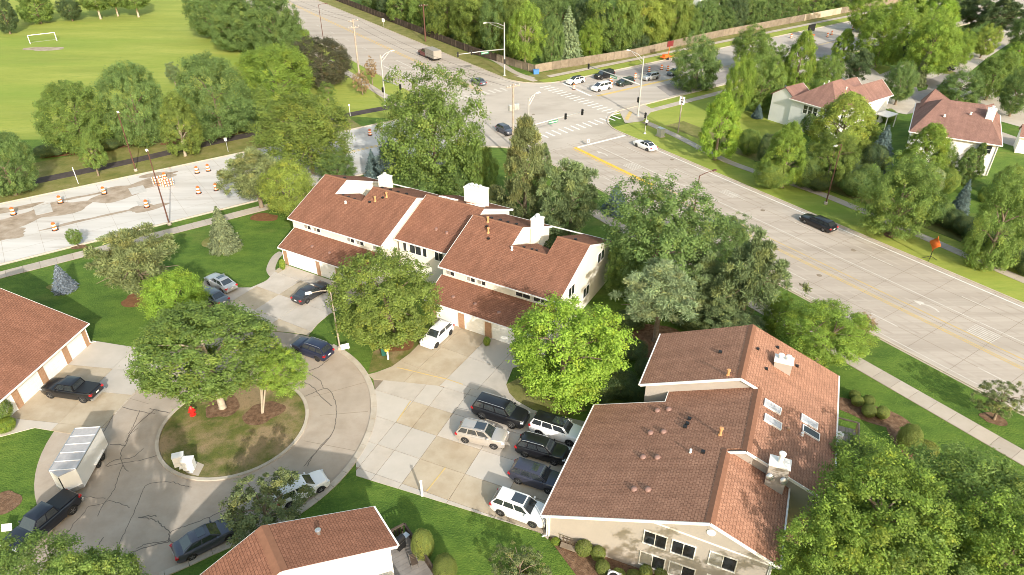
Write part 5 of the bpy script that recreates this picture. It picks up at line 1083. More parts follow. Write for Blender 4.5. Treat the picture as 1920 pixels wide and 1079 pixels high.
def mast(base, h, arm_dir, arm, arm_h, lum_dir, lum, label, heads=(), sign=None, face=None):
    b = G(*base); root = tag(empty('traffic_signal', b), label, 'traffic signal', 'signal masts at the junction')
    d, l = Vector(arm_dir).normalized(), Vector(lum_dir).normalized(); f = Vector(face or (d.y, -d.x, 0)).normalized()
    MB().tube([(0, 0, 0), (0, 0, h * 0.5), (0, 0, h)], [0.2, 0.16, 0.11], 10).build('pole', M['galv'], root, True, 60)
    MB().lathe([(0.42, 0), (0.42, 0.1), (0.26, 0.14)], (0, 0, 0), 12).build('base_plate', M['galv'], root)
    if lum: 
        MB().tube([(0, 0, h - 0.8), tuple(l * lum * 0.4 + Vector((0, 0, h + 0.1))), tuple(l * lum + Vector((0, 0, h + 0.5)))], [0.07, 0.06, 0.05], 6).build('lamp_arm', M['galv'], root); e = l * (lum + 0.3); MB().box((e.x, e.y, h + 0.5), (0.8, 0.34, 0.16), math.atan2(l.y, l.x), 0.8).build('lamp_head', M['white'], root)
        MB().tube([(0, 0, h - 1.5), tuple(l * lum * 0.8 + Vector((0, 0, h + 0.25)))], 0.035, 6).build('brace', M['galv'], root)
    if arm: MB().tube([(0, 0, arm_h), tuple(d * arm * 0.5 + Vector((0, 0, arm_h + 0.3))), tuple(d * arm + Vector((0, 0, arm_h + 0.45)))], [0.15, 0.11, 0.07], 8).build('mast_arm', M['galv'], root, True)
    for t in heads: p = d * arm * t + f * 0.2; signal_head(root, (p.x, p.y, arm_h + 0.2 + 0.3 * t), f)
    if sign: 
        p = d * arm * sign + f * 0.05; sg = MB().box((p.x, p.y, arm_h - 0.15), (2.0, 0.05, 0.5), math.atan2(d.y, d.x)).build('street_name_sign', M['sign_green'], root)
        q = p + f * 0.03
        for k in range(9): 
            u = q + d * (-0.8 + k * 0.2); MB().box((u.x, u.y, arm_h - 0.15), (0.11, 0.012, 0.2), math.atan2(d.y, d.x)).build('letter', M['white'], sg)
    signal_head(root, (f.x * 0.35, f.y * 0.35, 3.4), f)
    return root
mast((1196, 218), 12.0, NB, 16.0, 6.3, (-0.75, 0.7, 0), 3.4, 'tall silver signal mast on the corner lawn with raised lamp arm', (0.98,), 0.5, (-0.8, -0.6, 0))
mast((946, 142), 12.2, -NA, 13.0, 6.2, -NA, 5.0, 'silver signal mast at the far fence corner with green street sign', (0.7, 0.98), 0.42, (0.2, -1, 0))
mast((723, 198), 10.5, -NB, 9.0, 5.4, NA, 2.4, 'silver signal mast at the park corner beside the leafy tree', (0.9,), None, (-0.6, -0.8, 0))
mast((990, 300), 11.0, NA, 12.5, 6.0, NA, 1.6, 'silver signal mast rising behind the tall evergreen', (0.62, 0.92), 0.42, (0.75, -0.65, 0))
# signal on its own post, wooden sign post, cabinet
r_ = tag(empty('pedestrian_signal', G(1209, 251)), 'short signal post with push button beside the concrete landing', 'traffic signal')
MB().tube([(0, 0, 0), (0, 0, 3.6)], 0.07, 8).build('pole', M['galv'], r_); MB().lathe([(0.3, 0), (0.2, 0.25)], (0, 0, 0), 10).build('base_plate', M['galv'], r_); signal_head(r_, (-0.25, -0.1, 3.6), Vector((-0.9, -0.4, 0)).normalized()); MB().box((0.1, -0.1, 1.9), (0.35, 0.2, 0.5)).build('walk_signal', M['black'], r_); MB().box((0.12, -0.14, 2.5), (0.5, 0.04, 0.5)).build('sign_plate', M['white'], r_)
def sign_post(base, h, w, hh, label, board='white', post='galv', ang=0.0, marks=True, tilt=0.0, cat='sign', rw=0.05):
    root = tag(empty('sign_post', G(*base), ang), label, cat); MB().tube([(0, 0, 0), (0, 0, h)], rw, 8).build('post', M[post], root)
    s = MB().box((0, -0.07, h - hh / 2 + 0.05), (w, 0.03, hh)).build('sign_plate', M[board], root)
    if marks:
        MB().box((0, -0.092, h - hh * 0.35), (w * 0.6, 0.012, hh * 0.14)).build('legend', M['black'], s); MB().box((0, -0.092, h - hh * 0.65), (w * 0.45, 0.012, hh * 0.2)).build('legend', M['black'], s)
    return root
sign_post((1271, 250), 7.0, 1.0, 1.5, 'tall wooden post with white sign on the corner lawn', 'white', 'pole_wood', R(-30), True, rw=0.12)
sign_post((720, 52), 2.6, 0.9, 0.9, 'small white sign on a post at the far verge of the avenue', 'white', 'galv', R(-20))
sign_post((1102, 274), 1.3, 0.5, 0.75, 'small white marker sign on the avenue median', 'white', 'galv', R(30))
sign_post((428, 285), 2.6, 0.5, 0.6, 'thin sign post beside the park path below the trees', 'galv', 'galv', R(20), False)
sign_post((147, 345), 2.8, 0.12, 0.5, 'thin pale post on the verge left of the young tree', 'white', 'white', R(20), False)
sign_post((657, 218), 2.4, 0.3, 0.3, 'thin white post where the park path meets the street', 'white', 'white', R(20), False)
sign_post((1305, 281), 1.0, 0.35, 0.5, 'little white utility marker on the avenue verge', 'white', 'white', 0, False)
def cabinet(base, sx, sy, sz, label, ang):
    root = tag(empty('utility_cabinet', G(*base), ang), label, 'cabinet'); MB().box((0, 0, 0.08), (sx + 0.3, sy + 0.3, 0.16)).build('plinth', M['walk'], root); MB().box((0, 0, 0.16 + sz / 2), (sx, sy, sz)).build('housing', M['galv'], root)
    MB().box((0, 0, 0.2 + sz), (sx + 0.1, sy + 0.1, 0.08)).build('lid', M['metal'], root)
    for s in (-1, 1): MB().box((s * sx / 4, -sy / 2 - 0.015, 0.16 + sz / 2), (sx / 2 - 0.06, 0.03, sz - 0.12)).build('door', M['ac'], root)
cabinet((1238, 256), 1.3, 0.8, 1.4, 'grey signal control cabinet on the corner verge', R(-60))
root = tag(empty('recycling_bin', G(1005, 139)), 'blue bin standing by the wooden fence corner', 'bin'); MB().box((0, 0, 0.5), (1.3, 0.8, 1.0), 0.2, 1.08).build('body', M['blue'], root); MB().box((0, 0, 1.05), (1.5, 0.95, 0.1), 0.2).build('lid', M['blue'], root)
# utility poles and wires
def utility_pole(base, h, label, arms=1, trans=0, mat='pole_wood'):
    b = G(*base); root = tag(empty('utility_pole', b, TA), label, 'utility pole', 'wooden utility poles'); MB().tube([(0, 0, 0), (0, 0, h)], [0.24, 0.17], 8).build('pole', M[mat], root, True, 60)
    for k in range(arms):
        MB().box((0, 0, h - 0.4 - k * 1.4), (0.14, 2.6, 0.14)).build('crossarm', M[mat], root)
        for y in (-1.2, -0.5, 0.5, 1.2): MB().lathe([(0.06, 0), (0.08, 0.12), (0.04, 0.25)], (0, y, h - 0.33 - k * 1.4), 8).build('insulator', M['galv'], root)
    for k in range(trans): MB().lathe([(0.3, 0), (0.32, 0.1), (0.32, 0.9), (0.2, 1.0)], (0.1, (-0.45, 0.5, -1.0)[k], h - 4.4), 12).build('transformer', M['galv'], root, True, 40)
    return b + Vector((0, 0, h - 0.2))
u1 = utility_pole((674, 143), 13.0, 'weathered utility pole with crossarm at the near kerb, upper left', 2)
u2 = utility_pole((962, 300), 13.2, 'utility pole with transformers beside the tall evergreen', 1, 3)
u3 = utility_pole((798, 78), 10.0, 'brown utility pole among the woods behind the fence', 1, 0, 'rust')
def wire(a, b, sag, label, off=0.0):
    P = [a.lerp(b, t / 16) + Vector((0, 0, -sag * 4 * (t / 16) * (1 - t / 16))) for t in range(17)]
    tag(MB().tube(P, 0.022, 4).build('overhead_wire', M['black'], None), label, 'wire', 'overhead wires')
for k, y in enumerate((-1.2, 1.2)):
    o = NA * y
    wire(u1 + o, u2 + o, 1.2, ('left', 'right')[k] + ' one of two overhead wires between the corner utility poles'); wire(u1 + o, u1 + DA * 90 + o, 1.6, ('near', 'far')[k] + ' overhead wire running off along the avenue at upper left')
# barrels
def barrel(q, label):
    root = tag(empty('traffic_barrel', G(*q)), label, 'traffic barrel', 'orange and white traffic barrels')
    z = 0; 
    for k, (r0, r1, h, m) in enumerate(((0.30, 0.29, 0.22, 'orange'), (0.285, 0.28, 0.2, 'barrel_white'), (0.275, 0.265, 0.2, 'orange'), (0.26, 0.25, 0.2, 'barrel_white'), (0.245, 0.23, 0.16, 'orange'))):
        MB().lathe([(r0, z), (r1, z + h)], (0, 0, 0), 14).build('band', M[m], root, True, 50); z += h
    MB().lathe([(0.4, 0), (0.42, 0.08), (0.31, 0.1)], (0, 0, 0), 14).build('rubber_base', M['rubber'], root); MB().tube([(-0.12, 0, z), (-0.1, 0, z + 0.12), (0.1, 0, z + 0.12), (0.12, 0, z)], 0.025, 6).build('handle', M['orange'], root)
    root.scale = (1.05, 1.05, 1.15)
bl = [((26, 403), 'barrel at the left end of the muddy patch'), ((114, 381), 'barrel beside the first fresh concrete square'), ((104, 432), 'barrel standing alone nearest the footway'), ((196, 364), 'barrel left of the second muddy patch'),
 ((276, 389), 'barrel at the small patch near the brown light pole'), ((310, 337), 'barrel behind the stacked barricades'), ((370, 325), 'barrel upper left of the far pair'), ((391, 321), 'barrel upper right of the far pair by the pine'), ((373, 363), 'barrel lower left near the pine'), ((406, 357), 'barrel lower right almost under the pine'),
 ((694, 254), 'barrel alone between the two large trees'), ((1076, 168), 'barrel on the stop line by the white hatchback'), ((1147, 162), 'barrel leaning pair beside the white minivan'), ((1145, 152), 'barrel behind the black four wheel drive'), ((1191, 147), 'barrel between dark green and silver crossovers'), ((1217, 135), 'barrel just behind the silver crossover'), ((1240, 131), 'barrel on the far asphalt strip'), ((1252, 133), 'barrel next to the last queued car'),
 ((1551, 70), 'barrel left of the pair on the far street'), ((1559, 66), 'barrel right of the pair on the far street'), ((1598, 56), 'barrel farthest away on the street'), ((1483, 72), 'barrel behind the pear shaped tree'), ((1506, 72), 'barrel below the black message board')]
for q, lab in bl: barrel(q, 'orange and white ' + lab)
# stacked barricades
for i, (x, y) in enumerate(((298, 345), (307, 349), (317, 351))):
    root = tag(empty('barricade', G(x, y), TB), ('left', 'middle', 'right')[i] + ' one of three orange striped barricades stacked in the road', 'barricade', 'stacked barricades')
    for k in range(3):
        MB().box((0, 0, 0.35 + k * 0.42), (1.7, 0.06, 0.24)).build('rail', M['barrel_white'], root)
        for j in range(4): MB().box((-0.62 + j * 0.42, -0.034, 0.35 + k * 0.42), (0.2, 0.012, 0.26)).build('stripe', M['orange'], root)
    for sx in (-0.75, 0.75): MB().box((sx, 0, 0.65), (0.06, 0.08, 1.3)).build('leg', M['galv'], root); MB().box((sx, 0, 0.04), (0.1, 1.0, 0.07)).build('foot', M['galv'], root)
# orange roll-up sign on the verge
root = tag(empty('work_sign', G(1743, 486), R(20)), 'orange fabric work sign twisted on its spring stand', 'sign')
MB().tube([(0, 0, 0), (0, 0, 1.4)], 0.04, 6).build('stand', M['black'], root)
for a in (0.6, 2.5, 3.7, 5.5): MB().tube([(0, 0, 0.35), (0.7 * math.cos(a), 0.7 * math.sin(a), 0.02)], 0.025, 6).build('leg', M['black'], root)
V = []; F = []
for i in range(9):
    t = i / 8; w = 0.62 * (1 - abs(2 * t - 1)) + 0.05; tw = R(70) * math.sin(t * 3.1) + 0.4
    for sgn in (-1, 1): V.append((sgn * w * math.cos(tw), sgn * w * math.sin(tw) + 0.12 * math.sin(t * 6), 0.9 + 1.75 * t))
for i in range(8): F.append((i * 2, i * 2 + 1, i * 2 + 3, i * 2 + 2))
me = mesh(V, F, M['orange'], True); o = link('fabric', me, root); md = o.modifiers.new('solid', 'SOLIDIFY'); md.thickness = 0.02; root.scale = (1.25, 1.25, 1.3)
# arrow board trailer and message board
root = tag(empty('arrow_board_trailer', G(1248, 112), TB), 'orange arrow board trailer parked by the wooden fence', 'trailer')
MB().box((0, 0, 0.7), (3.0, 1.4, 0.25)).build('chassis', M['orange'], root); MB().box((-0.2, 0, 1.05), (1.4, 1.0, 0.55)).build('battery_box', M['orange'], root); MB().box((0.9, 0, 2.6), (0.12, 0.12, 3.6)).build('mast', M['orange'], root); MB().box((0.9, -0.2, 3.9), (2.2, 0.12, 1.4)).build('board', plain('maroon_board', (0.16, 0.02, 0.02), 0.6), root); MB().beam((1.5, 0, 0.7), (3.2, 0, 0.5), 0.1, 0.1).build('tongue', M['orange'], root)
for s in (-1, 1): MB().lathe([(0.15, -0.1), (0.36, -0.1), (0.36, 0.1), (0.15, 0.1)], (0, s * 0.8, 0.36), 14, 'y').build('wheel', M['rubber'], root)
root = tag(empty('message_board', G(1518, 70), TB), 'black message board standing on the far street', 'message board')
MB().box((0, 0, 2.6), (3.2, 0.25, 2.0)).build('board', M['black'], root); MB().box((0, 0, 0.9), (0.25, 0.25, 1.6)).build('mast', M['orange'], root); MB().box((0, 0, 0.55), (3.0, 1.3, 0.25)).build('chassis', M['orange'], root)
for s in (-1, 1): MB().lathe([(0.15, -0.1), (0.34, -0.1), (0.34, 0.1), (0.15, 0.1)], (0, s * 0.75, 0.34), 14, 'y').build('wheel', M['rubber'], root)
# soccer goal
ga, gb = G(57, 83), G(107, 77); gd_ = (gb - ga); gl = gd_.length; root = tag(empty('soccer_goal', ga, math.atan2(gd_.y, gd_.x)), 'white soccer goal frame standing on the sports field', 'goal'); GH = 2.3
for x in (0, gl): MB().tube([(x, 0, 0), (x, 0, GH)], 0.1, 8).build('post', M['white'], root); MB().tube([(x, 0, GH), (x, 0.9, GH * 0.9), (x, 1.9, 0.05)], 0.035, 6).build('back_stay', M['galv'], root)
MB().tube([(0, 0, GH), (gl, 0, GH)], 0.1, 8).build('crossbar', M['white'], root); MB().tube([(0, 1.9, 0.05), (gl, 1.9, 0.05)], 0.03, 6).build('ground_bar', M['galv'], root)
tag(sheet('bare_patch', blob(G(82, 92), 5.5, 2.2, 0.1, 36, 0.15), 0.012, M['mud']), kind='structure')
# mail box cluster on the island (two units on pedestals)
for i, (q, ang) in enumerate((((341, 877), 0.35), ((359, 884), 0.1))):
    root = tag(empty('mailbox_unit', G(*q, 0.12), ang), ('left', 'right')[i] + ' one of two white cluster mailboxes on the island', 'mailbox', 'cluster mailboxes')
    MB().box((0, 0, 0.22), (0.22, 0.22, 0.44)).build('pedestal', M['white'], root); MB().box((0, 0, 0.04), (0.4, 0.4, 0.06)).build('foot', M['white'], root)
    MB().box((0, 0, 0.95), (0.9, 0.62, 1.05)).build('cabinet', M['white'], root); MB().prism([(-0.48, -0.34), (0.48, -0.34), (0.48, 0.34), (-0.48, 0.34)], 1.475, 1.53).build('cap', M['white'], root)
    for r2 in range(4):
        for c2 in range(3): MB().box((-0.27 + c2 * 0.27, -0.318, 0.58 + r2 * 0.24), (0.24, 0.014, 0.21)).build('mail_door', M['trim'], root)
# fire hydrant
root = tag(empty('fire_hydrant', G(362, 778, 0.11)), 'red fire hydrant at the island edge under the big tree', 'hydrant')
MB().lathe([(0.2, 0), (0.2, 0.06), (0.13, 0.08), (0.13, 0.5), (0.17, 0.52), (0.17, 0.58), (0.13, 0.6), (0.1, 0.72), (0.04, 0.8)], (0, 0, 0), 14).build('barrel', M['red'], root, True, 40)
for a in (0, 2.1, 4.2): MB().tube([(0, 0, 0.42), (0.24 * math.cos(a), 0.24 * math.sin(a), 0.42)], [0.08, 0.07], 8).build('nozzle', M['red'], root)
root.scale = (1.5, 1.5, 1.3)
# bins and white post under the round tree, yard signs, boundary post
root = tag(empty('waste_bin', G(720, 665)), 'dark green wheeled bin with yellow lid under the round tree', 'bin'); MB().box((0, 0, 0.5), (0.5, 0.55, 0.95), 0.3, 1.1).build('body', M['green_bin'], root); MB().box((0.0, 0, 1.01), (0.62, 0.66, 0.08), 0.3).build('lid', M['green_bin'], root)
for s in (-1, 1): MB().lathe([(0.03, -0.04), (0.12, -0.04), (0.12, 0.04), (0.03, 0.04)], (s * 0.22, 0.25, 0.12), 10, 'x').build('wheel', M['rubber'], root)
root = tag(empty('mailbox', G(728, 674)), 'white post with yellow newspaper box beside the driveway', 'mailbox'); MB().box((0, 0, 0.65), (0.16, 0.16, 1.3)).build('post', M['white'], root); MB().box((0, 0, 1.4), (0.4, 0.6, 0.3)).build('box', M['yellow'], root)
root = tag(empty('mailbox', G(792, 930)), 'white boundary post at the lawn edge of the driveway', 'post'); MB().box((0, 0, 0.85), (0.16, 0.16, 1.7)).build('post', M['white'], root); MB().box((0, 0, 1.74), (0.2, 0.2, 0.07)).build('cap', M['white'], root)
root.name = 'boundary_post'
for q, lab, an_, w in (((648, 658), 'white yard sign tilted beside the court lamp post', 0.4, 0.9), ((18, 998), 'white yard sign lying on grass near the dark blue pickup', 0.1, 0.75)):
    root = tag(empty('yard_sign', G(*q), an_), lab, 'sign'); MB().add([(-w / 2, -0.2, 0.35), (w / 2, -0.2, 0.35), (w / 2, 0.15, 0.8), (-w / 2, 0.15, 0.8), (-w / 2, -0.17, 0.33), (w / 2, -0.17, 0.33), (w / 2, 0.18, 0.78), (-w / 2, 0.18, 0.78)], [(0, 1, 2, 3), (7, 6, 5, 4), (0, 4, 5, 1), (1, 5, 6, 2), (2, 6, 7, 3), (3, 7, 4, 0)]).build('board', M['white'], root)
    for s in (-0.3, 0.3): MB().tube([(s, 0, 0), (s, 0, 0.6)], 0.015, 6).build('stake', M['galv'], root)
# air conditioners behind the beige block
for i, (x, y) in enumerate(((6.3, -2.0), (8.0, -2.0))):
    p = W4(x, y); root = tag(empty('air_conditioner', p, A4), ('left', 'right')[i] + ' one of two grey air conditioner units by the beige wall', 'air conditioner', 'air conditioner units')
    MB().box((0, 0, 0.45), (0.95, 0.95, 0.82)).build('housing', M['ac'], root); MB().box((0, 0, 0.02), (1.1, 1.1, 0.05)).build('pad', M['walk'], root); MB().lathe([(0.44, 0.86), (0.44, 0.93), (0.36, 0.94), (0.34, 0.87), (0.02, 0.87)], (0, 0, 0), 18).build('fan_ring', M['white'], root); MB().lathe([(0.33, 0.875), (0.33, 0.88), (0.01, 0.9)], (0, 0, 0), 16).build('fan', M['black'], root)
    for k in range(6): MB().box((0, -0.485, 0.2 + k * 0.11), (0.85, 0.02, 0.04)).build('louvre', M['black'], root)
# garden bench-like trellis by the wall
root = tag(empty('garden_bench', W4(2.6, -0.5), A4), 'small brown garden bench with slatted back against the beige wall', 'bench')
for k in range(6): MB().box((-0.75 + k * 0.3, 0.12, 0.7), (0.07, 0.04, 0.6)).build('slat', M['wood_dark'], root)
MB().box((0, 0.12, 1.0), (1.75, 0.06, 0.08)).build('top_rail', M['wood_dark'], root); MB().box((0, -0.12, 0.45), (1.7, 0.45, 0.06)).build('seat', M['wood'], root)
for x in (-0.8, 0.8): MB().box((x, 0, 0.25), (0.08, 0.4, 0.45)).build('leg', M['wood_dark'], root)
# grill and patio chair on the near deck
def on_b3(x, y, z): return Vector((E3.x + x * math.cos(A3) - y * math.sin(A3), E3.y + x * math.sin(A3) + y * math.cos(A3), z))
root = tag(empty('barbecue_grill', on_b3(1.35, -0.75, DK + 0.03), A3 + 0.3), 'black barbecue grill with side shelves on the deck', 'grill')
MB().box((0, 0, 0.45), (0.7, 0.5, 0.7)).build('cart', M['black'], root); MB().lathe([(0.3, -0.35), (0.3, 0.35)], (0, 0, 0.95), 14, 'x').build('hood', M['black'], root); MB().box((0, -0.02, 0.86), (0.78, 0.5, 0.1)).build('firebox', M['metal'], root)
for s in (-1, 1): MB().box((s * 0.62, 0, 0.85), (0.45, 0.45, 0.05)).build('side_shelf', M['metal'], root)
root = tag(empty('patio_chair', on_b3(1.5, -2.7, DK + 0.03), A3 - 0.2), 'dark folding patio chair on the deck boards', 'chair')
MB().box((0, 0, 0.42), (0.55, 0.5, 0.05)).build('seat', M['wood_dark'], root)
for k in range(4): MB().beam((-0.26, 0.26 + k * 0.03, 0.5 + k * 0.12), (0.26, 0.26 + k * 0.03, 0.5 + k * 0.12), 0.04, 0.07).build('back_slat', M['wood_dark'], root)
for x in (-0.26, 0.26):
    MB().beam((x, -0.25, 0), (x, 0.36, 1.0), 0.05, 0.05).build('leg', M['black'], root); MB().beam((x, 0.25, 0), (x, -0.25, 0.5), 0.05, 0.05).build('leg', M['black'], root)
# wooden fences: panels of boards between posts
def fence(line, h, label, mats, step=2.44, name='wooden_fence'):
    root = tag(empty(name), label, 'fence'); n = 0; panels = {}
    for a, b in zip(line, line[1:]):
        d = (b - a); L_ = d.length; d.normalize(); ang = math.atan2(d.y, d.x); k = max(1, round(L_ / step)); st = L_ / k
        for i in range(k):
            p = a + d * (st * i); mt = mats(n); key = (mt, round(st, 2))
            if key not in panels:
                bm_ = MB(); m_ = int(st / 0.15)
                for j in range(m_): bm_.box((0.08 + (j + 0.5) * (st - 0.16) / m_, 0.0, h / 2 + 0.04 * ((j * 7) % 3)), ((st - 0.16) / m_ - 0.012, 0.03, h))
                for z in (0.35, h - 0.3): bm_.box((st / 2, 0.045, z), (st, 0.05, 0.1))
                panels[key] = mesh(bm_.v, bm_.f, M[mt])
                panels['post' + mt] = mesh(*(lambda b_: (b_.v, b_.f))(MB().box((0, 0.06, h / 2), (0.12, 0.12, h + 0.1))), M[mt])
            link('fence_panel', panels[key], root, p, ang); link('post', panels['post' + mt], root, p, ang); n += 1
    return root
fence([isect(99, 134.5), rb(106, 134.6), rb(135, 132.2), rb(170, 134.2), rb(212, 134.0)], 2.0, 'weathered wooden fence along the street in front of the woods', lambda n: 'wood')
fence([rb(212, 134.0), rb(232, 133.8)], 2.0, 'pale new section of wooden fence along the far street', lambda n: 'wood_new')
fence([rb(232, 133.8), rb(330, 133.2)], 2.0, 'far end of the weathered wooden fence at the top edge', lambda n: 'wood')
fence([isect(99, 134.5), ra(150, 97.5), ra(162, 96.2), ra(330, 95.4)], 1.9, 'dark wooden fence along the far side of the avenue', lambda n: 'wood_dark' if n > 5 else 'wood')
# ================================================================== trees, shrubs and hedges
def leaf_mesh(P, Nn, size, aspect, tint, mat, along=None, rng=RNG):
    "rhombus leaves at P with normals Nn; tint (n,3) colour multipliers"
    n = len(P); Nn = Nn / np.maximum(np.linalg.norm(Nn, axis=1, keepdims=True), 1e-6)
    ref = rng.normal(size=(n, 3)) if along is None else along + rng.normal(0, 0.15, (n, 3))
    T = ref - (ref * Nn).sum(1, keepdims=True) * Nn; T /= np.maximum(np.linalg.norm(T, axis=1, keepdims=True), 1e-6)
    B = np.cross(Nn, T); s = (size * rng.uniform(0.7, 1.3, n))[:, None]
    V = np.empty((n, 4, 3), np.float32)
    V[:, 0] = P - T * s; V[:, 1] = P + B * s * aspect + Nn * s * 0.12; V[:, 2] = P + T * s; V[:, 3] = P - B * s * aspect + Nn * s * 0.12
    me = bpy.data.meshes.new('crown'); me.vertices.add(n * 4); me.vertices.foreach_set('co', V.ravel())
    me.loops.add(n * 4); me.loops.foreach_set('vertex_index', np.arange(n * 4, dtype=np.int32))
    me.polygons.add(n); me.polygons.foreach_set('loop_start', np.arange(0, n * 4, 4, dtype=np.int32)); me.polygons.foreach_set('loop_total', np.full(n, 4, np.int32))
    a = me.attributes.new('tint', 'FLOAT_COLOR', 'POINT'); c = np.ones((n, 4, 4), np.float32); c[:, :, :3] = tint[:, None, :]; a.data.foreach_set('color', c.ravel())
    me.materials.append(mat); me.update(calc_edges=True); return me
def unit(n, rng):
    v = rng.normal(size=(n, 3)); return v / np.linalg.norm(v, axis=1, keepdims=True)
def fib(n):
    i = np.arange(n) + 0.5; ph = np.arccos(1 - 2 * i / n); th = np.pi * (1 + 5 ** 0.5) * i
    return np.c_[np.cos(th) * np.sin(ph), np.sin(th) * np.sin(ph), np.cos(ph)]
def tints(n, lobe_of, nl, rng, yellow=0.14, spread=0.22):
    lb = rng.uniform(1 - spread, 1 + spread, nl)[:, None] * np.ones((nl, 3)); ye = rng.random(nl) < yellow
    lb[ye] *= np.array([1.22, 1.08, 0.95]); t = lb[lobe_of] * rng.uniform(0.8, 1.2, n)[:, None]; y2 = rng.random(n) < 0.03; t[y2] *= np.array([1.4, 1.2, 0.9]); return t
def crown(kind, seed):
    rng = np.random.default_rng(seed); mat = M['leaf']
    if kind in ('round', 'oval', 'loose', 'dense', 'open'):
        # lobes, lobe radius, leaves per lobe, leaf size, lobe flatness, envelope unevenness
        nl, lr, per, sz, flat, uneven = dict(round=(380, 0.11, 125, 0.0205, 0.8, 0.13), oval=(330, 0.11, 125, 0.024, 0.85, 0.11), loose=(430, 0.105, 105, 0.020, 0.75, 0.11), dense=(440, 0.10, 105, 0.0215, 0.85, 0.09), open=(150, 0.105, 90, 0.027, 0.7, 0.2))[kind]
        wv = rng.normal(0, 1.9, (5, 3)); wp = rng.uniform(0, 6.28, 5)
        env = lambda d: 1 + uneven * sum(np.sin(d @ wv[q] + wp[q]) for q in range(5)) / 1.8
        if kind == 'oval':
            z = rng.uniform(-0.9, 0.95, nl); t = (z + 1) / 2; pr = np.interp(t, [0, 0.12, 0.38, 0.7, 0.9, 1], [0.40, 0.78, 0.88, 0.60, 0.28, 0.06]); a = np.arange(nl) * 2.39996 + rng.normal(0, 0.4, nl)
            q = rng.uniform(0.45, 1.0, nl) ** 0.5; C = np.c_[np.cos(a) * pr * q, np.sin(a) * pr * q, z]; dd = C / np.maximum(np.linalg.norm(C, axis=1, keepdims=True), 0.05); C[:, :2] *= env(dd)[:, None]
        else:
            d = unit(nl, rng) if kind != 'dense' else fib(nl) + rng.normal(0, 0.14, (nl, 3)); d /= np.linalg.norm(d, axis=1, keepdims=True)
            lo_q = dict(round=0.35, dense=0.6, loose=0.2, open=0.2)[kind]; rr = rng.uniform(lo_q, 1.0, nl) ** 0.5 * 0.88 * env(d); C = d * rr[:, None]
            low = C[:, 2] < -0.5; C[low, 2] = -0.5 + (C[low, 2] + 0.5) * 0.45
        LR = lr * rng.uniform(0.6, 1.45, nl)
        lo = np.repeat(np.arange(nl), per); n = len(lo); d = unit(n, rng); out = C[lo] / np.maximum(np.linalg.norm(C[lo], axis=1, keepdims=True), 0.05)
        d = d + out * 0.35 + np.array([0, 0, 0.2]); d /= np.linalg.norm(d, axis=1, keepdims=True)
        P = C[lo] + d * (LR[lo] * np.abs(rng.normal(0.75, 0.32, n)))[:, None] * np.array([1, 1, flat])
        if kind in ('loose', 'open'): P[:, 2] -= 0.35 * (np.linalg.norm(P[:, :2] - C[lo][:, :2], axis=1)) ** 1.2
        P[:, :2] /= np.percentile(np.linalg.norm(P[:, :2], axis=1), 98.5); zl, zh = np.percentile(P[:, 2], [1, 99.3]); P[:, 2] = (P[:, 2] - zl) / (zh - zl) * 2 - 1
        Nn = d * 0.6 + out * 0.25 + rng.normal(0, 0.5, (n, 3)) + np.array([0, 0, 0.35])
        return leaf_mesh(P, Nn, np.full(n, sz), 0.6, tints(n, lo, nl, rng), mat, None, rng)
    if kind in ('shrub', 'ball'):
        n = 12000; d = unit(n, rng); ph = rng.uniform(0, 6.28, 8); bump = sum(np.sin(d @ rng.normal(0, 4.2, 3) + ph[k]) for k in range(8)) / 6
        r_ = (0.93 + (0.2 if kind == 'shrub' else 0.09) * bump) * rng.uniform(0.84, 1.06, n); P = d * r_[:, None]; lo = ((bump + 1) * 4).astype(int) % 8
        Nn = d + rng.normal(0, 0.45, (n, 3)); return leaf_mesh(P, Nn, np.full(n, 0.036), 0.6, tints(n, lo, 8, rng, 0.1, 0.18), mat, None, rng)
    if kind in ('pine', 'juniper'):
        nl = 170 if kind == 'pine' else 190; t = rng.random(nl); 
        if kind == 'pine':
            d = unit(nl, rng); rr = rng.uniform(0.25, 1, nl) ** 0.42 * 0.88; C = d * rr[:, None] * (0.86 + 0.24 * np.sin(3 * np.arctan2(d[:, 1], d[:, 0]) + seed))[:, None]; C[:, 2] = C[:, 2] * 0.92; ax = rng.uniform(-0.1, 0.8, 22); C[:22] = np.c_[rng.normal(0, 1, 22) * 0.3 * (0.95 - ax), rng.normal(0, 1, 22) * 0.3 * (0.95 - ax), ax]; far = C[:, 2] > 0.6; C[far, :2] *= 0.6
        else:
            z = rng.uniform(-0.95, 0.95, nl); pr = np.interp((z + 1) / 2, [0, 0.2, 0.5, 0.8, 1], [0.75, 0.85, 0.62, 0.36, 0.06]); a = np.arange(nl) * 2.4 + rng.normal(0, 0.3, nl); q = rng.uniform(0.55, 1.05, nl); C = np.c_[np.cos(a) * pr * q, np.sin(a) * pr * q, z]
        per = 170; lo = np.repeat(np.arange(nl), per); n = len(lo); d = unit(n, rng) + np.array([0, 0, 0.55]) + C[lo] * 0.5; d /= np.linalg.norm(d, axis=1, keepdims=True); LR = 0.155 * rng.uniform(0.7, 1.3, nl)
        P = C[lo] + d * (LR[lo] * rng.uniform(0.3, 1.05, n))[:, None] * np.array([1, 1, 0.75]); side = np.cross(d, rng.normal(size=(n, 3)))
        return leaf_mesh(P, side + d * 0.5, np.full(n, 0.042), 0.2, tints(n, lo, nl, rng, 0.2, 0.3), M['needle'], d, rng)
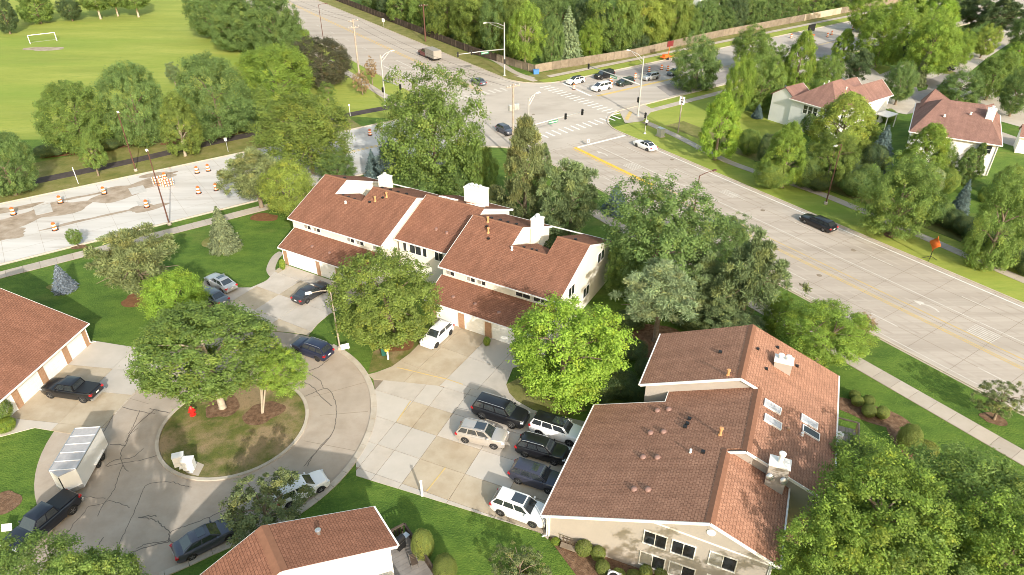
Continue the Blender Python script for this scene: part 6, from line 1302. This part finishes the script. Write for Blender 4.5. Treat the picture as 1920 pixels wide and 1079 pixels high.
    if kind == 'spruce':
        P, Al, Nn, lo = [], [], [], []; L_ = 24; bi = 0
        for k in range(L_):
            t = k / (L_ - 1); z = -0.97 + 1.92 * t; rad = 0.98 * (1 - t) ** 0.85 + 0.03; nb = int(7 + 16 * (1 - t))
            for j in range(nb):
                a = 2 * math.pi * (j + rng.random() * 0.6) / nb + k * 0.7; rb_ = rad * rng.uniform(0.78, 1.08); m_ = max(4, int(26 * rb_)); u = np.linspace(0.12, 1, m_)
                dx, dy = math.cos(a), math.sin(a)
                for w in (-1, 0, 1):
                    lat = w * 0.075 * (1 - u * 0.5) * (0.5 + rb_); x = dx * rb_ * u - dy * lat; y = dy * rb_ * u + dx * lat
                    P.append(np.c_[x, y, z - 0.10 * rb_ * u ** 2 + 0.03 * u + rng.normal(0, 0.008, m_)]); Al.append(np.tile([dx - dy * w * 0.6, dy + dx * w * 0.6, -0.25], (m_, 1))); Nn.append(np.tile([0.25 * dx, 0.25 * dy, 1.0], (m_, 1)) + rng.normal(0, 0.35, (m_, 3))); lo.append(np.full(m_, bi))
                bi += 1
        P, Al, Nn, lo = map(np.concatenate, (P, Al, Nn, lo)); n = len(P)
        return leaf_mesh(P, Nn, np.full(n, 0.062), 0.38, tints(n, lo, bi, rng, 0.0, 0.22), M['needle'], Al, rng)
CR_CACHE = {}
def crown_of(kind, var):
    if (kind, var) not in CR_CACHE: CR_CACHE[(kind, var)] = crown(kind, 100 + 17 * var + sum(map(ord, kind)))
    return CR_CACHE[(kind, var)]
NVAR = dict(round=4, oval=3, loose=4, dense=4, open=3, shrub=2, ball=2, pine=3, juniper=2, spruce=2)
PALM = dict(mid=(0.145, 0.23, 0.04), bright=(0.185, 0.29, 0.036), lime=(0.205, 0.335, 0.034), dark=(0.08, 0.13, 0.04), olive=(0.145, 0.185, 0.055), yellow=(0.215, 0.29, 0.042), deep=(0.125, 0.205, 0.046), pine=(0.145, 0.21, 0.066), blue=(0.19, 0.24, 0.205), bluegreen=(0.10, 0.155, 0.11), spruce=(0.15, 0.19, 0.07), grey=(0.205, 0.285, 0.105), maroon=(0.085, 0.09, 0.038), brown=(0.27, 0.21, 0.085), gold=(0.155, 0.225, 0.036), hedge=(0.085, 0.135, 0.038), shrub=(0.18, 0.235, 0.046))
TREES = [0]
def tree(cx, cy, w, h, kind, col, label, base=None, clear=0.22, group=None, bark='bark', stems=1, name=None, cat='tree', trunk=True, behind=None):
    "crown centred at survey point (cx, cy) with apparent size w x h; clear = bare trunk height as a share of crown height"
    zc = 5.0
    ph = PITCH + math.atan((cy - 539.5) / FPX); c = r = 1.0
    for _ in range(6):
        p = G(cx, cy, zc); d = depth(p); r = w / 2 * d / FPX; hh = h / 2 * d / FPX
        c = math.sqrt(max(hh ** 2 - (r * math.sin(ph)) ** 2, (0.42 * r) ** 2)) / math.cos(ph); zc = c * (1 + 2 * clear)
    if behind is not None:      # keep it on the far side of a fence line
        while p.dot(behind[0]) < behind[1] + 0.5 * r: cy -= 2; p = G(cx, cy, zc)
    if base is not None:
        b = G(*base); lo_, hi_ = 0.0, 25.0
        for _ in range(40):
            m_ = (lo_ + hi_) / 2; y_ = to_px(Vector((b.x, b.y, m_)))[1]
            if y_ > cy: lo_ = m_
            else: hi_ = m_
        if 0.5 * c < m_ < 4 * c: zc = m_
        p = Vector((b.x, b.y, zc)); 
    TREES[0] += 1; k = TREES[0]
    nm = name or {'spruce': 'spruce_tree', 'pine': 'pine_tree', 'juniper': 'juniper_tree', 'shrub': 'shrub', 'ball': 'clipped_shrub'}.get(kind, 'tree')
    root = tag(empty(nm, (p.x, p.y, 0)), label, cat, group)
    o = link('crown', crown_of(kind, k % NVAR[kind]), root); off = Vector((0, 0, zc))
    if base is not None: q = G(cx, cy, zc); off = Vector((q.x - p.x, q.y - p.y, zc))
    o.location = off; o.scale = (r, r, c); o.rotation_euler = (0, 0, (k * 2.399) % 6.283)
    cc = PALM[col]; j = 1.12 + 0.22 * ((k * 0.618) % 1); o.color = (cc[0] * j * 1.04, cc[1] * j * 0.98, cc[2] * j * 1.35, 1)
    if trunk and kind not in ('shrub', 'ball'):
        H_ = zc; rt = max(0.07, min(0.045 * r + 0.04 * c * 0.5, 0.34)); b = MB(); rg = random.Random(k)
        if kind in ('spruce',):
            b.tube([(0, 0, 0), (0, 0, zc), (0, 0, zc + c * 0.85)], [rt * 0.9, rt * 0.6, 0.03], 7)
        else:
            st = [(off.x * 0.25 * 0, 0)] if stems == 1 else [(math.cos(2 * math.pi * s / stems) * 0.9, math.sin(2 * math.pi * s / stems) * 0.9) for s in range(stems)]
            zf = max(zc - c * 0.75, 0.25 * zc)
            for (sx, sy) in st:
                top = Vector((off.x * 0.8 + sx * r * 0.35, off.y * 0.8 + sy * r * 0.35, zc + c * 0.25)); m0 = Vector((off.x * 0.3 + sx * 0.3, off.y * 0.3 + sy * 0.3, zf)); rr = rt / math.sqrt(stems)
                b.tube([(sx * 0.05, sy * 0.05, -0.05), (sx * 0.06, sy * 0.06, 0.25), tuple(m0), tuple((m0 + top) / 2), tuple(top)], [rr * 1.45, rr, rr * 0.85, rr * 0.55, rr * 0.2], 8)
                for q in range(7 if kind != 'pine' else 11):
                    a = q * 2.4 + k; f0 = rg.uniform(0.0, 0.75); s0 = m0.lerp(top, f0); l_ = rg.uniform(0.5, 0.85); e = Vector((off.x + math.cos(a) * r * l_, off.y + math.sin(a) * r * l_, min(s0.z + rg.uniform(0.15, 0.6) * c, zc + c * 0.7)))
                    if kind == 'pine': e.z = s0.z + rg.uniform(-0.05, 0.25) * c
                    mid = s0.lerp(e, 0.5) + Vector((0, 0, 0.1 * c)); b.tube([tuple(s0), tuple(mid), tuple(e)], [rr * 0.42, rr * 0.26, 0.02], 5, False)
        b.build('trunk', M[bark], root, True)
    elif trunk: MB().tube([(0, 0, 0), (0, 0, zc)], 0.05, 6).build('stem', M['bark_dark'], root)
    return root
T = tree
# --- park side
T(5, 308, 104, 108, 'dense', 'deep', 'dense green tree cut by the left edge beside the park path', clear=0.08)
T(140, 218, 132, 122, 'dense', 'mid', 'leftmost of four rounded trees bordering the sports field', clear=0.05, group='rounded trees along the field')
T(250, 195, 118, 142, 'dense', 'deep', 'second from left of the rounded trees bordering the field', clear=0.05, group='rounded trees along the field')
T(400, 180, 138, 142, 'dense', 'deep', 'third from left of the rounded trees bordering the field', clear=0.08, group='rounded trees along the field')
T(518, 142, 140, 104, 'dense', 'bright', 'bright green broad tree at the field corner, rightmost of the rounded row', clear=0.12, group='rounded trees along the field')
T(600, 114, 118, 82, 'dense', 'maroon', 'dark bushy tree with maroon tinge beside the avenue kerb', clear=0.1)
for i, (x, y, w, h) in enumerate(((398, 20, 104, 90), (440, 50, 90, 80), (470, 28, 110, 110), (512, 48, 100, 110), (535, 68, 70, 70))):
    T(x, y, w, h, 'dense', 'deep', ('first', 'second', 'third', 'fourth', 'fifth')[i] + ' from left in the dark clump between field and avenue', clear=0.06, group='dark clump beside the field')
T(562, 80, 48, 44, 'round', 'bright', 'small bright tree peeking out above the dark maroon one', clear=0.1)
T(336, 231, 80, 112, 'oval', 'gold', 'egg shaped street tree with yellowing top beside the park path', base=(348, 293), bark='bark_pale')
T(172, 281, 47, 60, 'oval', 'mid', 'small young tree on the verge next to the thin pale post', base=(185, 330))
T(570, 240, 190, 148, 'loose', 'gold', 'spreading yellow green tree above the pine at the work zone', base=(588, 325))
T(478, 330, 140, 120, 'pine', 'olive', 'olive pine at the footway end of the work zone', clear=0.06)
T(538, 352, 108, 104, 'round', 'yellow', 'yellow green bushy tree touching the cream townhouse end', clear=0.08)
T(492, 200, 52, 70, 'round', 'mid', 'narrow green tree squeezed between bright and yellow ones', clear=0.1)
T(323, 136, 36, 42, 'pine', 'pine', 'dark pine top peeking over the rounded park trees', clear=0.1)
T(612, 166, 40, 28, 'open', 'mid', 'tiny multi stemmed tree on the corner lawn by the avenue', clear=0.5, stems=3)
T(677, 152, 34, 40, 'open', 'brown', 'small half bare brownish tree beside the upper left utility pole', base=(680, 178), clear=0.4)
T(695, 125, 28, 34, 'open', 'brown', 'thin brownish street tree close to the avenue kerb', clear=0.5)
for i, (x, y, w, h, lab) in enumerate(((4, 22, 46, 64, 'dark tree in the top left corner of the field'), (66, 12, 66, 50, 'broad tree second from the top left corner'), (128, 14, 46, 40, 'low dark tree third along the top of the field'), (175, -10, 64, 52, 'pale trunked tree fourth along the top of the field'), (208, -16, 50, 52, 'pale trunked tree fifth along the top of the field'), (248, -12, 62, 50, 'pale trunked tree sixth along the top of the field'))):
    T(x, y, w, h, 'round', ('dark', 'mid', 'dark', 'mid', 'mid', 'mid')[i], lab, clear=0.12 if i < 3 else 0.35, group='trees at the far side of the field', bark='bark' if i < 3 else 'bark_pale')
for i, (x, y, w, h) in enumerate(((85, 283, 46, 22), (110, 282, 36, 20), (205, 268, 50, 20), (455, 238, 40, 22), (475, 236, 36, 26))):
    T(x, y, w, h, 'shrub', 'hedge', ('low dark shrub at the foot of the leftmost park tree', 'low dark shrub next to the first one under the park trees', 'low dark shrub under the second rounded tree', 'low dark shrub right of the brown mulch', 'low dark shrub beside the yellow green tree')[i], clear=0.0, cat='shrub')
# --- corner of the junction
T(812, 243, 220, 232, 'loose', 'mid', 'large leafy tree in front of the junction above the townhouse roof', base=(818, 352))
T(735, 300, 70, 90, 'pine', 'bluegreen', 'dusky evergreen left of the large leafy tree', clear=0.05)
T(985, 322, 112, 195, 'juniper', 'olive', 'tall ragged evergreen column beside the utility pole', clear=0.03)
T(900, 310, 66, 90, 'round', 'mid', 'green bushy tree between leafy tree and ragged evergreen', clear=0.08)
T(698, 309, 40, 58, 'spruce', 'bluegreen', 'small blue green spruce behind the left chimney', clear=0.02)
T(632, 312, 74, 62, 'round', 'deep', 'dark low tree behind the left ridge of the cream row', clear=0.06)
T(850, 330, 90, 60, 'round', 'deep', 'shaded bushy tree directly behind the cream row roof', clear=0.04)
T(1020, 300, 40, 60, 'juniper', 'pine', 'slim dark evergreen right of the ragged column', clear=0.03)
T(1072, 372, 128, 165, 'pine', 'pine', 'broad pine between the ragged column and the big dark tree', clear=0.05)
T(1030, 420, 80, 80, 'pine', 'pine', 'shaded pine behind the right chimney of the cream row', clear=0.04)
T(1155, 372, 56, 56, 'spruce', 'bluegreen', 'dark spruce top behind the big dark tree by the avenue', clear=0.02)
T(1236, 440, 232, 205, 'loose', 'deep', 'big dark green tree along the avenue footway', clear=0.16)
T(1362, 448, 104, 92, 'loose', 'deep', 'dark tree hiding a car on the avenue', clear=0.2)
T(1408, 515, 150, 195, 'pine', 'pine', 'tall bright pine right of the big dark tree', clear=0.08)
T(1345, 580, 110, 90, 'pine', 'pine', 'low pine branches left of the tall bright pine', clear=0.1)
T(1238, 548, 180, 145, 'pine', 'grey', 'pale open pine with bare trunk and spreading limbs', base=(1228, 640), clear=0.4)
for i, (x, y, w, h) in enumerate(((1185, 655, 60, 40), (1215, 690, 50, 40), (1165, 720, 70, 60), (1125, 735, 60, 50), (1200, 735, 50, 50), (1180, 600, 60, 40), (1300, 600, 70, 40))):
    T(x, y, w, h, 'shrub', 'hedge', ('dark shrub on bare soil right of the lime tree', 'dark shrub below the first one near the beige gable', 'broad dark shrub beside the lime tree foot', 'dark shrub under the lime tree edge', 'dark shrub against the beige wall corner', 'shaded shrub at the cream end wall', 'shaded shrub under the pale pine')[i], clear=0.0, cat='shrub')
# fuller belt between the cream row and the avenue
for x, y, w, h, kd, cl, lab in ((1180, 505, 90, 100, 'loose', 'mid', 'green tree right of the cream end wall'), (1322, 525, 120, 130, 'pine', 'pine', 'pine between the pale open pine and the tall bright one'), (1395, 610, 110, 70, 'pine', 'pine', 'low spreading pine beside the beige roof ridge'), (1460, 585, 60, 70, 'loose', 'bright', 'bright small tree at the end of the pines by the footway'), (770, 345, 110, 50, 'loose', 'deep', 'shaded low tree behind the middle chimney of the cream row'), (930, 375, 70, 60, 'juniper', 'olive', 'bushy evergreen touching the double chimney'), (1040, 470, 70, 60, 'shrub', 'hedge', 'shaded shrub in the gap behind the cream notch')):
    T(x, y, w, h, kd, cl, lab, clear=0.08)
for x, y, w, h, kd, cl, lab in ((1450, 325, 70, 60, 'shrub', 'mid', 'broad shrub left of the second street tree trunk'), (1510, 320, 60, 60, 'shrub', 'deep', 'deep green shrub between second and third street trees'), (1655, 275, 60, 80, 'spruce', 'bluegreen', 'dark spruce between the two houses'), (1590, 320, 70, 60, 'pine', 'dark', 'dark evergreen clump under the yellowing tree'), (1715, 330, 80, 80, 'loose', 'mid', 'green tree behind the wide street tree'), (1770, 300, 50, 60, 'round', 'mid', 'bushy tree against the right house front'), (1630, 20, 70, 70, 'round', 'bright', 'bright tree on the street verge near the top'), (1540, 165, 40, 40, 'shrub', 'mid', 'shrub at the back corner of the white house'), (1455, 120, 60, 70, 'loose', 'mid', 'feathery tree left of the pear shaped one'), (1800, 90, 60, 60, 'loose', 'bright', 'bright feathery tree by the far lane')):
    T(x, y, w, h, kd, cl, lab, clear=0.06)
# --- court
T(1058, 646, 230, 206, 'round', 'lime', 'large lime green maple between the two driveways', clear=0.16)
T(715, 562, 206, 180, 'dense', 'gold', 'round dense tree with yellowing leaves in front of the cream row', base=(744, 645))
T(252, 490, 170, 155, 'pine', 'olive', 'spreading olive pine on the lawn near the work zone', clear=0.05)
T(325, 560, 130, 114, 'round', 'lime', 'low lime green tree below the spreading pine', clear=0.06)
T(380, 648, 236, 160, 'dense', 'mid', 'big shade tree with pale trunk on the traffic island', base=(418, 766), bark='bark_pale')
T(524, 692, 100, 88, 'loose', 'bright', 'smaller multi stemmed tree on the traffic island', base=(493, 776), bark='bark_pale', stems=3)
T(414, 427, 66, 84, 'spruce', 'spruce', 'green spruce on the lawn beside the footway', clear=0.01)
T(114, 520, 46, 52, 'spruce', 'blue', 'small blue spruce on the shaded lawn', clear=0.01)
T(137, 443, 29, 29, 'round', 'mid', 'tiny sapling at the work zone kerb', base=(147, 464))
T(62, 1108, 230, 215, 'round', 'mid', 'green tree crown at the bottom left corner', clear=0.9)
T(192, 1112, 180, 190, 'round', 'mid', 'green tree crown right of the bottom left corner one', clear=1.2)
T(-5, 770, 50, 50, 'shrub', 'mid', 'leafy shrub at the left edge by the garage doors', clear=0.0, cat='shrub')
T(8, 797, 40, 22, 'shrub', 'bright', 'low green plant at the left edge of the drive', clear=0.0, cat='shrub')
T(492, 943, 182, 112, 'open', 'olive', 'small olive tree overhanging the white hatchback', clear=0.25)
T(975, 1062, 112, 100, 'open', 'olive', 'sparse olive tree on the lawn at the bottom edge', clear=0.1)
for i, (x, y, w, h) in enumerate(((1650, 950, 270, 235), (1835, 945, 280, 230), (1565, 1045, 200, 190), (1735, 1060, 260, 230), (1890, 1050, 230, 230), (1595, 855, 90, 80))):
    T(x, y, w, h, 'loose', 'bright' if i % 2 == 0 else 'mid', ('upper left', 'upper right', 'lower left', 'lower middle', 'lower right', 'smallest topmost')[i] + ' of the feathery trees in the bottom right corner', clear=(0.85, 0.6, 0.6, 0.5, 0.5, 1.3)[i], group='feathery trees at bottom right')
T(1545, 620, 162, 100, 'round', 'bright', 'bushy street tree between avenue and beige block', base=(1528, 690), stems=2)
T(1622, 606, 54, 28, 'open', 'brown', 'small sparse brownish tree at the near avenue kerb', clear=0.6)
T(1880, 742, 88, 76, 'open', 'olive', 'young street tree at the right edge of the near verge', base=(1863, 787))
for i, (x, y, w, h) in enumerate(((1608, 752, 24, 22), (1630, 770, 28, 28), (1655, 774, 26, 26), (1629, 751, 22, 22), (1603, 741, 22, 20))):
    T(x, y, w, h, 'ball', 'shrub', ('low round shrub left in the bed by the small deck', 'front round shrub in the bed by the small deck', 'right round shrub in the bed by the small deck', 'back round shrub in the bed by the small deck', 'topmost round shrub in the bed by the small deck')[i], clear=0.0, cat='shrub', group='round shrubs by the small deck')
T(1707, 820, 44, 52, 'ball', 'shrub', 'large clipped shrub alone on the right lawn', clear=0.0, cat='shrub'); T(1738, 842, 44, 38, 'shrub', 'shrub', 'loose shrub right of the large clipped one', clear=0.0, cat='shrub')
for i, (x, y, w, h) in enumerate(((1095, 1028, 33, 34), (1122, 1038, 29, 30), (1130, 1064, 29, 30), (1160, 1078, 28, 24), (1188, 1080, 28, 24), (1211, 1071, 26, 26), (1240, 1074, 26, 26))):
    T(x, y, w, h, 'ball', 'shrub', ('first', 'second', 'third', 'fourth', 'fifth', 'sixth', 'seventh')[i] + ' clipped ball shrub counted from the bench along the beige wall', clear=0.0, cat='shrub', group='clipped balls along the beige wall')
T(1042, 1015, 18, 14, 'shrub', 'bright', 'small leafy plant beside the garden bench', clear=0.0, cat='shrub')
for i, (x, y, w, h) in enumerate(((746, 995, 22, 20), (792, 1022, 46, 60), (834, 1066, 48, 56))):
    T(x, y, w, h, 'ball', 'shrub', ('smallest clipped shrub behind the deck corner', 'tall clipped shrub in the middle of the deck side', 'clipped shrub nearest the bottom edge beside the deck')[i], clear=0.0, cat='shrub', group='clipped shrubs beside the deck')
T(529, 496, 12, 22, 'shrub', 'bright', 'slim plant beside the first garage door of the cream row', clear=0.0, cat='shrub'); T(913, 640, 14, 18, 'shrub', 'bright', 'small plant between garage doors behind the lime maple', clear=0.0, cat='shrub')
T(795, 470, 60, 50, 'open', 'olive', 'sparse shrubby tree in the entry nook of the cream row', clear=0.2)
# --- across the avenue
T(1352, 232, 90, 112, 'oval', 'lime', 'lime green street tree nearest the junction across the avenue', base=(1340, 300))
T(1477, 284, 84, 104, 'oval', 'bright', 'green street tree right of the lime one across the avenue', base=(1466, 352))
T(1585, 232, 120, 110, 'oval', 'yellow', 'tall yellow green tree hiding the left white house', clear=0.15); T(1562, 295, 100, 90, 'round', 'gold', 'yellowing tree around the rust street light', clear=0.15); T(1630, 262, 70, 70, 'open', 'mid', 'light green tree at the corner of the left white house', clear=0.1)
T(1310, 116, 102, 104, 'loose', 'deep', 'dark street tree on the corner lawn by the queue', base=(1303, 166))
T(1388, 160, 62, 104, 'round', 'bright', 'left of two dense trees beside the corner lawn', clear=0.06); T(1432, 150, 80, 104, 'round', 'mid', 'right of two dense trees beside the corner lawn', clear=0.06)
T(1412, 86, 88, 66, 'loose', 'mid', 'feathery tree on the far verge above the dense pair', clear=0.2)
T(1502, 112, 68, 102, 'oval', 'bright', 'pear shaped bright tree left of the white house roof', base=(1488, 168))
T(1553, 132, 64, 54, 'round', 'mid', 'low green tree right behind the white house roof', clear=0.08); T(1612, 122, 68, 68, 'pine', 'dark', 'dark pine like tree behind the white house', clear=0.05)
T(1584, 84, 44, 54, 'oval', 'bright', 'small pointed bright tree on the street verge', clear=0.1)
T(1658, 62, 100, 104, 'round', 'bright', 'big bright tree left in the cluster above the houses', clear=0.12); T(1702, 40, 80, 100, 'oval', 'bright', 'second bright tree in the cluster above the houses', clear=0.12); T(1752, 78, 100, 108, 'loose', 'bright', 'broad bright tree over the black pickup', clear=0.2); T(1760, 25, 80, 80, 'oval', 'lime', 'lime green tree behind the broad one at the top right', clear=0.1); T(1722, 90, 50, 90, 'pine', 'dark', 'dark evergreen inside the bright cluster', clear=0.04)
T(1690, 152, 64, 68, 'round', 'deep', 'dark street tree between the two houses', base=(1678, 197)); T(1730, 128, 30, 60, 'spruce', 'olive', 'thin olive conifer behind the tree between the houses', clear=0.04)
T(1802, 163, 80, 64, 'round', 'deep', 'dark round tree behind the right house roof', clear=0.1); T(1866, 140, 76, 78, 'round', 'mid', 'green tree right of the dark round one', clear=0.12); T(1912, 168, 64, 78, 'round', 'deep', 'dark tree at the right edge above the right house', clear=0.15)
T(1850, 74, 48, 52, 'round', 'yellow', 'small yellow tree beside the far parking lane', clear=0.15); T(1884, 28, 90, 84, 'pine', 'dark', 'dark evergreen mass at the top right corner', clear=0.04); T(1830, 18, 80, 80, 'pine', 'dark', 'dark evergreen left of the top right corner', clear=0.04); T(1925, 60, 60, 60, 'round', 'deep', 'green tree cut by the right edge near the top', clear=0.1); T(1790, 5, 70, 60, 'round', 'deep', 'dark tree along the top edge above the parking lane', clear=0.1); T(1905, 105, 50, 44, 'round', 'bright', 'bright low tree at the right edge above the lane', clear=0.1)
T(1690, 362, 152, 144, 'loose', 'mid', 'wide green street tree with sturdy trunk across the avenue', base=(1673, 441)); T(1738, 284, 96, 100, 'oval', 'bright', 'bright tree before the left part of the right house', clear=0.1)
T(1812, 312, 46, 66, 'juniper', 'deep', 'left evergreen cone against the right house wall', clear=0.0); T(1834, 300, 36, 60, 'juniper', 'deep', 'right evergreen cone against the right house wall', clear=0.0)
T(1882, 412, 116, 175, 'round', 'mid', 'tall dense tree at the right edge across the avenue', clear=0.03); T(1895, 340, 60, 60, 'round', 'gold', 'yellow topped tree below the right house corner', clear=0.05)
T(1808, 368, 38, 64, 'spruce', 'bluegreen', 'dark blue spruce left of the tall dense tree', clear=0.01); T(1468, 186, 34, 50, 'spruce', 'bluegreen', 'dark blue spruce left of the white house', clear=0.01); T(1422, 208, 24, 26, 'spruce', 'bluegreen', 'little dark spruce behind the lime street tree', clear=0.01)
for i, (x, y, w, h, c_) in enumerate(((1405, 265, 46, 50, 'mid'), (1440, 280, 36, 60, 'dark'), (1525, 232, 46, 40, 'deep'), (1605, 345, 60, 50, 'deep'), (1640, 300, 50, 60, 'dark'), (1625, 330, 50, 50, 'deep'), (1760, 395, 60, 50, 'deep'), (1745, 340, 50, 60, 'grey'), (1660, 215, 40, 26, 'mid'), (1780, 340, 40, 50, 'mid'), (1850, 365, 30, 30, 'mid'), (1535, 340, 50, 40, 'dark'))):
    T(x, y, w, h, 'shrub', c_, ('loose shrub right of the lime street tree', 'dark shrub between two street trees', 'round shrub under the triple window', 'dark shrub below the rust street light', 'dark tall shrub in the gap between houses', 'deep green shrub near the footway gap', 'shrub under the wide street tree', 'greyish shrub behind the wide street tree', 'low shrub at the porch of the white house', 'green shrub before the right house', 'small shrub at the right house corner', 'dark shrub behind the second street tree')[i], clear=0.0, cat='shrub')
for i in range(9):
    p = G(1790 + i * 18, 412 + i * 11); T(1790 + i * 18, 412 + i * 11, 46, 40, 'shrub', 'hedge', ('first', 'second', 'third', 'fourth', 'fifth', 'sixth', 'seventh', 'eighth', 'ninth')[i] + ' dark shrub from the left in the hedge behind the far footway', clear=0.0, cat='shrub', group='hedge behind the far footway')
# --- woods behind the fences
W_ = [(700, 12, 64, 62, 'round', 'deep'), (728, 8, 50, 60, 'round', 'dark'), (752, 30, 64, 76, 'oval', 'mid'), (790, 48, 58, 80, 'oval', 'mid'), (822, 55, 50, 64, 'round', 'deep'), (838, 20, 84, 94, 'round', 'gold'), (872, 58, 80, 100, 'round', 'gold'), (885, 92, 50, 52, 'juniper', 'deep'), (905, 28, 90, 110, 'round', 'gold'), (935, 60, 84, 110, 'dense', 'deep'), (962, 40, 90, 120, 'round', 'gold')]
W2_ = [(985, 84, 84, 104, 'round', 'bright'), (1018, 22, 84, 94, 'round', 'deep'), (1035, 80, 50, 80, 'dense', 'deep'), (1066, 84, 66, 100, 'spruce', 'grey'), (1055, 24, 66, 90, 'dense', 'deep'), (1108, 92, 56, 66, 'loose', 'bright'), (1110, 40, 70, 90, 'dense', 'dark'), (1150, 30, 112, 120, 'dense', 'mid'), (1152, 96, 54, 56, 'dense', 'deep'), (1208, 48, 134, 132, 'round', 'yellow'), (1190, 95, 60, 40, 'dense', 'dark'), (1262, 40, 90, 100, 'round', 'gold'), (1290, 70, 60, 60, 'round', 'mid'), (1320, 55, 56, 64, 'dense', 'deep'), (1352, 62, 70, 48, 'round', 'deep'), (1375, 32, 60, 64, 'dense', 'dark'), (1405, 22, 66, 70, 'dense', 'deep'), (1440, 24, 60, 60, 'round', 'deep'), (1470, 20, 56, 54, 'juniper', 'deep'), (1500, 14, 56, 50, 'juniper', 'mid'), (1530, 8, 56, 50, 'juniper', 'mid'), (1565, 2, 60, 50, 'juniper', 'mid'), (1600, -4, 60, 50, 'round', 'deep'), (1640, -10, 60, 50, 'round', 'deep'), (1345, 18, 60, 60, 'round', 'deep'), (1240, -5, 90, 60, 'round', 'mid'), (1100, -8, 90, 60, 'dense', 'deep'), (980, -10, 100, 60, 'round', 'mid'), (880, -14, 90, 60, 'dense', 'deep'), (780, -6, 80, 70, 'dense', 'deep')]
ORD = ['first', 'second', 'third', 'fourth', 'fifth', 'sixth', 'seventh', 'eighth', 'ninth', 'tenth', 'eleventh', 'twelfth', 'thirteenth', 'fourteenth', 'fifteenth', 'sixteenth', 'seventeenth', 'eighteenth', 'nineteenth', 'twentieth', 'twenty-first', 'twenty-second', 'twenty-third', 'twenty-fourth', 'twenty-fifth', 'twenty-sixth', 'twenty-seventh', 'twenty-eighth', 'twenty-ninth', 'thirtieth']
CW = dict(gold='yellowish', deep='deep green', mid='green', dark='dark', bright='bright green', grey='grey green', yellow='yellow')
for i, (x, y, w, h, kd, cl) in enumerate(sorted(W_)):
    T(x, y, w, h, kd, cl, '%s tree from the left in the woods behind the avenue fence, %s' % (ORD[i], CW[cl]), clear=0.06, group='woods behind the avenue fence', behind=(NA, 97.0))
for i, (x, y, w, h, kd, cl) in enumerate(sorted(W2_)):
    T(x, y, w, h, kd, cl, '%s tree from the left in the woods behind the street fence, %s' % (ORD[i], CW[cl]), clear=0.06 if x != 985 else 0.25, group='woods behind the street fence', behind=(NB, 136.0), bark='bark_pale' if x == 985 else 'bark', stems=4 if x == 985 else 1)

# tall trees just below the frame that shade the court
for i, (x, y, hh, rr) in enumerate(((-22.5, 16.5, 13.0, 4.6), (15.0, 19.5, 11.5, 3.4), (20.5, 17.0, 12.5, 3.6))):
    root = tag(empty('tree', (x, y, 0)), ('tree below the bottom edge whose shadow falls on the court', 'left tree below the bottom edge whose shadow falls on the beige wall', 'right tree below the bottom edge whose shadow falls on the beige wall')[i], 'tree', 'trees below the picture'); c = 0.42 * hh
    o = link('crown', crown_of('oval' if i == 0 else 'open', i), root); o.location = (0, 0, hh - c); o.scale = (rr, rr, c); o.color = (0.085, 0.15, 0.024, 1)
    MB().tube([(0, 0, 0), (0, 0, hh - c), (0, 0, hh * 0.8)], [0.25, 0.18, 0.05], 8).build('trunk', M['bark'], root, True)
